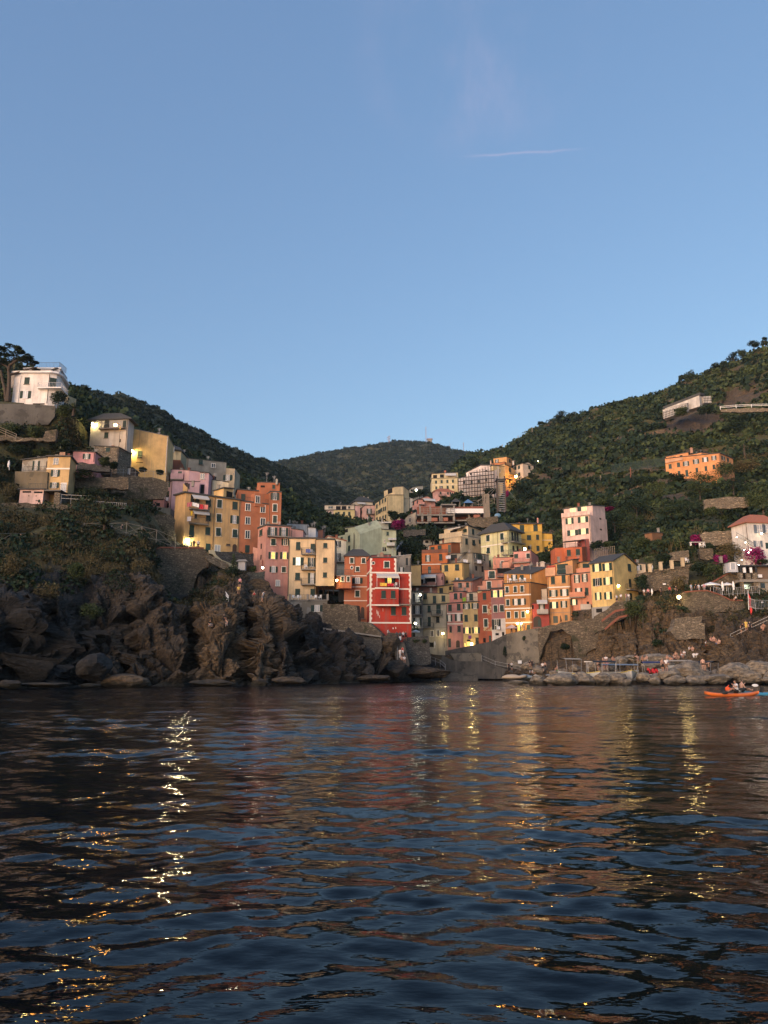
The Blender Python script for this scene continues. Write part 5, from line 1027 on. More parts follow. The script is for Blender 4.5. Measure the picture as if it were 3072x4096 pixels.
def sheet(cols, xq, segs):
 """cols: [(photo column, knots [(row or height, depth)...], veg list, warm)] -> grid of points, veg, warm"""
 xs = [c[0] for c in cols]; K = len(cols[0][1])
 pts = np.array([[knot(c[0], k) for k in c[1]] for c in cols]); veg = np.array([c[2] for c in cols], float); wrm = np.array([[c[3]] for c in cols], float)
 G = herm(xs, pts.reshape(len(cols), -1), xq).reshape(len(xq), K, 3); V = herm(xs, veg, xq); W = herm(xs, wrm, xq)[:, 0]
 rows, vr = [], []
 for k in range(K - 1):
  n = segs[k]
  for j in range(n):
   t = j / n; rows.append(G[:, k] * (1-t) + G[:, k+1] * t); vr.append(V[:, k] * (1-t) + V[:, k+1] * t)
 rows.append(G[:, -1]); vr.append(V[:, -1])
 return np.stack(rows, 1), np.clip(np.stack(vr, 1), 0, 1), np.repeat(np.clip(W, 0, 1)[:, None], len(rows), 1)
def grid_faces(nc, nr):
 i = np.arange(nc - 1)[:, None] * nr + np.arange(nr - 1)[None, :]; i = i.ravel()
 return np.stack([i, i + nr, i + nr + 1, i + 1], 1)
def normals(G):
 a = np.gradient(G, axis=0); b = np.gradient(G, axis=1); n = np.cross(a, b); n /= np.linalg.norm(n, axis=-1, keepdims=True) + 1e-9
 return n
def smooth_rows(G, it=2):
 for _ in range(it): G[:, 1:-1] = .25*G[:, :-2] + .5*G[:, 1:-1] + .25*G[:, 2:]
 return G
VL = [0, 0, 0, .12, .9, 1, 1, 1, 1, 1, 1]; VM = [0, 0, 0, .15, .3, .45, .7, 1, 1, 1, 1]; VC = [0, 0, 0, .05, .1, .2, .5, 1, 1, 1, 1]; VR = [0, 0, 0, .0, .34, .8, .9, 1, 1, 1, 1]
cols = [  # last value, warm: low at the left, painting shade as darker rock
(-3000, [(-3,47),(0,50),(7,51.5),(14,55),(17,60),(21,66),(24,74),(27,85),(30,120),(30,160),(10,240)], VL, 0),  # unseen headland, this column and the next, added to shade the left cliff
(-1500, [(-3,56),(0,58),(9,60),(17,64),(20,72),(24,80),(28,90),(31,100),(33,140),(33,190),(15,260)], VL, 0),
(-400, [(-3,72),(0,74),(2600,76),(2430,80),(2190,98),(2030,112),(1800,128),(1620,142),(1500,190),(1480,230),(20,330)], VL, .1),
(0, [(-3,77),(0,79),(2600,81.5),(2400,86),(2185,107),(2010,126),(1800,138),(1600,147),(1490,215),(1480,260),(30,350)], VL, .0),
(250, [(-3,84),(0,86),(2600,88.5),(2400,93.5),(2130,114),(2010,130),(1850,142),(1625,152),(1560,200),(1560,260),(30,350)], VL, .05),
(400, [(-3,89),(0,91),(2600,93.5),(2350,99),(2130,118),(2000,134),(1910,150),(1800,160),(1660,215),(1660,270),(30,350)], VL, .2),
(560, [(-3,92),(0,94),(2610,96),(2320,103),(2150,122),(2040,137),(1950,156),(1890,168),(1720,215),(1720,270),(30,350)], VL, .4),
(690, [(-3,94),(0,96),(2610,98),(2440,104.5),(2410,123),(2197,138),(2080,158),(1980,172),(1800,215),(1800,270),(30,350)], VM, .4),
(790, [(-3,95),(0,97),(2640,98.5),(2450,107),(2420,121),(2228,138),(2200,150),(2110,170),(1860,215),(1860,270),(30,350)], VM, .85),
(880, [(-3,95),(0,97),(2620,98.5),(2470,105),(2340,122),(2245,142),(2220,150),(2130,170),(1900,215),(1900,270),(30,350)], VM, .85),
(980, [(-3,97),(0,99),(2600,101),(2430,111),(2345,125),(2280,143),(2230,152),(2140,172),(1940,215),(1940,280),(30,360)], VC, .85),
(1080, [(-3,98),(0,100),(2600,102),(2410,111),(2390,128),(2380,140),(2280,154),(2180,172),(1970,215),(1970,290),(30,360)], VC, .75),
(1180, [(-3,103),(0,105),(2600,108),(2480,118),(2450,134),(2440,142),(2330,154),(2220,175),(2020,220),(2020,300),(30,360)], VC, .15),
(1300, [(-3,112),(0,115),(2640,118),(2540,123),(2520,134),(2500,144),(2400,156),(2270,178),(2080,225),(2090,310),(30,380)], VC, .1),
(1450, [(-3,118),(0,121),(2660,124),(2600,126),(2560,135),(2550,146),(2450,160),(2290,182),(2110,230),(2095,320),(30,400)], VC, .1),
(1560, [(-3,126),(0,128),(2690,130),(2650,133),(2590,137),(2570,147),(2500,165),(2330,188),(2130,235),(2080,330),(30,420)], VC, .2),
(1660, [(-3,134),(0,138),(2700,141),(2685,144),(2670,147),(2600,154),(2550,168),(2350,190),(2140,240),(2040,400),(30,520)], VC, .3),
(1720, [(-3,150),(0,156),(2705,160),(2690,164),(2660,168),(2630,172),(2570,184),(2350,200),(2140,240),(2010,410),(30,560)], VC, .2),
(1900, [(-3,152),(0,158),(2700,162),(2680,166),(2630,170),(2585,177),(2420,200),(2180,235),(2040,340),(1815,640),(0,900)], VC, .3),
(2000, [(-3,150),(0,156),(2700,161),(2680,166),(2600,169),(2560,175),(2370,200),(2150,235),(2010,370),(1800,620),(0,900)], VC, .5),
(2130, [(-3,134),(0,140),(2705,150),(2692,156),(2640,160),(2520,168),(2320,195),(2150,225),(1990,340),(1720,590),(0,900)], VC, .8),
(2300, [(-3,120),(0,124),(2706,138),(2690,148),(2650,153),(2470,159),(2300,180),(2130,212),(1960,310),(1660,520),(0,900)], VC, .9),
(2450, [(-3,112),(0,116),(2705,128),(2672,139),(2500,147),(2385,153),(2310,172),(2120,208),(1910,300),(1618,490),(20,850)], VR, 1),
(2600, [(-3,108),(0,112),(2700,121),(2650,131),(2400,141),(2370,148),(2280,158),(2140,180),(1900,270),(1585,460),(30,800)], VR, 1),
(2750, [(-3,106),(0,110),(2690,120),(2620,128),(2420,140),(2370,147),(2290,157),(2140,176),(1905,268),(1522,440),(40,800)], VR, .95),
(2900, [(-3,104),(0,108),(2660,113),(2560,120),(2440,136),(2380,145),(2300,153),(2170,168),(1910,265),(1460,425),(50,800)], VR, .7),
(3072, [(-3,103),(0,107),(2650,111),(2530,117),(2450,134),(2395,143),(2320,152),(2170,166),(1910,255),(1395,410),(60,800)], VR, .55),
(3500, [(-3,100),(0,104),(2640,108),(2500,113),(2430,130),(2370,140),(2290,148),(2140,160),(1860,240),(1220,400),(70,800)], VR, .55),
(4600, [(-3,88),(0,92),(2600,96),(2450,102),(2380,118),(2300,130),(2200,140),(2050,155),(1750,220),(1000,380),(80,760)], VR, .55)]
xq = np.concatenate([np.linspace(-3000, -220, 110), np.linspace(-200, 3250, 940), np.linspace(3270, 4600, 60)])
segs = [3, 34, 46, 36, 24, 16, 20, 44, 84, 12]
G, TV, TW = sheet(cols, xq, segs); K0 = np.cumsum([0] + segs)
G = smooth_rows(G, 2)
nr = G.shape[1]; rowk = np.arange(nr)
# clefts in the cliff, each a real slot running back into the rock
XQ = xq[:, None] + 0 * rowk[None, :]
ktop = np.interp(xq, [600, 760, 1700, 1800, 2200, 2400], [K0[3] + 16, K0[5] + 16, K0[5] + 16, K0[3], K0[3], K0[4] + 12])
cliffw = np.clip((rowk[None, :] - K0[1]) / 6., 0, 1) * np.clip((ktop[:, None] - rowk[None, :]) / 24., 0, 1)
rows_f = rowk / K0[4]
for (cx, wd, dep, lean) in ((70, 20, 3, 0), (185, 24, 4, 25), (330, 16, 3, -20), (515, 18, 3, 30), (765, 26, 7, -30), (990, 22, 7, 10), (1120, 10, 2, 10), (1190, 14, 3, 20), (1260, 14, 2.5, 15), (1440, 18, 3, 10), (1500, 12, 2, 0), (2225, 18, 3, 5), (2310, 14, 2, -5), (2480, 16, 2.5, -12), (2560, 14, 2.5, 0), (2840, 20, 3, 10)):
 c = cx + lean * (rows_f - .5)[None, :] + 9 * np.sin(rows_f * 23 + cx)[None, :]
 g = np.exp(-((XQ - c) / wd) ** 2) * cliffw
 G[..., 1] += g * dep; G[..., 2] -= g * .25 * dep * (rows_f[None, :] > .2)
# bare rock faces on the wooded slope, with ragged edges
rz_ = G[..., 2] - CAM_H; vy = G[..., 1] * math.cos(PITCH) + rz_ * math.sin(PITCH); PXX = CX + FPX * G[..., 0] / vy; PYY = CY - FPX * (rz_ * math.cos(PITCH) - G[..., 1] * math.sin(PITCH)) / vy
for (x0, y0, rx, ry, dp) in ((2760, 1690, 110, 38, 2.5), (2860, 1675, 60, 30, 2), (2985, 1590, 95, 42, 4), (2925, 1600, 22, 40, 2), (1860, 2100, 70, 14, .5), (2280, 2080, 90, 12, .5), (2700, 1990, 60, 16, .6), (2480, 1755, 80, 7, .3), (2380, 1850, 70, 7, .3), (2620, 1790, 70, 6, .3), (2200, 1905, 60, 6, .3), (2830, 1760, 50, 8, .3), (1720, 2110, 90, 14, .4), (2320, 1960, 90, 8, .3), (2150, 2030, 60, 8, .3)):
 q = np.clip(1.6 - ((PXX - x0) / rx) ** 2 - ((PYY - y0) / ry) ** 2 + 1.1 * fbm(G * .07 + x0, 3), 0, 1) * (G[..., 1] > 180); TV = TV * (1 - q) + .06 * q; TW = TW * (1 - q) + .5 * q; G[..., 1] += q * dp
tz = (G[..., 2] + fbm(G * .02, 3) * 6) / 5.2; fr_ = tz - np.floor(tz); stp = np.where(fr_ < .68, fr_ * .25, .17 + (fr_ - .68) / .32 * .83); G[..., 2] += (stp - fr_) * 5.2 * .8 * np.clip((G[..., 1] - 205) / 40, 0, 1) * (XQ > 1850) * (rowk[None, :] < K0[9] - 4)
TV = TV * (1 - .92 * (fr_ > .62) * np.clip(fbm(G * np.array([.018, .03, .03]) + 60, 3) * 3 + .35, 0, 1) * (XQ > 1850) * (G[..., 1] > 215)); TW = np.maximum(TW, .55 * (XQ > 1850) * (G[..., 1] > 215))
nrm = normals(G); nrm *= np.where(nrm[..., 2:3] < -.2, -1, 1)
steep = np.clip(1.15 - np.abs(nrm[..., 2]) * 1.15, 0, 1); rockw = np.clip(1 - TV * 1.1, 0, 1) * cliffw + .25 * steep
f1, f2, cv, tl = cells(G * np.array([.15, .13, .085]) + fbm(G * .11, 2)[..., None] * .12)
g1, g2, cv2, tl2 = cells(G * np.array([.55, .5, .42]) + 7.7)
ver = ridged(G * np.array([.30, .22, .035]), 4); ver2 = ridged(G * np.array([.9, .7, .16]) + 3, 3)
strat = np.sin((G[..., 2] * 1.0 - G[..., 0] * .35 + fbm(G * .1, 3) * 3.) * 4.2) * .22 * np.clip((XQ - 2350) / 200, 0, 1)
d = (strat + (cv - .5) * 1.5 + tl * 2.7 - np.clip(.11 - (f2 - f1), 0, .11) * 9) * rockw
dist = np.linalg.norm(G[..., :2], axis=-1)
for _ in range(8):
 nrm[1:-1] = (nrm[:-2] + nrm[1:-1] * 2 + nrm[2:]) / 4; nrm[:, 1:-1] = (nrm[:, :-2] + nrm[:, 1:-1] * 2 + nrm[:, 2:]) / 4
nrm /= np.linalg.norm(nrm, axis=-1, keepdims=True) + 1e-9
soft = fbm(G * .05, 4) * np.clip(dist / 110 - .6, .25, 3.0) + fbm(G * .3, 3) * .35
d = d + soft * (1 - rockw * .7) * np.clip((rowk - K0[1]) / 4., 0, 1)[None, :]
for _ in range(2):
 d[1:-1] = (d[:-2] + d[1:-1] * 2 + d[2:]) / 4; d[:, 1:-1] = (d[:, :-2] + d[:, 1:-1] * 2 + d[:, 2:]) / 4
e1, e2, cv3, tl3 = cells(G * np.array([1.2, 1.1, .75]) + 3.3)
d = d + ((cv2 - .5) * .5 + tl2 * 1.1 - np.clip(.09 - (g2 - g1), 0, .09) * 5 - np.clip(.05 - (f2 - f1), 0, .05) * 14 + (cv3 - .5) * .22 + tl3 * .42 - np.clip(.10 - (e2 - e1), 0, .10) * 1.6 + (ver - 1) * .4 * steep + fbm(G * np.array([1.1, 1.1, 2.6]), 3) * .11) * rockw
out_ = np.stack([nrm[..., 0], nrm[..., 1], nrm[..., 2]], -1); out_ *= np.where((out_ * (G - np.array([0, 0, CAM_H]))).sum(-1, keepdims=True) > 0, -1, 1)
G = G + out_ * d[..., None]
# the ground is made level along house walls and retaining walls
XY = G[..., :2]
for (o, u, L, n, front, zf, back, zb) in LEVEL:
 rx, ry = XY[..., 0] - o.x, XY[..., 1] - o.y; a = rx * u.x + ry * u.y; b = rx * n.x + ry * n.y
 ins = (a > -1.2) & (a < L + 1.2)
 m1 = ins & (b > -.6) & (b < front); G[..., 2] = np.where(m1, np.minimum(G[..., 2], zf - .15 - np.maximum(b, 0) * .05), G[..., 2])
 m2 = ins & (b <= -.6) & (b > -back); G[..., 2] = np.where(m2, np.minimum(G[..., 2], zb), G[..., 2])
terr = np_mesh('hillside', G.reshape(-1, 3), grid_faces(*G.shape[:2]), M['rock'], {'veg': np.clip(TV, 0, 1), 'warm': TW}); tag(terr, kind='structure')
def hill(name, cols, nx, segs, amp, fs):
 xs = np.linspace(cols[0][0], cols[-1][0], nx); K = len(cols[0][1]); g, v, w_ = sheet([(c[0], c[1], [1]*K, 0) for c in cols], xs, segs); g = smooth_rows(g, 1)
 g[..., 2] += fbm(g * fs, 5) * amp * np.clip(np.linspace(0, 4, g.shape[1]), 0, 1)[None, :]
 o = np_mesh(name, g.reshape(-1, 3), grid_faces(*g.shape[:2]), M['far_wood'], {'veg': v, 'warm': w_}, smooth=True); tag(o, kind='structure'); return g
GH1 = hill('wooded_hill', [(-900, [(1760,250),(1560,300),(1440,360),(0,600)]), (0, [(1640,240),(1550,280),(1484,335),(0,600)]), (270, [(1770,250),(1650,300),(1562,370),(0,620)]), (370, [(1790,255),(1660,310),(1553,390),(0,640)]), (481, [(1860,260),(1710,330),(1580,420),(0,660)]),
(611, [(1900,270),(1760,355),(1626,460),(0,700)]), (741, [(1950,280),(1830,380),(1696,500),(0,740)]), (870, [(2000,300),(1875,410),(1765,540),(0,760)]), (981, [(2050,320),(1925,430),(1817,580),(0,800)]), (1111, [(2090,350),(1970,480),(1860,640),(0,850)]), (1259, [(2120,380),(2015,520),(1913,700),(0,900)]),
(1407, [(2140,420),(2055,560),(1980,760),(0,950)]), (1600, [(2150,450),(2110,600),(2065,800),(0,950)]), (1760, [(2160,480),(2150,620),(2140,820),(0,950)])], 300, [40, 50, 10], 4.5, .03)
GH2 = hill('distant_mountain', [(500, [(2150,700),(1990,1000),(1860,1500),(0,2200)]), (1000, [(2150,700),(1980,1000),(1846,1500),(0,2200)]), (1074, [(2150,700),(1980,1000),(1839,1520),(0,2200)]), (1185, [(2150,700),(1980,1000),(1831,1550),(0,2200)]), (1296, [(2140,700),(1970,1050),(1814,1580),(0,2300)]), (1426, [(2130,700),(1960,1100),(1781,1600),(0,2300)]), (1537, [(2120,700),(1950,1100),(1769,1620),(0,2300)]),
(1704, [(2110,700),(1950,1100),(1772,1620),(0,2300)]), (1796, [(2110,700),(1950,1100),(1792,1600),(0,2300)]), (1926, [(2110,700),(1950,1100),(1809,1580),(0,2300)]), (2100, [(2110,700),(1950,1100),(1824,1560),(0,2200)]), (2700, [(2110,700),(1990,1000),(1880,1500),(0,2200)])], 360, [50, 70, 10], 14, .0065)
# ---------------------------------------------------------------- sea
rs = np.random.RandomState(11); D0, D1, NR = 1.6, 330., 1050
Dr = D0 * (D1 / D0) ** np.linspace(0, 1, NR)
cx_ = np.concatenate([np.linspace(-4.2, -.66, 70), np.linspace(-.64, .64, 900), np.linspace(.66, 4.2, 70)])
Y = np.repeat(Dr[None, :], len(cx_), 0); X = cx_[:, None] * Y; Zw = np.zeros_like(X); gs = np.gradient(Dr)[None, :] + 0 * X
warp = fbm(np.stack([X * .09, Y * .09, 0 * X], -1), 2)
for lam in np.geomspace(.16, 6.0, 70):
 th = rs.normal(1.5, .55 if lam < .6 else .36); k = 2 * math.pi / lam; ph = rs.uniform(0, 6.28)
 slope = float(np.interp(lam, [.16, .3, .7, 1.5, 3, 6], [.018, .022, .020, .014, .010, .0085]))
 Zw += slope / k * np.sin(k * (X * math.cos(th) + Y * math.sin(th)) + ph + warp * rs.uniform(1, 4)) * np.clip((lam / gs - 2.0) / 2.0, 0, 1)
patch = np.clip(1.0 + .9 * fbm(np.stack([X * .05, Y * .11, 0 * X + 4], -1), 3), .25, 1.8); Zw *= patch * np.clip(.50 + Y / 30, .6, 1.1)
m, t, b = mat('sea_water'); setc(t, b, (.001, .003, .0055)); b.inputs['Roughness'].default_value = .025; b.inputs['IOR'].default_value = 1.21
n1 = tnoise(t, pos(t, (.5, 1.0, 1)), 3.4, 4, .6); n2 = tnoise(t, pos(t, (.5, 1.0, 1)), .42, 3, .5)
cd = N(t, 'ShaderNodeVectorMath', operation='LENGTH'); g_ = N(t, 'ShaderNodeNewGeometry'); t.links.new(g_.outputs['Position'], cd.inputs[0])
mr = N(t, 'ShaderNodeMapRange', inp={1: 12, 2: 95, 3: .08, 4: .5}); t.links.new(cd.outputs['Value'], mr.inputs[0])
ad = N(t, 'ShaderNodeMath', operation='MULTIPLY_ADD', inp={1: 2.2}); t.links.new(n2, ad.inputs[0]); t.links.new(n1, ad.inputs[2])
bp = N(t, 'ShaderNodeBump', inp={'Distance': .16}); t.links.new(mr.outputs[0], bp.inputs['Strength']); t.links.new(ad.outputs[0], bp.inputs['Height']); t.links.new(bp.outputs[0], b.inputs['Normal'])
sea = np_mesh('sea', np.stack([X, Y, Zw], -1).reshape(-1, 3), grid_faces(*X.shape)[:, ::1], m, smooth=True); tag(sea, kind='structure')
# ---------------------------------------------------------------- plants
def leaf_cloud(n, leaf, rs_, flat=.8, shell=.55, blade=False):
 """n leaf-sized quads through a unit ball (or n upright blades)"""
 d = rs_.normal(size=(n, 3)); d /= np.linalg.norm(d, axis=1)[:, None]; r = shell + (1 - shell) * rs_.uniform(size=n) ** .6
 lump = 1 + .30 * perlin(d * 1.7 + rs_.uniform(0, 50)); c = d * (r * lump)[:, None]; c[:, 2] = c[:, 2] * flat + flat * .55
 if blade:
  c = np.stack([rs_.normal(size=n) * .42, rs_.normal(size=n) * .42, np.zeros(n)], -1); a = rs_.normal(size=(n, 3)) * .05; h_ = rs_.uniform(.5, 1.15, n)
  tip = np.stack([rs_.normal(size=n) * .28, rs_.normal(size=n) * .28, h_], -1); w_ = np.stack([np.cos(rs_.uniform(0, 6.28, n)), np.sin(rs_.uniform(0, 6.28, n)), 0*h_], -1) * leaf
  return np.stack([c - w_, c + w_, c + tip + w_*.3, c + tip - w_*.3], 1)
 u = rs_.normal(size=(n, 3)); u /= np.linalg.norm(u, axis=1)[:, None]; v = np.cross(u, d + .6 * rs_.normal(size=(n, 3))); v /= np.linalg.norm(v, axis=1)[:, None]
 s = leaf * rs_.uniform(.6, 1.35, n)[:, None]
 return np.stack([c - u*s, c + v*s*.8, c + u*s, c - v*s*.8], 1)
def bake(name, temps, pos_, rad, mat_, rs_, tint=None, hz=None, label=None, parent=None):
 """copies of the clump templates joined into one object"""
 n = len(pos_); out_v, out_t = [], []; k = rs_.randint(0, len(temps), n); ang = rs_.uniform(0, 6.28, n)
 tint = rs_.uniform(0, 1, n) if tint is None else tint; hz = rs_.uniform(.75, 1.25, n) if hz is None else hz
 for j, T in enumerate(temps):
  m_ = np.where(k == j)[0]
  if not len(m_): continue
  ca, sa = np.cos(ang[m_])[:, None, None], np.sin(ang[m_])[:, None, None]; t = T[None]
  x = t[..., 0] * ca - t[..., 1] * sa; y = t[..., 0] * sa + t[..., 1] * ca; z = t[..., 2] * hz[m_][:, None, None]
  v = np.stack([x, y, z + 0*x], -1) * rad[m_][:, None, None, None] + pos_[m_][:, None, None, :]
  out_v.append(v.reshape(-1, 3)); tt = np.clip(tint[m_][:, None] + rs_.normal(size=(len(m_), T.shape[0])) * .16, 0, 1); out_t.append(np.repeat(tt.ravel(), 4))
 v = np.concatenate(out_v); f = np.arange(len(v)).reshape(-1, 4)
 return np_mesh(name, v, f, mat_, {'tint': np.concatenate(out_t)}, parent=parent)
pr = np.random.RandomState(5)
T_NEAR = [leaf_cloud(80, .17, pr) for _ in range(6)]; T_MID = [leaf_cloud(52, .22, pr) for _ in range(6)]; T_FAR = [leaf_cloud(34, .30, pr, .7) for _ in range(6)]; T_GRASS = [leaf_cloud(46, .022, pr, blade=True) for _ in range(5)]
def free(p, r):
 """false where a clump of radius r would stand in a house or a wall or hang over the front of one"""
 ok = np.ones(len(p), bool)
 for poly in FOOT:
  q = np.array(poly); lo, hi = q.min(0) - 4.5, q.max(0) + 4.5; near = ok & (p[:, 0] > lo[0]) & (p[:, 0] < hi[0]) & (p[:, 1] > lo[1]) & (p[:, 1] < hi[1])
  if not near.any(): continue
  i = np.where(near)[0]; x = p[i]; ins = np.zeros(len(i), bool); dm = np.full(len(i), 1e9)
  for a, b in zip(q, np.roll(q, -1, 0)):
   c = ((a[1] > x[:, 1]) != (b[1] > x[:, 1])) & (x[:, 0] < (b[0]-a[0]) * (x[:, 1]-a[1]) / (b[1]-a[1] + 1e-12) + a[0]); ins ^= c
   t = np.clip(((x - a) @ (b - a)) / ((b - a) @ (b - a) + 1e-9), 0, 1); dm = np.minimum(dm, np.linalg.norm(x - (a + t[:, None] * (b - a)), axis=1))
  ok[i] &= ~(ins | (dm < r[i] * 1.0 + .25))
 return ok
def clear_view(p, r):
 """false where a clump would cover a wall or a front that shows in the photograph"""
 ok = np.ones(len(p), bool)
 for up in (.4, 1.1):
  x, y = proj((p[:, 0], p[:, 1], p[:, 2] + r * up)); k = pr.uniform(size=len(p))
  for poly, D, sh in KEEP:
   q = np.array(poly); i = np.where(ok & (p[:, 1] < D + .5) & (p[:, 1] > D - 32) & (k < sh) & (x > q[:, 0].min()) & (x < q[:, 0].max()) & (y > q[:, 1].min()) & (y < q[:, 1].max()))[0]
   if not len(i): continue
   ins = np.zeros(len(i), bool)
   for a, b in zip(q, np.roll(q, -1, 0)): ins ^= ((a[1] > y[i]) != (b[1] > y[i])) & (x[i] < (b[0]-a[0]) * (y[i]-a[1]) / (b[1]-a[1] + 1e-12) + a[0])
   ok[i] &= ~ins
 return ok
def samples(Gd, wt, n, rs_):
 """n random points on a grid surface, drawn by area times weight"""
 a = np.linalg.norm(np.cross(Gd[1:, :-1] - Gd[:-1, :-1], Gd[:-1, 1:] - Gd[:-1, :-1]), axis=-1) * wt[:-1, :-1]; p_ = a.ravel() / a.sum()
 i = rs_.choice(len(p_), n, p=p_); ci, ri = np.divmod(i, a.shape[1]); s, t = rs_.uniform(size=(2, n, 1))
 return Gd[ci, ri] * (1-s) * (1-t) + Gd[ci+1, ri] * s * (1-t) + Gd[ci, ri+1] * (1-s) * t + Gd[ci+1, ri+1] * s * t, ci, ri
Dg = np.linalg.norm(G[..., :2], axis=-1); inview = ((XQ > -260) & (XQ < 3330)) & (rowk[None, :] < K0[9] + 3)
nzv = normals(G)[..., 2]; nzv = np.abs(nzv)
vw = np.clip(TV - .12, 0, 1) * inview * np.clip((nzv - .12) * 4, .15, 1)
patchy = np.clip(.5 + 1.3 * fbm(G * .035 + 5, 3), .12, 1.4)
def strew(name, w_, n, r0, r1, temps, mat_, label=None, hz=None):
 p, ci, ri = samples(G, w_, n, pr); r = pr.uniform(r0, r1, n) * (1 + .35 * pr.normal(size=n).clip(-1, 2)); ok = free(p[:, :2], r) & clear_view(p, r); p, r = p[ok], r[ok]; p[:, 2] -= r * .15
 o = bake(name, temps, p, r, mat_, pr, np.clip(pr.uniform(0, 1, len(p)) * .7 + .3 * (fbm(p * .04, 2) + .5), 0, 1), hz=None); return tag(o, kind='stuff')
z1, z2, z3 = (Dg < 165), (Dg >= 165) & (Dg < 255), (Dg >= 255)
strew('undergrowth', vw * z1 * patchy, 8000, .3, .85, T_NEAR, M['leaf_olive'])
strew('dark_undergrowth', vw * z1 * (1.5 - patchy), 2600, .5, 1.3, T_NEAR, M['leaf_dark'])
dryw = np.clip(fbm(G * .06 + 31, 3) + .25, 0, 1) * (TV > .12) * (TV < 1.01) * inview
strew('dry_grass', dryw * z1 * np.where(XQ > 1800, .25, 1.) * (TV > .3), 7000, .35, .95, T_GRASS, M['leaf_dry'])
strew('hill_scrub', vw * z2 * patchy, 5600, .7, 1.7, T_MID, M['leaf'])
strew('hill_thicket', vw * z2 * (1.5 - patchy), 2600, 1.0, 2.2, T_MID, M['leaf_dark'])
strew('slope_scrub', vw * z3 * patchy, 9500, 1.1, 2.6, T_FAR, M['leaf'])
strew('slope_thicket', vw * z3 * (1.6 - patchy), 5200, 1.6, 3.4, T_FAR, M['leaf_dark'])
strew('slope_dry_grass', dryw * (z2 | z3), 2600, 1.0, 2.2, T_GRASS, M['leaf_dry'])
for g, n, r0, r1, nm in ((GH1, 12000, 1.0, 2.3, 'wooded_hill_canopy'), (GH2, 14000, 3.0, 6.0, 'mountain_canopy')):
 w_ = np.ones(g.shape[:2]); w_[:, -9:] = 0; p, _, _ = samples(g, w_, n, pr); r = pr.uniform(r0, r1, n); p[:, 2] -= r * .2
 tag(bake(nm, T_FAR, p, r, M['leaf_far'], pr), kind='stuff')
# ------------------------------------------------ single trees and shrubs
def plant(name, label, cat, base, blobs, leaf, mat_, trunk=None, group=None, n=1.0, seed=1, cname='crown'):
 """trunk: list of (points, radii); blobs: (offset, (rx, ry, rz), leaves)"""
 r_ = np.random.RandomState(seed); root = empty(name, base, label, cat, group)
 if trunk:
  mb = MB()
  for pts, rr in trunk: mb.path([Vector(p) + Vector(base) for p in pts], rr, 7)
  mb.build('trunk', M['bark'], root)
 vs, ts = [], []
 for c, rad, k in blobs:
  T = leaf_cloud(max(8, int(k * n)), leaf / max(rad), r_, 1.0, .35); T[..., 2] -= .55; v = T * np.array(rad) + np.array(c); vs.append(v.reshape(-1, 3))
  ts.append(np.repeat(np.clip(r_.uniform(.1, .9) + r_.normal(size=len(T)) * .2, 0, 1), 4))
 v = np.concatenate(vs); np_mesh(cname, v, np.arange(len(v)).reshape(-1, 4), mat_, {'tint': np.concatenate(ts)}, parent=root)
 return root
def tree(fr, x, ytop, ybase, wpx, D, label, kind='round', mat_='leaf_dark', group=None, seed=1, name=None, cat='tree'):
 base = P(fr, (x, ybase), D); top = P(fr, (x, ytop), D); H = top.z - base.z; Wd = wpx * FR[fr][2] / FPX * D; r_ = random.Random(seed); bl, tr = [], []
 if kind == 'pine':
  tr = [([(0, 0, -1), (.02*H, 0, .35*H), (-.01*H, .02*H, .62*H), (.02*H, 0, .86*H)], [.035*H, .028*H, .022*H, .012*H])]
  for i in range(8):
   a = r_.uniform(0, 6.28); z = H * r_.uniform(.48, .93); q = Wd * .5 * r_.uniform(.3, .8) * (1.15 - .35 * (z/H)); o = (math.cos(a) * q, math.sin(a) * q * .8, z)
   bl.append((o, (Wd * r_.uniform(.18, .29), Wd * .24, H * r_.uniform(.07, .13)), 110)); tr.append(([(0, 0, z * .84), (o[0]*.5, o[1]*.5, z*.93), (o[0]*.9, o[1]*.9, z)], [.012*H, .009*H, .005*H]))
  bl.append(((0, 0, .92*H), (Wd*.28, Wd*.25, H*.09), 80))
 elif kind == 'cypress': bl = [((0, 0, H*(.15 + .2*i)), (Wd*.5*(1-.16*i), Wd*.5*(1-.16*i), H*.2), 60) for i in range(5)]; tr = [([(0, 0, -.5), (0, 0, .6*H)], [.05*H, .02*H])]
 else:
  tr = [([(0, 0, -1), (.02*H, 0, .25*H), (0, .02*H, .5*H)], [.04*H, .03*H, .012*H])]
  for i in range(7):
   a = i * 2.4 + r_.uniform(-.4, .4); q = Wd * .30 * r_.uniform(.5, 1.1); z = H * r_.uniform(.30, .84); s = r_.uniform(.8, 1.2)
   bl.append(((math.cos(a)*q, math.sin(a)*q, z), (Wd*.25*s, Wd*.25*s, H*.20*s), 150)); tr.append(([(0, 0, .3*H), (math.cos(a)*q*.6, math.sin(a)*q*.6, z*.85)], [.02*H, .008*H]))
  bl.append(((0, 0, H*.48), (Wd*.38, Wd*.36, H*.46), 420))
  if kind == 'shrub': bl.append(((0, 0, H*.25), (Wd*.5, Wd*.45, H*.32), 260))
 if kind == 'shrub': tr = []
 lf = max(.11, min(.075 * Wd, D / 737 * .75))
 return plant(name or ('pine_tree' if kind == 'pine' else 'cypress' if kind == 'cypress' else 'shrub' if kind == 'shrub' else 'broadleaf_tree'), label, 'shrub' if kind == 'shrub' else cat, base, bl, lf, M[mat_], tr, group, 1.0, seed)
proto = [tree('H', x, 1900, 2000, 150, 230, 'dark rounded tree among the scrub of the wooded slope', 'round', m, 'trees scattered over the wooded slope', 300 + x) for x, m in ((-200, 'leaf_dark'), (-260, 'leaf'), (60, 'leaf_dark'))]
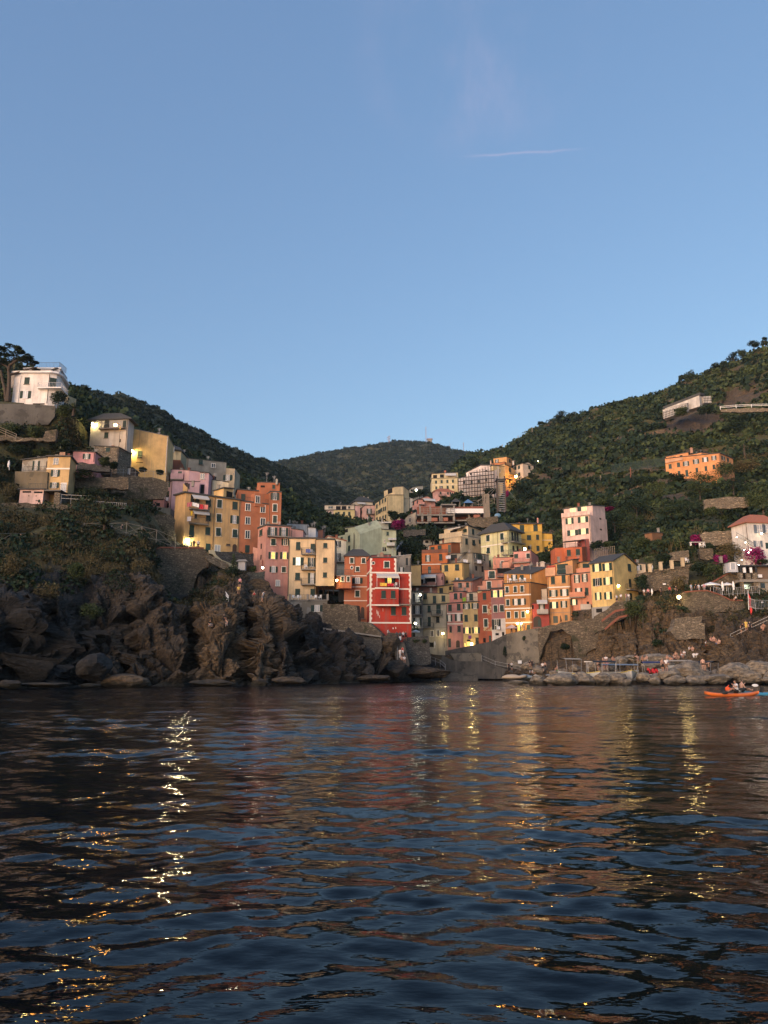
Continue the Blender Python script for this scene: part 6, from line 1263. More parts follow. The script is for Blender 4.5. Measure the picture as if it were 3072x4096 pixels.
w3 = (PXX > 2020) * (PXX < 3090) * (G[..., 1] > 215) * (rowk[None, :] < K0[9] - 8) * (TV > .7); tp, _, _ = samples(G, w3 * 1., 130, pr)
for i, p in enumerate(tp[free(tp[:, :2], np.full(len(tp), 9.))][:80]): copy_thing(proto[i % 3], Vector(p), pr.uniform(0, 6.28), pr.uniform(.55, 1.15))
# the umbrella pine by the villa
D = 149; b0 = P('A', (105, 815), D); S = .3165 / FPX * D
def loc(x, y, dy=0): q = P('A', (x, y), D); return (q.x - b0.x, dy, q.z - b0.z)
tr = [([loc(100, 815), loc(112, 640), loc(118, 500), loc(108, 405)], [.55, .42, .36, .3]), ([loc(62, 810, .6), loc(45, 640, .6), loc(15, 540, .6), loc(-5, 400, .6)], [.42, .32, .28, .22]),
  ([loc(108, 410), loc(140, 360, -.5), loc(230, 320, -1), loc(330, 250, -1)], [.36, .26, .2, .1]), ([loc(112, 470), loc(190, 440, .5), loc(270, 400, .8), loc(400, 375, .5), loc(470, 360, .4)], [.3, .26, .2, .15, .07]), ([loc(108, 410), loc(90, 370, .5), loc(40, 330, 1), loc(-60, 300, .6)], [.34, .25, .2, .1]), ([loc(108, 405), loc(120, 340, .8), loc(150, 250, 1), loc(160, 190, .5)], [.3, .22, .16, .1])]
bl = []; r_ = random.Random(4)
for (x, y, rx, ry) in ((60, 160, 90, 42), (180, 140, 95, 34), (280, 180, 80, 48), (120, 230, 120, 50), (240, 260, 110, 45), (0, 230, 100, 50), (-90, 250, 90, 50), (330, 230, 60, 40), (400, 290, 70, 34), (460, 335, 45, 30), (330, 320, 90, 30), (430, 370, 60, 18), (370, 345, 60, 22), (40, 300, 90, 26), (-60, 310, 90, 30), (300, 215, 50, 34), (20, 180, 80, 40), (-120, 200, 80, 40), (180, 300, 60, 18)):
 for j in range(2):
  o = loc(x + r_.uniform(-14, 14), y + r_.uniform(-8, 8), r_.uniform(-3.2, 3.2)); bl.append((o, (rx * S * .85, rx * S * .8, ry * S * .62), 150))
plant('umbrella_pine', 'large dark umbrella pine with two bare trunks beside the white villa', 'tree', b0, bl, .24, M['leaf_pine'], tr, seed=3)
for i, (x, yt, yb, wd, kd, lab) in enumerate([(320, 573, 640, 56, 'pine', 'lone dark pine lowest on the ridge skyline'), (440, 506, 605, 92, 'pine', 'spreading pine with visible trunk in the paired clump on the ridge'), (515, 508, 595, 84, 'round', 'dense round tree in the paired clump on the ridge'), (645, 493, 540, 36, 'round', 'small rounded tree on the ridge uphill of the paired clump'), (720, 458, 515, 44, 'pine', 'narrow pine sticking up from the middle of the ridge'), (815, 446, 500, 76, 'round', 'wide tree crown on the middle of the ridge'), (877, 436, 480, 36, 'round', 'small dark crown on the ridge beside the wide one'), (916, 420, 470, 44, 'round', 'dark bush-like crown on the ridge above the tall lamp mast'), (995, 402, 450, 40, 'round', 'low crown on the ridge left of the cemetery'),
(1150, 296, 375, 50, 'pine', 'ragged pine left of the dark twin above the cemetery'), (1198, 274, 372, 70, 'round', 'dark full tree twin above the cemetery'), (1305, 262, 340, 60, 'round', 'rounded crown on the ridge above the niche building'), (1362, 228, 330, 84, 'pine', 'pine with pale leaning trunk high on the ridge'), (1402, 212, 315, 46, 'pine', 'half bare pine high on the ridge'), (1458, 163, 245, 90, 'pine', 'wide pine on the steep upper ridge'), (1510, 144, 215, 50, 'round', 'dark upright crown beside the wide pine on the steep ridge'), (1582, 94, 180, 88, 'pine', 'flat-topped pine with a curved trunk near the top of the ridge'), (1646, 74, 150, 50, 'pine', 'topmost dark pine on the ridge'), (1375, 300, 370, 40, 'pine', 'thin pale-trunked pine standing below the ridge line')]):
 X_ = px('Q', (x, yt))[0]; D = float(np.interp(X_, [1900, 2000, 2130, 2300, 2450, 2600, 2750, 2900, 3072], [640, 615, 585, 515, 485, 455, 435, 420, 405])) - (12 if i == 18 else 0)
 tree('Q', x, yt, yb, wd, D, lab, kd, 'leaf_pine', 'trees along the ridge', 100 + i)
SH = [('A', 730, 665, 850, 270, 147.5, 'round', 'leaf_dark', 'dense dark ball-shaped tree at the corner of the white villa'), ('A', 800, 850, 1000, 240, 146.5, 'shrub', 'leaf', 'olive-green shrub at the end of the grey retaining wall'), ('A', 110, 1050, 1250, 260, 141, 'shrub', 'leaf', 'broad green shrub above the stepped terrace wall'), ('A', 430, 1100, 1270, 250, 140, 'shrub', 'leaf', 'hanging olive shrub draped over the stepped terrace wall'), ('A', 800, 1250, 1410, 220, 141, 'shrub', 'leaf_dark', 'dark shrub behind the pink bungalow'), ('A', 200, 1330, 1500, 340, 138, 'shrub', 'leaf_dark', 'wide dark hedge-like shrub behind the cream pent-roofed house'), ('A', 520, 1400, 1500, 260, 138.5, 'shrub', 'leaf', 'low bright green shrub behind the yellow three-storey house'),
('A', 1110, 1860, 2050, 400, 133, 'shrub', 'leaf_dark', 'big dark shrub beside the carport below the garden wall'), ('A', 1040, 1660, 1790, 330, 138, 'shrub', 'leaf', 'grey-green shrub behind the rubble garden wall'), ('A', 1320, 1510, 1620, 170, 142, 'shrub', 'leaf', 'dusty shrub in front of the stone hut'), ('A', 1430, 1560, 1670, 130, 143, 'round', 'leaf_dark', 'small dark tree between the stone hut and the shed'), ('A', 60, 1520, 1660, 200, 135, 'shrub', 'leaf_dark', 'dark shrub behind the closed terrace parasol'),
('B', 60, 880, 1010, 180, 143.5, 'round', 'leaf_dark', 'round dark tree against the tall terrace wall'), ('B', 400, 555, 620, 120, 152, 'shrub', 'leaf_dark', 'small shrub beside the garden shed'), ('B', 630, 590, 660, 110, 156, 'shrub', 'leaf_dark', 'small shrub at the foot of the plain yellow gable'), ('B', 270, 1000, 1080, 180, 143, 'shrub', 'leaf_dark', 'potted greenery under the garden pergola'), ('J', 640, 270, 445, 240, 126, 'round', 'leaf_dark', 'dark bushy tree under the cream curved stair parapet'), ('J', 670, 165, 320, 90, 130, 'cypress', 'leaf', 'feathery tamarisk beside the stair of the ochre houses'), ('J', 860, 265, 325, 70, 139, 'shrub', 'leaf', 'little shrub below the pink stair terrace'),
('I', 540, 160, 370, 250, 109, 'round', 'leaf', 'bushy tree growing through the end of the promenade railing'), ('I', 200, 10, 150, 330, 118, 'shrub', 'leaf', 'wide dusty-green shrub above the dry grass bank'), ('I', 720, 470, 620, 170, 99, 'shrub', 'leaf', 'bright lime-green bush on the cliff edge'), ('I', 980, 260, 520, 420, 108, 'shrub', 'leaf_dark', 'huge dark bush filling the hollow of the cliff'), ('I', 1100, 560, 860, 420, 102, 'shrub', 'leaf_dark', 'dark bush hanging in the cliff hollow'), ('I', 860, 850, 1010, 260, 93, 'shrub', 'leaf', 'leafy creeper bush at the lip of the dark cliff'), ('I', 1330, 440, 620, 260, 110, 'shrub', 'leaf_dry', 'rust-brown dry bush beside the mossy bastion'), ('I', 90, 380, 640, 260, 93, 'shrub', 'leaf_dry', 'tall dry brown bush on the cliff edge'), ('I', 420, 640, 830, 330, 92, 'shrub', 'leaf_dry', 'curtain of dry grass hanging over the cliff'),
('D', 1080, 480, 610, 160, 250, 'round', 'leaf_dark', 'dark fig tree beside the tall cream house'), ('D', 1200, 500, 600, 130, 255, 'round', 'leaf_dark', 'dark tree between the cream house and the stone cottage'), ('D', 1300, 470, 560, 140, 270, 'round', 'leaf_dark', 'dark tree in front of the salmon-pink house'), ('D', 1420, 180, 300, 240, 335, 'round', 'leaf_dark', 'dark tree group behind the lit street lamp'), ('D', 1330, 230, 310, 120, 330, 'shrub', 'leaf_dark', 'low shrub around the lamp post up the valley'), ('D', 1590, 660, 900, 240, 224, 'round', 'leaf_dark', 'tall dark tree between the dry-stone bank and the beige house'), ('D', 1250, 870, 1080, 330, 205, 'round', 'leaf_dark', 'large dark tree right of the mint-green house'), ('D', 1420, 900, 1120, 260, 204, 'round', 'leaf_dark', 'dark tree behind the bright orange house'), ('D', 1410, 1040, 1160, 140, 199, 'shrub', 'leaf', 'brighter green bush at the corner of the bright orange house'),
('E', 470, 600, 720, 260, 340, 'round', 'leaf', 'green tree below the low pink villa'), ('E', 690, 610, 690, 150, 345, 'round', 'leaf_dark', 'dark tree below the scaffolded house'), ('E', 1030, 490, 600, 190, 372, 'round', 'leaf_dark', 'dark tree covering the corner of the scaffolded house'), ('E', 960, 590, 690, 260, 340, 'shrub', 'leaf_dark', 'broad dark shrub under the scaffolded house'), ('E', 1420, 400, 600, 330, 350, 'round', 'leaf_dark', 'massive dark tree beside the ladder tower'), ('E', 1560, 520, 700, 240, 330, 'round', 'leaf_dark', 'dark tree uphill of the golden yellow house'), ('E', 1570, 295, 370, 90, 380, 'round', 'leaf_dark', 'small dark tree at the white gabled house'), ('E', 1350, 660, 800, 240, 285, 'shrub', 'leaf', 'green shrub right of the ladder tower'), ('E', 1190, 950, 1060, 220, 230, 'round', 'leaf_dark', 'dark tree behind the lime house roof'), ('E', 820, 150, 230, 160, 420, 'round', 'leaf_dark', 'dark treetop behind the scaffolded house'),
('G', 1300, 90, 330, 220, 200, 'round', 'leaf_dark', 'tall dark tree right behind the pale pink house'), ('G', 1480, 120, 380, 330, 196, 'round', 'leaf', 'spreading green tree in the terraces right of the pale pink house'), ('G', 1600, 30, 240, 260, 205, 'round', 'leaf_dark', 'dark tree higher up the terraces'), ('G', 1110, 410, 520, 150, 180, 'shrub', 'leaf_dark', 'grey-green shrub at the foot of the pale pink house'), ('G', 600, 520, 640, 150, 186, 'shrub', 'leaf_dark', 'dark shrub below the golden yellow house'), ('G', 300, 200, 260, 240, 222, 'shrub', 'leaf_dark', 'bush line behind the golden yellow house'), ('G', 700, 90, 190, 160, 205, 'shrub', 'leaf_dark', 'dark ivy-like bush left of the pale pink house'), ('G', 1230, 410, 500, 140, 184, 'shrub', 'leaf', 'light bamboo-like shrub beside the pale pink house'),
('H', 580, 1640, 1760, 190, 250, 'round', 'leaf_dark', 'dark tree covering the left corner of the orange farmhouse'), ('H', 880, 1600, 1800, 330, 240, 'round', 'leaf', 'green tree in front of the middle of the orange farmhouse'), ('H', 1130, 1500, 1680, 260, 250, 'shrub', 'leaf', 'pale olive tree at the end of the orange farmhouse'), ('H', 1330, 1200, 1480, 240, 275, 'cypress', 'leaf', 'silvery tall tree uphill of the orange farmhouse'), ('H', 1350, 1430, 1620, 320, 245, 'shrub', 'leaf_dry', 'arching palm-like bush beside the orange farmhouse'), ('H', 220, 1650, 1800, 260, 245, 'round', 'leaf_dark', 'purplish dark tree below the green fence'), ('H', 830, 1720, 1900, 300, 215, 'round', 'leaf', 'large green tree downhill of the orange farmhouse'), ('H', 330, 1750, 1950, 330, 222, 'round', 'leaf', 'large yellowish-green tree on the lower wooded slope'), ('H', 1200, 1680, 1850, 320, 225, 'round', 'leaf_dark', 'dark tree above the ruined rubble wall'), ('H', 720, 1900, 2120, 330, 195, 'round', 'leaf_dark', 'dark bushy tree left of the ruined rubble wall'), ('H', 1450, 1830, 2030, 260, 182, 'shrub', 'leaf', 'pale green shrub behind the red tiled roof'), ('H', 960, 2010, 2110, 150, 182, 'shrub', 'leaf', 'small shrub at the foot of the ruined rubble wall'), ('H', 130, 1900, 2100, 320, 200, 'round', 'leaf_dark', 'dark tree in the middle of the lower wooded slope'), ('H', 500, 1990, 2180, 300, 190, 'round', 'leaf', 'dusty green tree at the bottom of the wooded slope'), ('H', 760, 1200, 1310, 150, 290, 'shrub', 'leaf', 'light green vine patch above the orange farmhouse'), ('H', 900, 870, 990, 200, 318, 'round', 'leaf_dark', 'dark tree below the cemetery wall'), ('H', 620, 910, 1000, 170, 330, 'shrub', 'leaf', 'green bush in front of the cemetery niches'), ('H', 1240, 1000, 1150, 300, 300, 'shrub', 'leaf_dark', 'dark ivy mass below the hill road'),
('M', 420, 110, 240, 230, 172, 'shrub', 'leaf', 'leafy shrub below the wooden garden hut'), ('M', 600, 130, 260, 200, 168, 'round', 'leaf', 'small green orchard tree right of the garden hut'), ('M', 780, 120, 240, 150, 166, 'shrub', 'leaf', 'bright bush beside the frame of the garden swing'), ('M', 960, 90, 210, 150, 163, 'shrub', 'leaf_dark', 'reddish-dark bush left of the rounded terrace wall'), ('M', 1080, 170, 240, 90, 158, 'shrub', 'leaf_dark', 'dark bush behind the white garden table'), ('M', 940, 230, 330, 110, 156, 'cypress', 'leaf_dark', 'slim dark bush under the white garden table'), ('M', 620, 270, 400, 170, 157, 'shrub', 'leaf_dark', 'dark shrub above the four pillars'), ('M', 1130, 360, 560, 260, 149, 'round', 'leaf', 'large rounded silvery-green bush above the parasols'), ('M', 980, 360, 460, 190, 151, 'shrub', 'leaf_dark', 'dark low shrub behind the rounded silvery bush'), ('M', 1290, 170, 350, 260, 153, 'shrub', 'leaf_dry', 'brown dry bush below the rounded terrace wall'), ('M', 420, 490, 640, 130, 151, 'shrub', 'leaf_dark', 'dark climbing plant beside the balcony of the yellow gabled house'), ('M', 780, 500, 660, 160, 150, 'shrub', 'leaf_dry', 'rust-brown hanging plant on the rubble wall'), ('M', 330, 740, 900, 180, 142, 'shrub', 'leaf', 'green hanging plant over the top of the brown cliff'), ('M', 430, 760, 1000, 130, 141.5, 'cypress', 'leaf', 'long green creeper trailing down the brown cliff'), ('M', 300, 780, 960, 80, 142.5, 'cypress', 'leaf_dark', 'narrow dark creeper beside the footbridge stair'), ('M', 560, 690, 790, 230, 143, 'shrub', 'leaf_dry', 'olive-brown bushes along the cliff-top path'), ('M', 570, 1120, 1200, 130, 131, 'shrub', 'leaf_dark', 'dark bush on the foot of the brown cliff'), ('M', 1600, 330, 390, 150, 150, 'shrub', 'leaf', 'spiky agave-like bush on the restaurant roof edge'),
('K', 850, 350, 420, 90, 140.5, 'shrub', 'leaf', 'green weeds on top of the grey stone bastion'), ('K', 935, 360, 410, 60, 140.7, 'shrub', 'leaf', 'small tuft of weeds at the corner of the grey stone bastion'), ('L', 330, 380, 470, 60, 163.6, 'cypress', 'leaf_dark', 'dark weeds hanging in the corner of the concrete wall'), ('L', 545, 250, 310, 50, 162.6, 'shrub', 'leaf_dark', 'little plant growing out of the flaky concrete wall'), ('L', 1000, 340, 410, 110, 152, 'shrub', 'leaf_dark', 'dark fern patch on the brown rock below the rubble wall')]
for i, (fr, x, yt, yb, wd, D, kd, mt, lab) in enumerate(SH): tree(fr, x, yt, yb, wd, D, lab, kd, mt, None, 200 + i)
for i, (fr, x, yt, yb, wd, D, lab) in enumerate([('D', 1140, 590, 720, 230, 222, 'wide magenta bougainvillea hanging over the dry-stone bank'), ('M', 1195, 290, 400, 160, 149.5, 'rounded magenta bougainvillea beside the white utility hut'), ('M', 1540, 200, 400, 230, 150.5, 'large magenta bougainvillea leaning below the white edge house'), ('G', 1230, 70, 110, 120, 210, 'dull red flowering bush behind the pale pink house'), ('E', 1255, 520, 620, 60, 300, 'small purple flowering bush beside the ladder tower'), ('M', 960, 85, 190, 130, 162, 'dark red flowering shrub among the terraces')]): tree(fr, x, yt, yb, wd, D, lab, 'shrub', 'petals', None, 400 + i, 'bougainvillea')
# palms: arching fronds on a short stem
def palm(fr, x, ytop, ybase, wpx, D, label, seed, stem=.35, n=26):
 b = P(fr, (x, ybase), D); H = P(fr, (x, ytop), D).z - b.z; Wd = wpx * FR[fr][2] / FPX * D; r_ = random.Random(seed); root = empty('palm_tree', b, label, 'palm')
 MB().path([b - Z*.6, b + Z*H*stem*.5, b + Z*H*stem], [.28, .22, .25], 8).build('trunk', M['bark'], root); mb = MB(); c = b + Z * H * stem
 for i in range(n):
  a = i * 2.4; el = r_.uniform(.15, 1.35); L = Wd * .55; d = Vector((math.cos(a), math.sin(a), 0)); s = Vector((-d.y, d.x, 0)); prev = None
  for k in range(6):
   t = k / 5; p = c + d * (L * math.cos(el) * t) + Z * (H * (1 - stem) * math.sin(el) * t - H * .35 * t * t * math.cos(el)); w_ = .22 * math.sin(math.pi * (.12 + .88 * t)) + .02
   cur = (p - s * w_ - Z * w_ * .5, p, p + s * w_ - Z * w_ * .5)
   if prev: mb.add([*prev, *cur], [(0, 1, 4, 3), (1, 2, 5, 4)])
   prev = cur
 mb.build('crown', M['leaf_plain'], root)
M['leaf_plain'] = plain('palm_green', (.045, .06, .028), .6, var=.35, scale=3)
palm('A', 925, 800, 960, 170, 146.3, 'palm bush beside the round tree at the villa corner', 1); palm('A', 760, 1365, 1480, 130, 140, 'small palm with pointed fronds behind the yellow three-storey house', 2)
palm('I', 990, 10, 150, 300, 117, 'bushy palm on the bank above the zigzag railing', 3, .25); palm('H', 1530, 1960, 2070, 200, 168, 'fan of long pale fronds behind the red tiled roof', 4, .2)
# ---------------------------------------------------------------- where a sight line meets the ground
from mathutils.bvhtree import BVHTree
def _bvh(names):
 V, F = [], []
 for o in bpy.data.objects:
  if o.type == 'MESH' and any(o.name.split('.')[0] == n for n in names):
   b = len(V); l = world_loc(o); V += [v.co + l for v in o.data.vertices]; F += [[i + b for i in p.vertices] for p in o.data.polygons]
 return BVHTree.FromPolygons(V, F)
GROUND = _bvh(['hillside', 'boulder', 'stone_steps', 'quay', 'quay_wall', 'ledge'])
def ground(fr, p, dmin=0, default=140):
 """the point of the ground seen at a pixel (at least dmin metres away)"""
 r = pray(*px(fr, p)).normalized(); o = Vector((0, 0, CAM_H)) + r * (dmin / max(r.y, .1)); h = GROUND.ray_cast(o, r, 900)
 return h[0] if h[0] is not None else P(fr, p, default)
def drop(q):
 h = GROUND.ray_cast(Vector((q.x, q.y, q.z + 1.2)), Vector((0, 0, -1)), 60); return h[0] if h[0] is not None else q
# ---------------------------------------------------------------- lamps
def lamp(fr, x, y, D, label, kind='wall', r=.17, m='bulb', foot=None, name=None):
 c = P(fr, (x, y), D); root = empty(name or ('street_lamp' if kind == 'post' else 'wall_lamp'), c, label, 'lamp'); mb = MB()
 if kind == 'post':
  f = P(fr, foot, D + .6); mb.path([f, Vector((f.x, f.y, c.z + .1)), Vector(((f.x + c.x)/2, (f.y + c.y)/2, c.z + .55)), c + Z*.35], [.06, .045, .035, .03], 6); mb.build('pole', M['iron'], root)
 else: mb.path([c + Vector((0, .6, .1)), c + Vector((0, .35, .45)), c + Z * .32], .03, 5); mb.build('bracket', M['iron'], root)
 if kind != 'globe': MB().add(*cone(c + Z * .12, r * 1.5, r * .4, .2)).build('lamp_shade', M['iron'], root)
 MB().ball(c, r, n=10, k=6).build('bulb', M[m], root, smooth=True); return root
def cone(c, r1, r2, h, n=10):
 v = [c + Vector((r1*math.cos(6.283*i/n), r1*math.sin(6.283*i/n), 0)) for i in range(n)] + [c + Vector((r2*math.cos(6.283*i/n), r2*math.sin(6.283*i/n), h)) for i in range(n)]
 return v, [(i, (i+1) % n, (i+1) % n + n, i + n) for i in range(n)] + [tuple(range(n, 2*n))]
lamp('B', 252, 342, 162.4, 'yellow lamp shining on the plain yellow gable wall', r=.28, m='bulb_hot')
lamp('B', 668, 760, 152.5, 'white globe lamp above the tall rubble terrace wall', 'post', .24, 'bulb_white', (672, 870)); lamp('B', 631, 786, 150.5, 'dim lamp just below the white globe on the terrace wall', r=.12)
lamp('A', 1460, 1108, 149, 'tall orange-glowing street lamp in front of the grey-white house', 'post', .3, 'bulb_orange', (1502, 1390)); lamp('A', 1172, 1090, 157.4, 'yellow lamp at the corner of the grey-white house', r=.2, m='bulb_hot')
lamp('B', 996, 1525, 148.8, 'brilliant street lamp at the foot of the ochre house with awnings', 'post', .34, 'bulb_strong', (968, 1625))
lamp('Z', 1195, 367, 137.5, 'small lantern beside the mauve tower house above the black arch', r=.2, m='bulb_white'); lamp('D', 322, 1397, 143.7, 'lamp under the projecting oriel of the brick-red house', r=.22)
lamp('D', 1432, 1590, 171.5, 'lamp between the dark grey house and the grey-cream house', r=.2, m='bulb_white'); lamp('K', 856, 221, 171, 'lamp above the small parasol on the dark grey house', r=.26, m='bulb_white')
lamp('K', 1117, 316, 173, 'tall street lamp at the corner of the grey-cream house', 'post', .26, 'bulb', (1130, 450)); lamp('F', 1592, 318, 196, 'white globe lamp below the lime house balconies', 'globe', .36, 'bulb_white')
lamp('G', 408, 1140, 166.6, 'bright yellow lamp on the ochre-orange house', r=.26); lamp('G', 303, 1262, 167, 'first of the two lamps over the bar door', r=.2); lamp('G', 345, 1258, 166.8, 'second of the two lamps over the bar door, nearer the brown door', r=.2)
lamp('F', 884, 1580, 171.6, 'round lamp by the lit doorway of the straw-yellow house', 'globe', .28); lamp('M', 182, 600, 150.9, 'bracket lamp shining on the flank of the yellow gabled house', r=.26, m='bulb')
lamp('M', 780, 712, 138.6, 'brilliant floodlight on the cliff top lighting the plants', 'globe', .34, 'bulb', name='floodlight'); lamp('D', 1378, 200, 333, 'white street lamp among the trees up the valley', 'post', .42, 'bulb_white', (1376, 300))
lamp('E', 1372, 352, 391, 'orange lamp on the wall of the orange stepped house', r=.6, m='bulb_orange'); lamp('Q', 788, 537, 430, 'lit lamp on the tall mast high on the wooded slope', 'post', .40, 'bulb_white', (776, 612)); lamp('M', 1597, 84, 150, 'white lamp on the front of the white edge house', r=.17, m='bulb_white')
lamp('Q', 298, 806, 385, 'yellow street lamp beside the white gabled house', 'post', .2, 'bulb', (284, 870))
for i, (x, y, D) in enumerate([(1352, 120, 152.5), (1437, 172, 151), (1426, 246, 150), (1466, 270, 149.5), (1486, 246, 150), (1401, 345, 149), (1370, 394, 148.5)]):
 q = P('M', (x, y), D); o = MB().ball(q, .09, n=8, k=5).tube(q - Z*.8, q, .02, n=4, m=1).build('garden_light', [M['bulb_white'], M['iron']]); tag(o, 'tiny white light of the string beside the steps of the white edge house', 'light', 'string of garden lights by the white edge house')
# ---------------------------------------------------------------- fences, frames, masts
def fence(name, label, cat, fr, pts, D, h=1.0, m='wood', cross=True, step=1.9, r=.06, bars=0, rails=(1.0, .12), snap=False):
 if isinstance(D, (int, float)): D = [D] * len(pts)
 Q = [P(fr, p, d) for p, d in zip(pts, D)]; root = empty(name, Q[0], label, cat); posts, rl = [], MB()
 for a, b in zip(Q, Q[1:]):
  L = (b - a).length; k = max(1, round(L / step))
  for i in range(k):
   p, q = a.lerp(b, i/k), a.lerp(b, (i+1)/k); posts.append(p)
   for t in rails: rl.tube(p + Z*h*t, q + Z*h*t, r*.75, n=4)
   if cross: rl.tube(p + Z*h*.12, q + Z*h*.95, r*.6, n=4); rl.tube(p + Z*h*.95, q + Z*h*.12, r*.6, n=4)
   for j in range(bars): s_ = p.lerp(q, j/bars); rl.tube(s_ + Z*.05, s_ + Z*h, .022, n=4, cap=False)
 posts.append(Q[-1])
 for p in posts: MB().tube(p - Z*.3, p + Z*h*1.04, r, n=5).build('post', M[m], root)
 rl.build('rail', M[m], root); return root
fence('wooden_railing', 'weathered cross-braced railing along the promenade of the headland', 'railing', 'I', [(-60, 312), (400, 305)], [105, 113], 1.75, step=2.6)
fence('wooden_railing', 'zigzag cross-braced wooden railing climbing past the bushy palm', 'railing', 'I', [(690, 235), (790, 212), (1195, 205), (1480, 270), (1660, 345)], [117, 118, 121, 124, 127], 1.9, step=2.9)
fence('handrail', 'slanted double handrail beside the overgrown terrace wall', 'railing', 'A', [(-60, 1180), (200, 1290)], [136.5, 136.5], 1.1, cross=False, rails=(1.0, .6, .2))
fence('terrace_railing', 'thin railing above the garden terrace with the pergola', 'railing', 'B', [(-60, 1112), (550, 1118)], [140.6, 142.5], 1.0, 'wood', False, 3, .04, 8)
fence('garden_fence', 'wire fence along the path below the plain yellow gable', 'fence', 'B', [(-20, 668), (300, 668), (540, 695), (735, 755)], [145.6, 147, 149, 150.4], 1.3, 'steel', False, 2.2, .03, 0, (1.0, .5))
fence('garden_fence', 'wire fence beside the carport', 'fence', 'A', [(770, 2080), (1140, 2100)], [130, 130], 1.4, 'steel', False, 1.8, .04, 0, (1.0, .5)); fence('garden_fence', 'low grey railing on the garden terrace beside the carport', 'fence', 'A', [(1150, 2140), (1590, 2170)], [130, 131], 1.1, 'steel', False, 1.8, .035, 6)
fence('handrail', 'white rail of the steep rock path below the mauve tower house', 'railing', 'Z', [(416, 1050), (470, 1130), (486, 1310)], [117, 114, 112], 1.4, 'white', False, 1.2, .05, 0, (1.0, .66, .33))
fence('iron_railing', 'dark iron railing across the rock ledge', 'railing', 'Z', [(100, 985), (640, 990)], [122, 123], 1.6, 'iron', False, 1.3, .035, 5); fence('iron_railing', 'dark iron railing round the lookout on the central rock', 'railing', 'Z', [(820, 1070), (1050, 1120), (1390, 1085)], [121, 118, 122], 1.25, 'iron', False, 1.3, .035, 5)
fence('handrail', 'steel handrail of the boat ramp with an orange life ring', 'railing', 'Y', [(790, 930), (1000, 1010), (1115, 1110)], [150, 149, 148], 1.1, 'steel', False, 1.4, .045, 0, (1.0, .45)); fence('handrail', 'long steel handrail down the quay stairs', 'railing', 'L', [(75, 545), (225, 610), (500, 665)], [159, 157.5, 156.5], 1.3, 'steel', False, 2.2, .045, 0, (1.0, .5))
fence('handrail', 'thin steel rails of the steps beside the grey bastion', 'railing', 'Y', [(60, 840), (35, 400)], [133, 138], 1.1, 'steel', False, 2, .04, 0, (1.0,)); fence('handrail', 'sloping pipe handrail above the big dark rock at the edge of the bay', 'railing', 'X', [(870, 1390), (1300, 1190), (1720, 1000)], [122, 120, 118.5], 1.0, 'steel', False, 3.8, .05, 0, (1.0, .5))
fence('iron_railing', 'iron railing of the restaurant terrace under the parasols', 'railing', 'X', [(510, 400), (650, 432), (1010, 415), (1480, 385)], [142, 141.5, 141.5, 141.5], 1.35, 'steel', False, 1.5, .045, 4); fence('iron_railing', 'tall thin-barred railing beside the red flag', 'railing', 'X', [(1255, 690), (1400, 735), (1720, 745)], [133, 132.5, 132], 1.7, 'steel', False, 2.4, .045, 10)
fence('road_railing', 'white railing of the hill road above the bare rock', 'railing', 'H', [(1055, 930), (1230, 915), (1400, 908), (1620, 905)], [299.5, 296, 293, 289.5], 1.2, 'white', False, 8, .12, 0, (1.0, .5)); fence('garden_fence', 'long dark green mesh fence on the slope beside the orange farmhouse', 'fence', 'H', [(-150, 1640), (60, 1610), (440, 1560)], [272, 268, 262], 3.2, 'shutter', False, 3.2, .07, 40)
fence('bamboo_fence', 'row of rough poles beside the low tin roof above the yellow gabled house', 'fence', 'G', [(1095, 590), (1300, 560)], [166, 168], 2.0, 'wood', False, .5, .06); fence('garden_railing', 'tubular railing on the bank behind the beige house', 'railing', 'F', [(30, 175), (280, 150)], [226, 224], 1.3, 'steel', False, 3, .05, 0, (1.0, .6, .2))
fence('garden_railing', 'lattice railing along the terrace under the scaffolded house', 'railing', 'E', [(770, 745), (1090, 710)], [300, 298], 2.2, 'wood', True, 3.5, .08)
mb = MB()
for s_ in (-1, 1): mb.tube(P('D', (1045 + s_*8, 1075), 202), P('D', (1190 + s_*8, 890), 212), .12, n=5)
for i in range(12): mb.tube(P('D', (1037, 1075), 202).lerp(P('D', (1182, 890), 212), i/11), P('D', (1053, 1075), 202).lerp(P('D', (1198, 890), 212), i/11), .07, n=4)
tag(mb.build('monorail_track', M['steel']), 'thin steel rail track climbing through the dark trees', 'rail track')
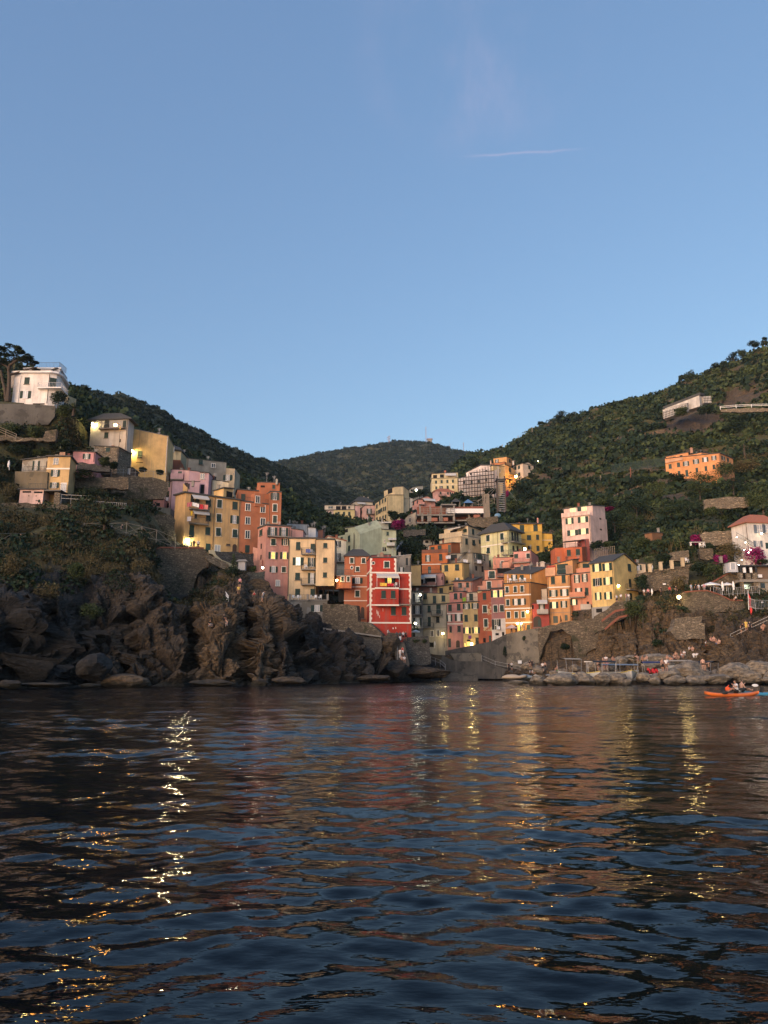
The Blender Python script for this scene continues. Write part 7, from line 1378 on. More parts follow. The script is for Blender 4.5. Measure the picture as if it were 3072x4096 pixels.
# scaffolding on the cream house
o, u, n, L, zt = [f for f in (BLK_SC['faces'] if 'BLK_SC' in globals() else [])][0] if 'BLK_SC' in globals() else (None,)*5
a, b = P('E', (608, 400), 388.5), P('E', (1085, 270), 381.5); u = Vector((b.x-a.x, b.y-a.y, 0)); L = u.length; u.normalize(); n = Vector((u.y, -u.x, 0)); z1 = P('E', (1080, 600), 382).z; z0 = P('E', (1000, 215), 383).z
root = empty('scaffolding', Vector((a.x, a.y, z1)), 'scaffolding of poles and plank decks on the cream house', 'scaffolding'); K = 13
for i in range(K + 1):
 for off in (.4, 1.6):
  q = Vector((a.x, a.y, 0)) + u * (L*i/K) + n * off; MB().tube(Vector((q.x, q.y, z1 - 3)), Vector((q.x, q.y, z1 + (z0 - z1) * (.66 + .38*i/K))), .09, n=5).build('pole', M['iron'], root)
for j in range(7):
 z = z1 + .5 + j * 2.1; k0 = 0 if j < 5 else (j - 4) * 2; q = Vector((a.x, a.y, z)) + u * (L*k0/K) + n * 1.0; e = Vector((a.x, a.y, z)) + u * L + n * 1.0
 MB().obox((q + e)/2, (e - q)/2, n * .55, Z * .12).build('deck', M['darkwood'], root)
 r_ = MB(); r_.tube(q + n*.6 + Z*1.0, e + n*.6 + Z*1.0, .06, n=4); r_.tube(q + n*.6 + Z*.5, e + n*.6 + Z*.5, .05, n=4); r_.build('guard_rail', M['iron'], root)
# ladder tower on the building site
D = 262; A_, B_ = P('E', (1142, 810), D), P('E', (1238, 810), D); H = P('E', (1190, 345), D).z - A_.z; root = empty('hoist_tower', A_, 'tall rust-brown lattice hoist tower with ladder rungs and guy wires', 'hoist tower')
for q in (A_, B_, A_ + Vector((0, 3, 0)), B_ + Vector((0, 3, 0))): MB().box(q + Z*H/2, .4, .4, H).build('post', M['rust'] if 'rust' in M else M['pipe'], root)
mb = MB()
for i in range(16): z = Z * (H * .94 * i/15); mb.tube(A_ + z, B_ + z, .12, n=4); mb.tube(A_.lerp(B_, .22) + z, A_.lerp(B_, .22) + z + Z*2.5, .08, n=4)
mb.build('ladder', M['steel'], root); mb = MB(); t = (A_ + B_)/2 + Z*H*.82
for (x, y) in ((1020, 650), (1060, 700), (1385, 640), (1370, 600)): mb.tube(t, P('E', (x + (860-1020 if x < 1100 else 0), y + 40), D + 4), .045, n=4)
mb.build('guy_wire', M['steel'], root); MB().box((A_ + B_)/2 + Z*(H*.9) + Vector((0, 1.5, 0)), 3.6, 4, .3).build('platform', M['iron'], root)
# building site
root = empty('building_site', P('E', (300, 960), 250), 'unfinished concrete frame building with bare pillars and wooden edge rails', 'building site')
def slab(x0, x1, y, D, dep, th, nm='floor_slab'):
 a, b = P('E', (x0, y), D), P('E', (x1, y), D); b.z = a.z; MB().prism([a, b, b + Vector((0, dep, 0)), a + Vector((0, dep, 0))], Z*-th).build(nm, M['concrete'], root); return a, b
slab(60, 560, 955, 248, 9, .5); slab(60, 560, 852, 248, 9, .5); slab(380, 580, 715, 250, 8, .4, 'roof'); slab(565, 950, 832, 250, 9, .4); slab(560, 950, 925, 250, 9, .5)
for x in (130, 210, 238, 368, 385, 550, 750, 888): q, t = P('E', (x, 950 if x < 600 else 925), 248.6 if x < 600 else 250.6), P('E', (x, 840), 248.6); MB().box(Vector((q.x, q.y, (q.z + t.z)/2)), .7, .7, t.z - q.z).build('pillar', M['concrete'], root)
for x in (100, 235, 380, 552): q, t = P('E', (x, 850), 249), P('E', (x, 740), 249); MB().box(Vector((q.x, q.y, (q.z + t.z)/2)), .5, .5, t.z - q.z).build('pillar', M['concrete'], root)
mb = MB(); a, b = P('E', (100, 850), 247.5), P('E', (555, 830), 247.5)
for t in (.5, 1.1, 1.7): mb.tube(a + Z*t, b + Z*t, .09, n=4)
for i in range(10): mb.tube(a.lerp(b, i/9), a.lerp(b, i/9) + Z*2.0, .08, n=4)
mb.build('edge_rail', M['wood'], root)
for (x0, x1) in ((60, 560), (565, 950)): a, b = P('E', (x0, 940), 255), P('E', (x1, 930), 255); MB().obox((a + b)/2 + Z*2, (b - a)/2, Vector((0, .2, 0)), Z*3).build('back_wall', M['brickwork'] if 'brickwork' in M else M['terracotta'], root)
for (x, y, w_) in ((290, 945, 80), (440, 942, 60), (850, 905, 80)): q = P('E', (x, y), 247.8); tag(MB().box(q + Z*.5, w_*.3014/2950*248, 1.2, 1.2).build('brick_stack', M['tile']), 'stack of new red bricks %s' % {290: 'at the front of the building site', 440: 'by the middle pillar of the building site', 850: 'on the upper slab of the building site'}[x], 'bricks')
q = P('E', (725, 815), 249); tag(MB().box(q, 14.5, 2, 1.6).build('board_stack', M['white']), 'stack of white boards on the building site', 'boards')
mb = MB()
for i in range(14): q = P('E', (950 + i*6, 895), 247); mb.tube(q, q + Vector((random.Random(i).uniform(-.6, .9), .6, 8.4)), .14, n=5)
tag(mb.build('pole_stack', M['wood']), 'bundle of long wooden poles leaning by the building site', 'poles')
mb = MB(); q = P('E', (1130, 870), 246); mb.ball(q, 1.15, .7, .8, 9, 5); tag(mb.build('tarpaulin', plain('blue_tarp', (.13, .25, .38), .5)), 'crumpled blue tarpaulin below the hoist tower', 'tarpaulin')
for x, y0, D, lab in ((742, 680, 290, 'small playhouse with a blue pointed roof'), (578, 665, 292, 'grey-roofed little turret beside the blue-roofed playhouse')):
 q = P('E', (x, y0 + 95), D); t = P('E', (x, y0 + 25), D); H = t.z - q.z; root = empty('playhouse', q, lab, 'playhouse')
 for sx in (-1, 1):
  for sy in (0, 1): MB().tube(q + Vector((sx*1.6, sy*3, 0)), q + Vector((sx*1.6, sy*3, H)), .2, n=5).build('post', M['wood'], root)
 MB().add([t + Vector((-2.1, -.5, 0)), t + Vector((2.1, -.5, 0)), t + Vector((2.1, 3.5, 0)), t + Vector((-2.1, 3.5, 0)), t + Vector((0, 1.5, 2))], [(0, 1, 4), (1, 2, 4), (2, 3, 4), (3, 0, 4), (3, 2, 1, 0)]).build('roof', plain('blue_roof', (.10, .20, .36), .6) if x > 700 else M['slate'], root)
# masts on the skyline
def mast(fr, x, y0, y1, D, label, w_=1.2, drums=False, cat='mast'):
 a, b = P(fr, (x, y1), D), P(fr, (x, y0), D); root = empty('antenna_mast', a, label, cat); H = b.z - a.z; mb = MB(); a = a - Z*6
 for k in range(3): c, s_ = math.cos(k*2.09)*w_, math.sin(k*2.09)*w_; mb.tube(a + Vector((c, s_, 0)), b + Vector((c*.4, s_*.4, 0)), w_*.22, n=4)
 for i in range(12): z = Z*((H+6)*i/12); mb.tube(a + z + Vector((w_, 0, 0)), a + z + Vector((-w_*.5, w_*.8, (H+6)/12)), w_*.16, n=4); mb.tube(a + z + Vector((-w_*.5, -w_*.8, 0)), a + z + Vector((w_, 0, (H+6)/12)), w_*.16, n=4)
 mb.build('lattice', M['mast'], root)
 if drums:
  for i in range(5): MB().ball(a + Z*((H+6)*(.35 + .15*i)) + Vector(((-1)**i*2.4, -1, 0)), 1.2, .6, 1.2, 8, 5).build('antenna_dish', M['mast'], root)
M['mast'] = plain('mast_red_white', (.34, .25, .24), .6)
mast('T', 837, 66, 98, 1585, 'stubby antenna mast with drums on the far mountain top', 1.4, True); mast('T', 1061, 10, 100, 1590, 'tall red and white lattice mast on the far mountain', 1.1); mast('T', 1288, 104, 142, 1570, 'thin pylon on the right shoulder of the far mountain', .9); mast('T', 977, 86, 102, 1595, 'tiny pole left of the tall lattice mast', .6); mast('T', 1206, 112, 132, 1575, 'tiny pole on the far mountain between mast and pylon', .6)
q = P('T', (1084, 100), 1592); root = empty('mountain_hut', q, 'small round-roofed station building beside the tall lattice mast', 'building'); MB().box(q + Z*1.5, 10, 8, 7).build('wall', M['concrete'], root); MB().box(q + Z*5.3, 13, 10, .8).build('roof', M['tile'], root)
for (x, y0, y1, D, lab) in ((181, 655, 700, 590, 'leftmost bare pole on the ridge with a curved arm'), (264, 605, 655, 560, 'bare pole below the lone pine'), (87, 706, 770, 620, 'bare pole lowest on the ridge'), (363, 612, 660, 540, 'wooden pole beside the lone dark pine'), (669, 890, 1005, 300, 'telegraph pole in the middle of the slope'), (845, 840, 900, 262, 'red post at the green mesh fence'), (622, 575, 640, 480, 'slim pole on the dark slope under the paired trees')):
 a, b = P('Q', (x, y1), D), P('Q', (x, y0), D); tag(MB().path([a - Z*3, b], [.22*D/400+.06, .14*D/400+.04], 6).tube(b - Z*1 - Vector((.8, 0, 0)), b - Z*1 + Vector((.8, 0, 0)), .08, n=4).build('utility_pole', M['terracotta'] if x == 845 else M['wood']), lab, 'pole')
# aerials, little flues and drain pipes on the village roofs
for h_ in [h_ for h_ in HOUSES if h_.roofs and 120 < h_.root.location.y < 320]:
 b_ = h_.blocks[0]; T_ = b_['T']; o, u, n, L, zt = b_['faces'][0]
 if L > 4.5: q = o + u * (L - .18) + n * .07; MB().tube(Vector((q.x, q.y, b_['zb'] + .2)), Vector((q.x, q.y, zt - .1)), .06, n=5).build('drain_pipe', M['pipe'], h_.root)
 ri = max(range(len(h_.blocks)), key=lambda i: h_.blocks[i]['ztop']); c = sum(h_.blocks[ri]['T'], Vector()) / len(h_.blocks[ri]['T'])
 for k in range(rnd.choice((1, 2, 2))):
  q = c + Vector((rnd.uniform(-1.6, 1.6), rnd.uniform(-.5, 1.5), .2)); hh = rnd.uniform(1.2, 2.6)
  if rnd.random() < .55:
   m_ = MB().tube(q, q + Z*hh, .035, n=4); [m_.tube(q + Z*(hh - .1 - .16*j) - Vector((.45 - .07*j, 0, 0)), q + Z*(hh - .1 - .16*j) + Vector((.45 - .07*j, 0, 0)), .025, n=4) for j in range(4)]; m_.build('aerial', M['steel'], h_.root)
  else: MB().box(q + Z*.5, .5, .5, 1.2).box(q + Z*1.15, .66, .66, .12).build('chimney', M['terracotta'] if k else M['concrete'], h_.root)
# ---------------------------------------------------------------- terrace furniture
for i, (x, y, h_) in enumerate([(494, 388, 56), (600, 368, 58), (710, 350, 62), (817, 328, 60)]):
 q, t = P('M', (x, y + h_ + 4), 151.8), P('M', (x, y), 151.8); H = t.z - q.z; tag(MB().box(q + Z*(H/2 - .2), .6, .6, H + .4).box(t, .72, .72, .12).build('pillar', wallmat((.50, .40, .26), .3)), ['cream pillar nearest the yellow gabled house', 'second cream pillar of the row, beside the slim parasol', 'third cream pillar of the row', 'tallest cream pillar beside the white deck chair'][i], 'pillar', 'four cream pillars on the garden wall')
def parasol(fr, x, ytop, yedge, wpx, yfoot, D, label, m='white', closed=False):
 t = P(fr, (x, ytop), D); f = P(fr, (x, yfoot), D); e = P(fr, (x, yedge), D); k = FR[fr][2]/FPX*D; root = empty('parasol', f, label, 'parasol'); MB().tube(f - Z*.1, t, .05, n=6).build('pole', M['white'], root); mb = MB(); n = 8
 R_ = wpx*k/2; zt, ze = t.z, e.z
 if closed: mb.path([Vector((t.x, t.y, ze)), Vector((t.x, t.y, (zt*2 + ze*3)/5)), Vector((t.x, t.y, zt - .3)), t], [R_*.55, R_, R_*.7, .03], 8)
 else:
  rim = [Vector((t.x + R_*math.cos(6.283*i/n), t.y + R_*math.sin(6.283*i/n), ze)) for i in range(n)]; v = [t] + rim + [r - Z*.22 for r in rim]
  mb.add(v, [(0, 1 + i, 1 + (i+1) % n) for i in range(n)] + [(1+i, 1+n+i, 1+n+(i+1) % n, 1+(i+1) % n) for i in range(n)])
 mb.build('canopy', M[m], root); return root
M['pinkcloth'] = plain('pale_pink_cloth', (.62, .45, .42), .85)
parasol('M', 1090, 563, 592, 185, 670, 144, 'large white open parasol at the end of the restaurant terrace'); parasol('M', 1252, 568, 590, 130, 690, 145, 'smaller cream open parasol between the two folded ones'); parasol('M', 1206, 557, 650, 26, 695, 143, 'folded cream parasol left of the smaller open one', closed=True); parasol('M', 1313, 554, 640, 26, 695, 143, 'folded cream parasol nearest the restaurant', closed=True)
parasol('F', 1418, 1320, 1362, 155, 1425, 165.5, 'pale pink open parasol in front of the bar', 'pinkcloth'); parasol('F', 143, 1392, 1412, 110, 1470, 150, 'small white parasol beside the red house'); parasol('F', 395, 1540, 1600, 18, 1630, 172, 'folded white parasol at the foot of the grey-cream house', closed=True); parasol('A', 117, 1553, 1640, 34, 1670, 133, 'folded white parasol on the garden terrace left of the cream house', closed=True)
parasol('M', 511, 628, 680, 20, 690, 143, 'folded white parasol by the yellow gabled house', closed=True); parasol('F', 1362, 655, 725, 24, 760, 172, 'folded pale green parasol on the roof terrace', 'pinkcloth', closed=True); parasol('M', 517, 398, 430, 14, 442, 153, 'thin folded parasol between the cream pillars', closed=True)
# restaurant pavilion
root = empty('restaurant_pavilion', P('M', (1480, 690), 147), 'two-level restaurant pavilion with lit counter and stone balcony posts', 'restaurant'); DW = 146
def rbox(x0, y0, x1, y1, dep, nm, m, D=DW):
 a, b = P('M', (x0, y1), D), P('M', (x1, y0), D); o = MB().box(Vector(((a.x+b.x)/2, D + dep/2, (a.z+b.z)/2)), b.x - a.x, dep, b.z - a.z).build(nm, M[m] if isinstance(m, str) else m, root); return o
rbox(1380, 395, 1800, 408, 7, 'roof', 'iron'); rbox(1385, 535, 1800, 562, 7, 'floor_slab', 'concrete', DW - .3); rbox(1400, 560, 1420, 640, .6, 'post', 'masonry_light'); rbox(1530, 560, 1562, 672, .7, 'post', 'masonry_light'); rbox(1560, 555, 1800, 680, 5, 'wall', wallmat((.24, .22, .19), .4), DW + .1); rbox(1385, 690, 1800, 640, 6, 'counter', 'masonry_light', DW + .8) if False else rbox(1400, 632, 1532, 675, .6, 'counter', 'masonry_light', DW + .05)
for i, x in enumerate((1392, 1470, 1535)): rbox(x - 16, 470 + (i == 1)*8, x + 16, 536, .7, 'balcony_post', 'masonry_light', DW - .35)
for x in (1395, 1440, 1490, 1545): rbox(x - 3, 408, x + 3, 536, .12, 'post', 'iron', DW + .2)
rbox(1420, 590, 1530, 632, .2, 'lit_counter_window', M['lit_white'], DW + 3.0); rbox(1555, 408, 1800, 536, 5, 'wall', wallmat((.16, .11, .08), .4), DW + 1); rbox(1390, 420, 1555, 536, .2, 'back_wall', wallmat((.10, .08, .06), .4), DW + 5); rbox(1562, 488, 1600, 518, .5, 'air_conditioner', 'white', DW + .4); rbox(1590, 572, 1625, 620, .15, 'window', 'glass', DW - .1)
for x in (1428, 1492): rbox(x - 9, 420, x + 9, 470, .3, 'rolled_blind', M['white'], DW + .1)
rbox(1400, 562, 1532, 672, .2, 'back_wall', wallmat((.15, .12, .08), .4), DW + 3.4)
# flag, signs, bins, shrine, furniture, washing
a, b = P('X', (1245, 690), 133), P('X', (1232, 330), 133); root = empty('flag', a, 'limp red warning flag on a pale pole by the tall railing', 'flag'); MB().tube(a - Z*.4, b, .05, n=6).build('pole', M['white'], root); mb = MB()
for i in range(4): z0, z1 = b.z - .4 - i*.95, b.z - .4 - (i+1)*.95; x0 = [0, .32, .15, .36][i]; x1 = [.32, .15, .36, .1][i]; mb.add([Vector((b.x, b.y, z0)), Vector((b.x + .12 + x0*.7, b.y - .15*(i % 2), z0 - .2)), Vector((b.x + .12 + x1*.7, b.y - .15*((i+1) % 2), z1 - .2)), Vector((b.x, b.y, z1))], [(0, 1, 2, 3)])
mb.build('cloth', plain('red_flag', (.55, .03, .03), .7), root)
for fr, x, y, w_, h_, D, lab in (('L', 495, 548, 40, 34, 162, 'square white notice board on the concrete wall'), ('M', 635, 583, 28, 14, 150.8, 'small white sign on the rubble wall under the pillars')):
 q = P(fr, (x, y), D); k = FR[fr][2]/FPX*D; tag(MB().box(q, w_*k, .12, h_*k).build('sign_board', M['white']), lab, 'sign')
for i, x in enumerate((38, 112)):
 q = P('Y', (x, 458), 137.2); k = FR['Y'][2]/FPX*137.2; root = empty('recycling_bin', q, ['black recycling bin with white panel, nearer the red house corner', 'black recycling bin with white panel, nearer the two standing men'][i], 'bin'); mb = MB(); w_, H = 33*k, 120*k
 mb.box(q + Z*H/2, w_*2, .9, H); mb.path([q + Vector((-w_, 0, H)), q + Vector((0, 0, H + .3)), q + Vector((w_, 0, H))], .3, 6); mb.build('body', M['iron'], root); MB().box(q + Vector((0, -.47, H*.42)), w_*1.45, .04, H*.66).build('panel', M['white'], root)
q = P('Z', (770, 420), 128); root = empty('wayside_shrine', q, 'little white wayside shrine with a grey slab roof', 'shrine'); MB().box(q + Z*.7, 1.2, 1, 1.5).build('wall', wallmat((.36, .36, .38)), root); MB().prism([q + Vector((-1.1, -.8, 1.45)), q + Vector((1.1, -.8, 1.45)), q + Vector((.5, .2, 1.95)), q + Vector((-.7, .2, 1.95))], Vector((0, .9, 0))).build('roof', M['concrete'], root)
def chair(fr, x, y, D, label, group, rz=0., m='white'):
 q = P(fr, (x, y), D); root = empty('garden_chair', q, label, 'chair', group); c, s_ = math.cos(rz), math.sin(rz); v = lambda a, b, z: q + Vector((a*c - b*s_, a*s_ + b*c, z))
 for a in (-.24, .24):
  for b in (-.24, .24): MB().tube(v(a, b, 0), v(a*.9, b*.9, .45 if b < 0 else .46), .035, n=5).build('leg', M[m], root)
  MB().path([v(a, -.22, .45), v(a*1.1, -.2, .66), v(a*1.1, .2, .68)], .035, 5).build('armrest', M[m], root)
 MB().obox(v(0, 0, .46), Vector((c, s_, 0))*.26, Vector((-s_, c, 0))*.26, Z*.03).build('seat', M[m], root); MB().obox(v(0, .27, .74), Vector((c, s_, 0))*.25, Vector((-s_*.03, c*.03, 0)), Z*.28).build('backrest', M[m], root)
for i, (x, y, rz) in enumerate([(742, 1496, .4), (795, 1496, -.3), (985, 1494, .9), (1035, 1494, 0), (1090, 1494, -.8), (822, 1496, -1.2)]): chair('C', x, y, 143.6, 'white plastic armchair on the terrace of the grey stone base', 'white chairs on the grey base terrace', rz)
chair('C', 993, 884, 145.7, 'white plastic chair on the top balcony of the cream block', None, .8); chair('C', 908, 1086, 145.6, 'white folding chair on the middle balcony of the cream block', None, .4); chair('D', 1100, 1496, 138.4, 'white chair on the awning balcony of the red house', None, -.6)
for i, (x, y) in enumerate([(1160, 764), (1240, 760), (1300, 758), (1350, 762)]): chair('F', 240 + x, y, 171.5, 'white chair on the roof terrace of the ochre-orange house', 'white chairs on the orange roof terrace', i)
for x, y, D, lab in ((960, 205, 158.5, 'long white garden table with plates of flowers among the shrubs'),):
 q = P('M', (x, y), D); root = empty('garden_table', q, lab, 'table'); MB().box(q + Z*.75, 3.2, .8, .08).build('table_top', M['white'], root)
 for a in (-1.4, 1.4): MB().box(q + Vector((a, 0, .37)), .1, .7, .74).build('leg', M['white'], root)
for i, x in enumerate((995, 1032)): chair('M', x, 222, 158.2, ['white garden chair at the end of the long garden table', 'white garden chair standing apart at the terrace corner'][i], None, i)
chair('M', 862, 370, 151, 'white deck chair beside the tallest pillar', None, .5)
def cloth(fr, pts, D, m, label, cat='laundry', name='laundry'):
 n = 6; (x0, y0), (x1, y1), h_ = pts; V, F = [], []
 for i in range(n + 1):
  t = i/n; a = P(fr, (x0 + (x1-x0)*t, y0 + (y1-y0)*t), D); k = FR[fr][2]/FPX*D
  for j in range(4): V.append(a + Vector((0, -.06*math.sin(i*2.1 + j), -h_*k*j/3)))
 for i in range(n):
  for j in range(3): F.append((i*4+j, i*4+j+1, (i+1)*4+j+1, (i+1)*4+j))
 mb = MB(); mb.add(V, F); mb.add([v + Vector((0, .05, 0)) for v in V], [f[::-1] for f in F]); tag(mb.build(name, m), label, cat)
cl = lambda c: plain('washing_cloth', c, .85)
cloth('B', ((990, 1030), (1052, 1022), 60), 148.3, cl((.42, .13, .14)), 'faded red towel at the corner of the laundry balcony'); cloth('B', ((1064, 1024), (1150, 1048), 50), 148.4, cl((.66, .66, .68)), 'white sheet drying on the laundry balcony'); cloth('B', ((1150, 1050), (1206, 1056), 66), 148.6, cl((.42, .02, .035)), 'crimson towel drying on the laundry balcony'); cloth('B', ((1208, 1055), (1268, 1060), 62), 148.8, cl((.55, .20, .18)), 'salmon towel at the far end of the laundry balcony')
cloth('B', ((1040, 1140), (1062, 1145), 60), 149, cl((.7, .5, .05)), 'bright yellow cloth hanging below the laundry balcony'); cloth('B', ((992, 1218), (1044, 1214), 62), 148.4, cl((.6, .55, .55)), 'pale cloth on the lower balcony of the ochre house'); cloth('B', ((712, 960), (745, 958), 50), 160.5, cl((.6, .55, .58)), 'small white washing under the window of the lilac house')
cloth('D', ((895, 1430), (985, 1434), 42), 137.4, cl((.70, .45, .06)), 'yellow towel over the awning balcony of the red house'); cloth('D', ((990, 1438), (1076, 1436), 34), 137.4, cl((.45, .015, .03)), 'dark red towel over the awning balcony of the red house'); cloth('F', ((540, 408), (605, 400), 45), 194, cl((.6, .58, .6)), 'row of white socks on the line beside the bare grey house'); cloth('F', ((770, 455), (830, 460), 40), 193, cl((.62, .62, .64)), 'white washing by the iron stair of the grey house'); cloth('F', ((955, 462), (1012, 466), 46), 192.4, cl((.45, .48, .55)), 'pale blue sheets on the balcony of the grey house')
cloth('F', ((764, 965), (806, 960), 50), 172.2, cl((.25, .42, .04)), 'lime green towel on the terrace railing of the straw-yellow house'); cloth('F', ((840, 1465), (880, 1462), 46), 172.4, cl((.16, .04, .20)), 'purple cloth hanging over the street by the lit doorway'); cloth('C', ((905, 815), (968, 818), 50), 145, cl((.09, .12, .30)), 'blue patterned cloth on the top balcony of the cream block'); cloth('D', ((718, 482), (748, 484), 30), 298, cl((.30, .6, .15)), 'bright green towel on the balcony of the rosy pink house'); cloth('F', ((1220, 1345), (1262, 1345), 40), 171, cl((.7, .7, .72)), 'white cloth hung in the dark door of the plum-coloured house'); cloth('B', ((1640, 1075), (1660, 1075), 45), 155, cl((.35, .38, .05)), 'olive cloth behind the window of the ochre house')
# ---------------------------------------------------------------- boats and kayaks
def hull(mb, L, B, Hh, bow=.5, n=14, m=0, inner=1, flare=.25):
 """hull along +X (bow), keel at z 0; returns deck line"""
 rows = []
 for i in range(n + 1):
  t = i/n; w_ = B/2 * (min(1, (1 - t)/.55) ** .75 if t > .45 else .86 + .14*min(1, t/.3)); sheer = Hh*(1 + bow*max(0, t - .35)**2*1.6); x = -L/2 + L*t; k = Hh*.35*max(0, t - .75)*2
  rows.append([Vector((x, -w_, sheer)), Vector((x, -w_*(1 - flare), sheer*.42)), Vector((x, -w_*.18, k)), Vector((x, w_*.18, k)), Vector((x, w_*(1 - flare), sheer*.42)), Vector((x, w_, sheer))])
 V = [v for r in rows for v in r]; F = []
 for i in range(n):
  for j in range(5): F.append((i*6+j, (i+1)*6+j, (i+1)*6+j+1, i*6+j+1))
 F.append((0, 1, 2, 3, 4, 5)); mb.add(V, F, m); return rows
def place(o, loc_, rz): o.location = loc_; o.rotation_euler = (0, 0, rz)
def boat(fr, x, y, D, L, B, rz, label, hullc, rim, canopy=None, ch=2.0, cl_=.55, zbase=None, cabin=None, extra=None):
 """hull, rim, thwarts, canopy on posts; (x, y) is the middle of the rim"""
 Hh = B*.42; q = P(fr, (x, y), D); q.z -= Hh; root = empty('motor_boat', Vector((0, 0, 0)), label, 'boat', 'boats behind the breakwater'); mb = MB(); rows = hull(mb, L, B, Hh); mb.build('hull', hullc, root, True)
 mb = MB()
 for s_ in (0, 5): mb.path([r[s_] + Z*.02 for r in rows], .06, 5)
 mb.build('gunwale', rim, root); mb = MB(); mb.add([r[0] - Z*.22 + Vector((0, .05, 0)) for r in rows[:-1]] + [r[5] - Z*.22 - Vector((0, .05, 0)) for r in rows[:-1]], [(i, i+1, len(rows)+i, len(rows)-1+i) for i in range(len(rows)-2)]); mb.build('deck', rim, root)
 for t in (-.28, -.02, .2): MB().box(Vector((L*t, 0, Hh*.9)), .28, B*.8, .06).build('seat', M['wood'], root)
 if canopy:
  a, w_ = L*cl_/2, B*.46
  for sx in (-1, 1):
   for sy in (-1, 1): MB().tube(Vector((sx*a*.9 - .1*L, sy*w_, Hh)), Vector((sx*a - .1*L, sy*w_, Hh + ch)), .035, n=5).build('post', M['steel'], root)
  mb = MB(); nn = 6; V = []
  for i in range(nn + 1):
   for sx in (-1, 1): t = i/nn*2 - 1; V.append(Vector((sx*(a + .15) - .1*L, t*(w_ + .1), Hh + ch + .18*(1 - t*t))))
  mb.add(V, [(2*i, 2*i+1, 2*i+3, 2*i+2) for i in range(nn)]); mb.add([v + Z*.05 for v in V], [(2*i, 2*i+2, 2*i+3, 2*i+1) for i in range(nn)]); mb.build('canopy', canopy, root)
 if cabin: MB().box(Vector((L*.05, 0, Hh + .4)), L*.3, B*.6, .8).build('cabin', cabin, root)
 place(root, q, rz); return root
bw, by, bt, bb, bd, bs = plain('boat_white', (.46, .45, .42), .45), plain('boat_yellow', (.55, .42, .10), .45), plain('boat_teal', (.02, .12, .11), .45), plain('canvas_blue', (.03, .05, .16), .8), plain('canvas_dark', (.02, .024, .032), .8), plain('canvas_sand', (.44, .36, .27), .85)
bg_ = plain('canvas_slate_blue', (.20, .25, .30), .8)
boat('U', 270, 385, 110, 4.2, 1.8, R(215), 'open boat with a bare sand-coloured canopy frame, nearest the quay', bw, bw, bs, 1.9, .8); boat('U', 560, 392, 108, 4.8, 1.9, R(-58), 'white boat with a yellow deck rim and upright mast frame', bw, by, None); boat('U', 830, 415, 109, 5.2, 2.0, R(20), 'teal-hulled boat under a dark canopy', bt, bw, bd, 1.8, .7)
boat('U', 1180, 385, 105, 5.6, 2.6, R(-98), 'round-bowed white boat with yellow rim pointing at the sea', bw, by, bs, 1.9, .5); boat('U', 1080, 375, 112, 5.4, 2.0, R(8), 'boat under a long slate-blue awning', bw, bw, bg_, 1.0, 1.0); boat('U', 1530, 415, 109.5, 5.6, 2.1, R(170), 'white boat with a navy canopy and red life jackets', bw, bw, bb, 1.7, .6)
boat('V', 340, 435, 111, 4.6, 2.0, R(175), 'cabin boat with a beige sun roof behind the sloping slab', bw, bw, bs, 1.35, .8, cabin=bw); boat('V', 720, 450, 108, 4.6, 1.8, R(120), 'pale boat with oars under a near-black cover', bw, bw, bd, 1.3, .8)
a, b = P('U', (515, 215), 108), P('U', (745, 213), 108); root = empty('mast_frame', a, 'upright pole frame with a bright wooden boom among the boats', 'mast'); MB().tube(a, b, .08, n=6).build('boom', M['trim'], root)
for x in (545, 570, 775, 790): q = P('U', (x, 225), 108); MB().tube(q, q - Z*2.1, .035, n=5).build('post', M['steel'], root)
for i, (x, y, w_, lab) in enumerate([(1480, 330, 40, 'red life jackets heaped at the bow end of the navy-canopied boat'), (1555, 350, 60, 'red life jackets hung in the middle of the navy-canopied boat'), (1600, 340, 40, 'red life jackets at the stern end of the navy-canopied boat')]):
 q = P('U', (x, y), 109); k = FR['U'][2]/FPX*109; tag(MB().ball(q, w_*k*.45, .2, w_*k*.6, 8, 6).ball(q + Vector((.2, -.05, -.25)), w_*k*.3, .18, .35, 8, 5).build('life_jackets', plain('life_jacket_red', (.5, .02, .03), .7)), lab, 'life jackets')
def dinghy(fr, x, y, D, L, label, m):
 q = P(fr, (x, y), D); root = empty('inflatable_dinghy', q, label, 'dinghy'); mb = MB(); r = .26
 mb.path([q + Vector((-L/2, -.6, .2)), q + Vector((L*.2, -.65, .22)), q + Vector((L*.42, -.4, .35)), q + Vector((L*.5, 0, .42)), q + Vector((L*.42, .4, .35)), q + Vector((L*.2, .65, .22)), q + Vector((-L/2, .6, .2))], [r*.7, r, r, r*.9, r, r, r*.7], 8); mb.build('tube', m, root, True)
 MB().ball(q + Vector((-L*.1, 0, .25)), L*.36, .6, .5, 12, 6).build('cover', m, root, True); MB().box(q + Vector((-L*.5, 0, .45)), .25, .35, .6).build('outboard_motor', M['iron'], root)
dinghy('L', 432, 728, 142, 4.6, 'covered grey inflatable dinghy at the end of the quay', bs); dinghy('L', 575, 728, 143, 3.6, 'pale blue-grey inflatable dinghy beside the covered one', bg_); dinghy('L', 735, 718, 141, 3.2, 'small white inflatable dinghy behind the low pale boulder', bw)
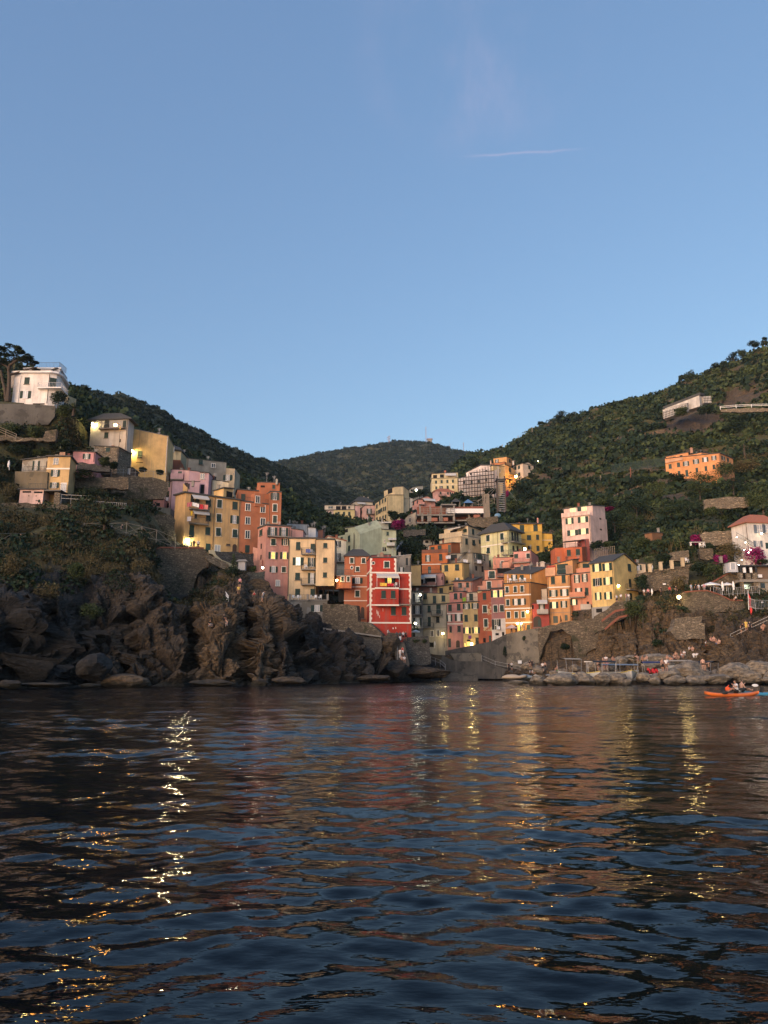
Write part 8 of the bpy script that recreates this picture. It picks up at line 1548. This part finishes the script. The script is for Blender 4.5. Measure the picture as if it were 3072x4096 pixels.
def kayak(loc_, L, B, rz, label, m, seat=True, name='kayak'):
 root = empty(name, Vector((0, 0, 0)), label, 'kayak'); n = 22; mb = MB(); V = []; k = 10
 for i in range(n + 1):
  t = i/n*2 - 1; w_ = B/2*max(.02, (1 - abs(t)**2.4)); h_ = .30*(1 - .35*abs(t)**3); up = .20*abs(t)**3
  for j in range(k): a = 6.283*j/k; V.append(Vector((L/2*t, w_*math.cos(a), .12 + up + (h_*.55 if math.sin(a) > 0 else h_*.75)*math.sin(a)*(.7 if math.sin(a) > 0 else 1))))
 mb.add(V, [(i*k+j, (i+1)*k+j, (i+1)*k+(j+1) % k, i*k+(j+1) % k) for i in range(n) for j in range(k)] + [tuple(range(k))[::-1], tuple(range(n*k, n*k + k))]); mb.build('hull', m, root, True)
 for x in ((-.1, .75) if seat else (0,)): MB().obox(Vector((x*L*.28 - .25, 0, .42)), Vector((.05, 0, .02)), Vector((0, .22, 0)), Vector((-.05, 0, .2))).build('seat_back', M['iron'], root)
 place(root, loc_, rz); return root
M['kayak_orange'] = plain('kayak_orange', (.72, .17, .035), .35); M['kayak_blue'] = plain('kayak_blue', (.05, .26, .42), .35)
KD = 56.5; k0, k1 = P('V', (765, 762), KD), P('V', (1535, 772), KD + .6); kc = (k0 + k1)/2; kc.z = -.02
kayak(kc, (k1 - k0).length, .82, math.atan2(k0.y - k1.y, k0.x - k1.x), 'orange sit-on-top kayak with a paddler in white', M['kayak_orange'])
kb = P('V', (1700, 740), KD + 2.2); kb.z = -.02; kayak(kb, 4.4, .8, R(176), 'blue kayak behind the orange one with a bare-backed paddler', M['kayak_blue'])
q = P('V', (1097, 690), KD); mb = MB(); mb.ball(q, .22, .16, .17, 8, 5).prism([q + Vector((-.15, 0, .1)), q + Vector((.0, 0, .12)), q + Vector((.12, 0, .3))], Vector((0, .1, 0))); tag(mb.build('dry_bag', plain('bag_orange', (.75, .10, .02), .5)), 'bright orange bag on the deck of the orange kayak', 'bag')
def paddle(a, b, label, blade):
 d = (b - a).normalized(); root = empty('paddle', a, label, 'paddle'); MB().tube(a, b, .028, n=6).build('shaft', M['iron'], root)
 for q, s_ in ((a, -1), (b, 1)): MB().ball(q + d*(s_*.2), .26, .05, .12, 8, 5).build('blade', blade, root)
paddle(P('V', (1085, 735), KD - .45), P('V', (1260, 700), KD - .2), 'black paddle across the lap of the paddler in white', M['iron']); paddle(P('V', (1300, 690), KD + 1.6), P('V', (1448, 648), KD + 1.8), 'paddle with a white blade held by the bare-backed paddler', M['white'])
q = P('N', (1098, 188), 103.6); root = empty('seagull', q, 'white gull resting on the tall pointed boulder', 'gull'); mb = MB(); mb.ball(q + Z*.16, .24, .13, .14, 10, 6).ball(q + Vector((-.2, 0, .34)), .09, .08, .09, 8, 5).prism([q + Vector((.16, -.05, .2)), q + Vector((.45, 0, .2)), q + Vector((.16, .05, .2))], Z*.05).prism([q + Vector((-.27, -.02, .33)), q + Vector((-.38, 0, .31)), q + Vector((-.27, .02, .33))], Z*.03); mb.build('body', M['white'], root)
# ---------------------------------------------------------------- people
def skin_body(J, E, rad, root=0):
 """one continuous skin grown round a skeleton of joints"""
 me = bpy.data.meshes.new('body'); names = list(J); me.from_pydata([J[n] for n in names], [(names.index(a), names.index(b)) for a, b in E], [])
 o = bpy.data.objects.new('body', me); col.objects.link(o); m1 = o.modifiers.new('skin', 'SKIN'); m1.use_smooth_shade = True; o.modifiers.new('sub', 'SUBSURF').levels = 1
 for i, n in enumerate(names): sv = me.skin_vertices[0].data[i]; r = rad[n.rstrip('LR')] if n.rstrip('LR') in rad else rad[n]; sv.radius = r if isinstance(r, tuple) else (r, r); sv.use_root = n == 'pelvis'
 dg = bpy.context.evaluated_depsgraph_get(); dg.update(); out = bpy.data.meshes.new_from_object(o.evaluated_get(dg)); bpy.data.objects.remove(o); return out
RAD = dict(pelvis=(.15, .115), spine=(.135, .10), chest=(.165, .115), neck=.055, jaw=(.07, .08), head=(.082, .098), top=(.055, .065), nose=.022, sh=.065, el=.045, wr=.034, hand=(.042, .025), hip=.095, kn=.062, an=.043, toe=(.045, .03), f=.011)
def skeleton(pose):
 J = dict(pelvis=(0, 0, .94), spine=(0, 0, 1.14), chest=(0, .01, 1.36), neck=(0, 0, 1.50), jaw=(0, -.02, 1.57), head=(0, -.005, 1.65), top=(0, 0, 1.72), nose=(0, -.115, 1.62))
 for s_, n in ((-1, 'L'), (1, 'R')):
  J.update({'sh'+n: (s_*.19, .01, 1.42), 'el'+n: (s_*.25, .03, 1.15), 'wr'+n: (s_*.26, -.05, .91), 'hand'+n: (s_*.26, -.08, .82), 'hip'+n: (s_*.10, 0, .88), 'kn'+n: (s_*.11, -.02, .49), 'an'+n: (s_*.12, .02, .08), 'toe'+n: (s_*.13, -.13, .035)})
 if pose == 'phone': J.update(elL=(-.24, -.06, 1.16), wrL=(-.12, -.26, 1.28), handL=(-.08, -.31, 1.34), elR=(.24, -.05, 1.16), wrR=(.13, -.25, 1.26), handR=(.09, -.30, 1.32))
 if pose == 'walk': J.update(knL=(-.11, -.18, .52), anL=(-.12, -.16, .12), toeL=(-.12, -.31, .08), knR=(.11, .06, .48), anR=(.12, .24, .10), toeR=(.12, .12, .03), elL=(-.25, .14, 1.17), wrL=(-.25, .1, .93), handL=(-.25, .07, .84), wrR=(.24, -.2, .95), handR=(.24, -.25, .87))
 if pose == 'lean': J = {k: (v[0], v[1] - max(0, v[2] - .95)*.45, v[2] - max(0, v[2] - .95)*.10) for k, v in J.items()}; 
 if pose == 'bend':
  for k, v in list(J.items()):
   if v[2] > .95: t = v[2] - .95; J[k] = (v[0], v[1] - t*.93, .95 + t*.30)
  for n, s_ in (('L', -1), ('R', 1)): J.update({'el'+n: (s_*.22, -.42, .86), 'wr'+n: (s_*.18, -.46, .62), 'hand'+n: (s_*.17, -.48, .53)})
 if pose in ('sit', 'perch', 'squat', 'kayak'):
  dz = {'sit': -.82, 'perch': -.45, 'squat': -.70, 'kayak': -.80}[pose]; J = {k: (v[0], v[1] - max(0, v[2] - .94)*(.12 if pose != 'squat' else .35), v[2] + dz) for k, v in J.items()}
  for n, s_ in (('L', -1), ('R', 1)):
   b = J['pelvis']; J['hip'+n] = (s_*.11, -.04, b[2] - .03)
   if pose == 'perch': J.update({'kn'+n: (s_*.13, -.44, b[2] + .03), 'an'+n: (s_*.13, -.46, .08), 'toe'+n: (s_*.13, -.60, .03)})
   elif pose == 'kayak': J.update({'kn'+n: (s_*.16, -.40, b[2] + .20), 'an'+n: (s_*.13, -.78, b[2] - .02), 'toe'+n: (s_*.12, -.86, b[2] + .09)})
   else: J.update({'kn'+n: (s_*.14, -.34, b[2] + .34), 'an'+n: (s_*.12, -.46 + .16*(pose == 'squat'), .07), 'toe'+n: (s_*.12, -.58 + .16*(pose == 'squat'), .03)})
   c = J['chest'][2]; J.update({'el'+n: (s_*.25, -.16, c - .22), 'wr'+n: (s_*.14, -.36, c - .26), 'hand'+n: (s_*.10, -.43, c - .24)})
  if pose == 'kayak': J.update(elR=(.24, -.18, c - .14), wrR=(.15, -.36, c + .05), handR=(.13, -.42, c + .12))
 E = [('pelvis', 'spine'), ('spine', 'chest'), ('chest', 'neck'), ('neck', 'jaw'), ('jaw', 'head'), ('head', 'top'), ('head', 'nose')]
 for n in 'LR': E += [('chest', 'sh'+n), ('sh'+n, 'el'+n), ('el'+n, 'wr'+n), ('wr'+n, 'hand'+n), ('pelvis', 'hip'+n), ('hip'+n, 'kn'+n), ('kn'+n, 'an'+n), ('an'+n, 'toe'+n)]
 if pose == 'kayak':
  for n, s_ in (('L', -1), ('R', 1)):
   h_, w_ = Vector(J['hand'+n]), Vector(J['wr'+n]); d = (h_ - w_).normalized(); sd = d.cross(Vector((0, 0, 1))).normalized()
   for i, (o_, l_) in enumerate(((-.03, .075), (-.01, .085), (.012, .08), (.032, .065))): J['f%d%s' % (i, n)] = tuple(h_ + d*l_*.7 + sd*o_ - Z*.03*(1 + i*.2)); E.append(('hand'+n, 'f%d%s' % (i, n)))
   J['f4'+n] = tuple(w_ + (h_ - w_)*.4 - sd*.055*s_ + Z*.02); E.append(('hand'+n, 'f4'+n))
 return J, E
def seg_dist(p, a, b):
 ab = b - a; t = max(0, min(1, (p - a).dot(ab)/max(1e-9, ab.dot(ab)))); return (p - a - ab*t).length, t
def wear(body, J, E, regions, off, name):
 """clothing or hair: the body's own faces near some bones, moved outward"""
 segs = [(a, b, Vector(J[a]), Vector(J[b])) for a, b in E]; keep = []
 for pl in body.polygons:
  c = pl.center; best = min((seg_dist(c, A, B)[0] - .03*(b in ('spine', 'chest')), i, seg_dist(c, A, B)[1]) for i, (a, b, A, B) in enumerate(segs)); a, b = segs[best[1]][:2]
  for (ra, rb, t0, t1) in regions:
   if a.rstrip('LR') == ra and b.rstrip('LR') == rb and t0 <= best[2] <= t1:
    if name != 'hair' or c.y > J['head'][1] - .055 or c.z > J['head'][2] + .055: keep.append(pl); break
 vs, fs, ix = [], [], {}
 for pl in keep:
  f = []
  for v in pl.vertices:
   if v not in ix: ix[v] = len(vs); vs.append(body.vertices[v].co + body.vertices[v].normal*off)
   f.append(ix[v])
  fs.append(f)
 me = bpy.data.meshes.new(name); me.from_pydata(vs, [], fs); me.polygons.foreach_set('use_smooth', [True]*len(fs)); me.materials.append(None); return me
POSES = {}
def pose_set(p):
 if p in POSES: return POSES[p]
 J, E = skeleton(p); rad = dict(RAD); [rad.update({'f%d' % i: .011}) for i in range(5)]; b = skin_body(J, E, rad); b.materials.clear(); b.materials.append(None)
 tor = [('pelvis', 'spine', .3, 1), ('spine', 'chest', 0, 1), ('chest', 'neck', 0, .35), ('chest', 'sh', 0, 1), ('sh', 'el', 0, .55)]
 POSES[p] = dict(body=b, shirt=wear(b, J, E, tor, .014, 'shirt'), vest=wear(b, J, E, [('pelvis', 'spine', .5, 1), ('spine', 'chest', 0, 1), ('chest', 'sh', 0, .5)], .013, 'vest'), shorts=wear(b, J, E, [('pelvis', 'spine', 0, .5), ('pelvis', 'hip', 0, 1), ('hip', 'kn', 0, .75)], .016, 'shorts'), trousers=wear(b, J, E, [('pelvis', 'spine', 0, .5), ('pelvis', 'hip', 0, 1), ('hip', 'kn', 0, 1), ('kn', 'an', 0, .9)], .016, 'trousers'), trunks=wear(b, J, E, [('pelvis', 'spine', 0, .4), ('pelvis', 'hip', 0, 1), ('hip', 'kn', 0, .25)], .014, 'trunks'), hair=wear(b, J, E, [('head', 'top', 0, 1), ('jaw', 'head', .35, 1)], .016, 'hair')); return POSES[p]
SKIN = [plain('skin', c, .6) for c in ((.44, .25, .175), (.36, .19, .125), (.50, .30, .22))]
CLO = {k: plain('cloth_' + k, c, .85) for k, c in dict(w=(.62, .60, .60), k=(.014, .014, .017), p=(.52, .24, .27), y=(.60, .42, .10), r=(.40, .03, .03), b=(.10, .15, .30), l=(.42, .50, .58), g=(.20, .20, .21), n=(.17, .10, .06), e=(.12, .38, .10), o=(.62, .16, .03), j=(.16, .22, .34)).items()}
HAIR = [plain('hair', c, .6) for c in ((.018, .012, .010), (.06, .035, .02), (.16, .11, .06))]
pc = [0]
def person(q, pose, rz, top, bottom, label, long=None, scale=1.0):
 """top: shirt colour key, lower-case vest if prefixed by v, '-' bare; bottom: key with prefix t trousers, s shorts, u trunks"""
 S = pose_set(pose); i = pc[0]; pc[0] += 1; root = empty('person', q, label, 'person', None); root.rotation_euler = (0, 0, rz); root.scale = (scale,)*3
 def put(nm, me, m):
  o = bpy.data.objects.new(nm, me); col.objects.link(o); o.parent = root; o.material_slots[0].link = 'OBJECT'; o.material_slots[0].material = m
 put('body', S['body'], SKIN[i*7 % 3])
 if top != '-': put('vest' if top[0] == 'v' else 'shirt', S['vest' if top[0] == 'v' else 'shirt'], CLO[top[-1]])
 nm = {'t': 'trousers', 's': 'shorts', 'u': 'trunks'}[bottom[0]]; put(nm, S[nm], CLO[bottom[1]]); put('hair', S['hair'], HAIR[i*5 % 3])
PE = [('Z', 720, 790, 'stand', 0, 'p', 'sk', 'person in a pink shirt and black shorts at the top of the rock stairs'), ('Z', 692, 958, 'walk', .2, 'y', 'sn', 'person in a yellow top stepping down the rock stairs'), ('Z', 1016, 1078, 'stand', .2, 'vr', 'sk', 'person in a red top standing behind the lookout railing'), ('Z', 1190, 1075, 'lean', 1.2, 'w', 'sg', 'person in a loose white shirt bending at the lookout railing'), ('Z', 375, 1462, 'sit', 1.9, 'k', 'sk', 'person in black sitting at the end of the white rope rail'), ('Z', 462, 1592, 'squat', -.8, 'vk', 'tg', 'person in a black top crouching to take a photo on the rocks'), ('Z', 90, 1594, 'sit', 1.0, 'k', 'tg', 'person in black sitting alone at the rock edge'),
('I', 1045, 205, 'stand', .3, 'w', 'tw', 'person in a white dress on the zigzag path'), ('I', 1150, 205, 'stand', 1.4, 'k', 'sn', 'person in dark clothes leaning on the zigzag railing'), ('I', 190, 310, 'stand', -1, 'w', 'sw', 'person in white behind the promenade railing'), ('I', 258, 310, 'walk', -1.4, 'n', 'tn', 'person in brown walking behind the promenade railing'), ('I', 302, 308, 'walk', -1.4, 'k', 'tn', 'person in a dark top following on the promenade'),
('Y', 182, 460, 'stand', .3, 'w', 'sk', 'man in a white tee and black shorts beside the recycling bins'), ('Y', 240, 458, 'phone', -.4, 'k', 'sk', 'man in a black tee beside the man in white'), ('K', 594, 322, 'sit', 1.1, 'w', 'tg', 'person in white sitting at the foot of the red house'), ('Y', 112, 852, 'stand', 2.6, 'w', 'tw', 'woman in a long white dress on the harbour steps'), ('Y', 170, 800, 'stand', 2.9, 'vr', 'sw', 'person in white shorts behind the woman in the long dress'), ('Y', 150, 900, 'sit', .2, '-', 'uk', 'bare-shouldered person sitting on the harbour steps'), ('Y', 205, 950, 'perch', .2, 'w', 'sk', 'person in a white tee perched on the wall below the steps'), ('Y', 352, 905, 'walk', 1.3, 'w', 'sg', 'person in an open white shirt walking on the bathing rock'), ('Y', 575, 942, 'stand', 1.9, '-', 'uk', 'bare-chested boy in black trunks at the grey bastion'), ('Y', 578, 1252, 'bend', 2.9, '-', 'uk', 'swimmer bending over on the bathing rock near the water'),
('L', 375, 652, 'stand', .6, 'k', 'tk', 'woman in a long black dress on the quay'), ('L', 408, 640, 'phone', -.3, 'w', 'sk', 'person in a white top and black shorts on the quay'), ('L', 604, 605, 'perch', .2, 'k', 'sk', 'person in black perched on the dark rock, nearer the quay rail'), ('L', 632, 600, 'perch', -.2, 'k', 'tk', 'person in black perched higher on the dark rock'), ('L', 606, 676, 'sit', 1.2, 'w', 'sg', 'person in white sitting with the back to the handrail'), ('L', 646, 676, 'sit', -.6, 'w', 'sw', 'person in white sitting bent forward on the quay'), ('L', 680, 682, 'perch', -1, 'p', 'sp', 'person in pale pink sitting at the quay end'), ('L', 750, 655, 'stand', 2.8, 'w', 'sk', 'man in a white shirt and dark shorts at the water edge'), ('L', 778, 648, 'stand', 2.6, '-', 'sk', 'bare-backed man in black shorts at the water edge'), ('U', 115, 350, 'sit', -1.3, '-', 'ue', 'sunbather with a bright green towel on the rock'),
('U', 802, 212, 'sit', .2, '-', 'uk', 'bare-chested person of the couple seated on the shore boulder'), ('U', 846, 210, 'sit', -.3, 'w', 'sn', 'person in white of the couple seated on the shore boulder'), ('U', 946, 212, 'sit', .3, '-', 'uk', 'lone bather seated between the couple and the group'), ('U', 1276, 168, 'sit', .8, 'k', 'sk', 'person in black lying at the top of the pale rocks'), ('U', 1322, 198, 'sit', -.5, '-', 'up', 'bather in pink trunks beside the person in black'), ('U', 1386, 218, 'squat', .4, '-', 'uk', 'bather crouching low on the pale rocks'), ('U', 1468, 198, 'sit', -1.2, '-', 'ul', 'bather with a pale blue towel on the grey slab'), ('U', 732, 352, 'stand', .5, '-', 'up', 'swimmer standing behind the teal boat'), ('U', 818, 356, 'stand', -.4, '-', 'ur', 'swimmer in red trunks behind the teal boat'), ('U', 866, 356, 'stand', .2, 'vp', 'up', 'swimmer in a pink top behind the teal boat'),
('V', 240, 282, 'sit', .3, '-', 'uw', 'bather in white trunks lowest on the grey slab'), ('V', 297, 312, 'sit', -.2, '-', 'uk', 'bather in black trunks on the grey slab'), ('V', 335, 266, 'sit', .4, '-', 'ur', 'bather in red trunks in the middle of the steps group'), ('V', 368, 266, 'perch', 0, '-', 'uk', 'bather next to the one in red trunks'), ('V', 432, 218, 'sit', .9, '-', 'up', 'bather hugging the knees at the top of the group'), ('V', 486, 218, 'sit', -.8, 'w', 'sw', 'person all in white beside the steps'), ('V', 402, 312, 'perch', -.5, '-', 'ue', 'bather in green trunks with legs stretched out'), ('V', 446, 262, 'squat', .5, 'w', 'sg', 'person in white crouching beside the green trunks'), ('V', 552, 158, 'sit', .6, 'w', 'tn', 'person in white on the upper steps'), ('V', 602, 158, 'sit', -.5, '-', 'uw', 'bare-shouldered person on the upper steps'), ('V', 620, 248, 'sit', 2.7, 'w', 'sw', 'one of the pair in white with the dark hair, nearer the steps'), ('V', 662, 248, 'sit', 2.4, 'w', 'tw', 'one of the pair in white, nearer the big rock'), ('V', 182, 442, 'stand', .3, '-', 'sk', 'person standing behind the cabin boat, farther from it'), ('V', 236, 442, 'stand', -.5, 'w', 'sn', 'person in striped white standing beside the cabin boat'), ('V', 752, 432, 'stand', 2.6, '-', 'uk', 'tall bather at the foot of the big dark rock'), ('V', 784, 436, 'bend', 1.4, '-', 'uk', 'bather bending at the foot of the big dark rock'),
('X', 340, 1512, 'sit', .6, 'w', 'sr', 'person in white with a towel on the cliff steps'), ('X', 446, 1424, 'sit', .2, 'vr', 'uk', 'person in a dark red top above the towel'), ('X', 512, 1414, 'sit', -.4, '-', 'up', 'sun-tanned person beside the dark red top'), ('X', 562, 1474, 'sit', .5, '-', 'sb', 'person in blue shorts on the cliff shelf'), ('X', 630, 1474, 'sit', -.9, '-', 'un', 'person stretched beside the blue shorts'), ('X', 1098, 1244, 'lean', .5, 'k', 'sk', 'person in black leaning at the sloping handrail'), ('X', 1206, 1196, 'stand', -.3, 'y', 'sy', 'child in yellow at the sloping handrail'), ('X', 1286, 1222, 'stand', .2, 'k', 'tk', 'person in a black jacket holding the sloping handrail'), ('X', 1522, 1186, 'squat', .3, '-', 'uk', 'person crouching by the upper end of the handrail'), ('X', 1575, 1160, 'squat', -.5, '-', 'uo', 'bather crouching with an orange towel'), ('X', 1556, 742, 'stand', .1, 'w', 'tj', 'person in jeans looking out from the tall railing'), ('X', 985, 538, 'sit', -1.4, 'w', 'sk', 'person in white sitting on the rust-red coping'), ('X', 592, 420, 'stand', .4, 'g', 'tk', 'waiter in grey standing under the parasol'),
('X', 36, 380, 'stand', .4, 'l', 'tg', 'person in pale blue at the cliff-top wall'), ('X', 132, 380, 'stand', -.5, 'k', 'tk', 'person in black at the cliff-top wall'), ('X', 200, 378, 'stand', .3, 'w', 'tg', 'person in white with a red strap at the cliff-top wall'), ('X', 312, 372, 'stand', -.8, 'p', 'sg', 'person under the corner of the large white parasol'), ('M', 168, 772, 'stand', .5, 'w', 'sk', 'person in white at the top of the sloping parapet'), ('M', 210, 762, 'stand', -.7, 'w', 'tn', 'person by the flank of the yellow gabled house'), ('M', 262, 760, 'stand', .9, 'p', 'tg', 'person in pink beside the dark door'), ('M', 286, 760, 'stand', -.2, 'w', 'tg', 'person in white beside the dark door'), ('M', 440, 715, 'stand', .3, 'w', 'sn', 'person in white at the terrace tables'), ('M', 480, 712, 'stand', -.3, 'p', 'tk', 'person in pink at the terrace tables'), ('M', 605, 700, 'stand', .6, 'k', 'tk', 'person in dark clothes past the terrace tables'), ('M', 692, 692, 'stand', -.5, 'r', 'tk', 'person with a red top at the cliff path'), ('M', 755, 690, 'stand', .4, 'k', 'tk', 'person in black near the floodlight'),
('L', 1128, 85, 'stand', .3, 'l', 'sg', 'person in pale blue at the street parapet'), ('L', 1163, 82, 'stand', -.6, 'p', 'sk', 'person in pink at the street parapet'), ('L', 1218, 72, 'stand', .8, 'w', 'tk', 'person in the shade of the coral house arch'), ('L', 950, 118, 'walk', 1.3, 'k', 'tk', 'person in dark clothes at the peach house door'), ('L', 456, 224, 'stand', .2, 'k', 'tk', 'guest in black at the bar tables'), ('L', 405, 230, 'stand', -.4, 'r', 'tk', 'guest in red under the pink parasol'), ('L', 508, 214, 'stand', .7, 'w', 'tk', 'guest in white at the lit bar door'), ('L', 545, 208, 'stand', 1.4, 'l', 'tg', 'guest in pale blue beside the bar door')]
DEP = {('I', 1045): 122, ('I', 1150): 123.5, ('I', 190): 109.5, ('I', 258): 110.5, ('I', 302): 111.3, ('Y', 182): 138, ('Y', 240): 138.4, ('K', 594): 136.5, ('X', 36): 141.5, ('X', 132): 141.5, ('X', 200): 141.5, ('X', 312): 142.5, ('X', 592): 143.5, ('X', 985): 139.3, ('M', 168): 146.8, ('M', 210): 147, ('M', 262): 147.6, ('M', 286): 148, ('M', 440): 145, ('M', 480): 145, ('M', 605): 143.5, ('M', 692): 142.5, ('M', 755): 141.5, ('L', 1128): 161, ('L', 1163): 160.6, ('L', 1218): 160, ('L', 950): 162.5, ('L', 456): 164.8, ('L', 405): 165.2, ('L', 508): 165.6, ('L', 545): 165.4}
for (fr, x, y, ps, rz, t, bt, lab) in PE:
 q = P(fr, (x, y), DEP[(fr, x)]) if (fr, x) in DEP else ground(fr, (x, y), 95)
 person(q, ps, rz, t, bt, lab)
person(P('B', (1135, 1650), 130), 'lean', .1, 'w', 'tk', 'person in white leaning on the massive rubble wall'); person(P('B', (1075, 1650), 130), 'lean', .3, 'k', 'tk', 'person in dark clothes leaning on the massive rubble wall')
kq = P('V', (1225, 735), KD + .05); kq.z = .22; person(kq, 'kayak', R(-86), 'w', 'sk', 'paddler in a white tee with headband sitting in the orange kayak'); kq = P('V', (1285, 700), KD + 1.9); kq.z = .24; person(kq, 'kayak', R(95), '-', 'sk', 'bare-backed paddler sitting in the blue kayak')
# ---------------------------------------------------------------- evening air
m = bpy.data.materials.new('evening_haze'); m.use_nodes = True; t = m.node_tree; t.nodes.clear()
v_ = t.nodes.new('ShaderNodeVolumePrincipled'); v_.inputs['Density'].default_value = .00005; v_.inputs['Color'].default_value = (.55, .75, 1.0, 1); v_.inputs['Anisotropy'].default_value = 0
t.links.new(v_.outputs[0], t.nodes.new('ShaderNodeOutputMaterial').inputs['Volume'])
hz = MB().box((0, 1300, 290), 9000, 2800, 630).build('haze', m); tag(hz, kind='stuff')
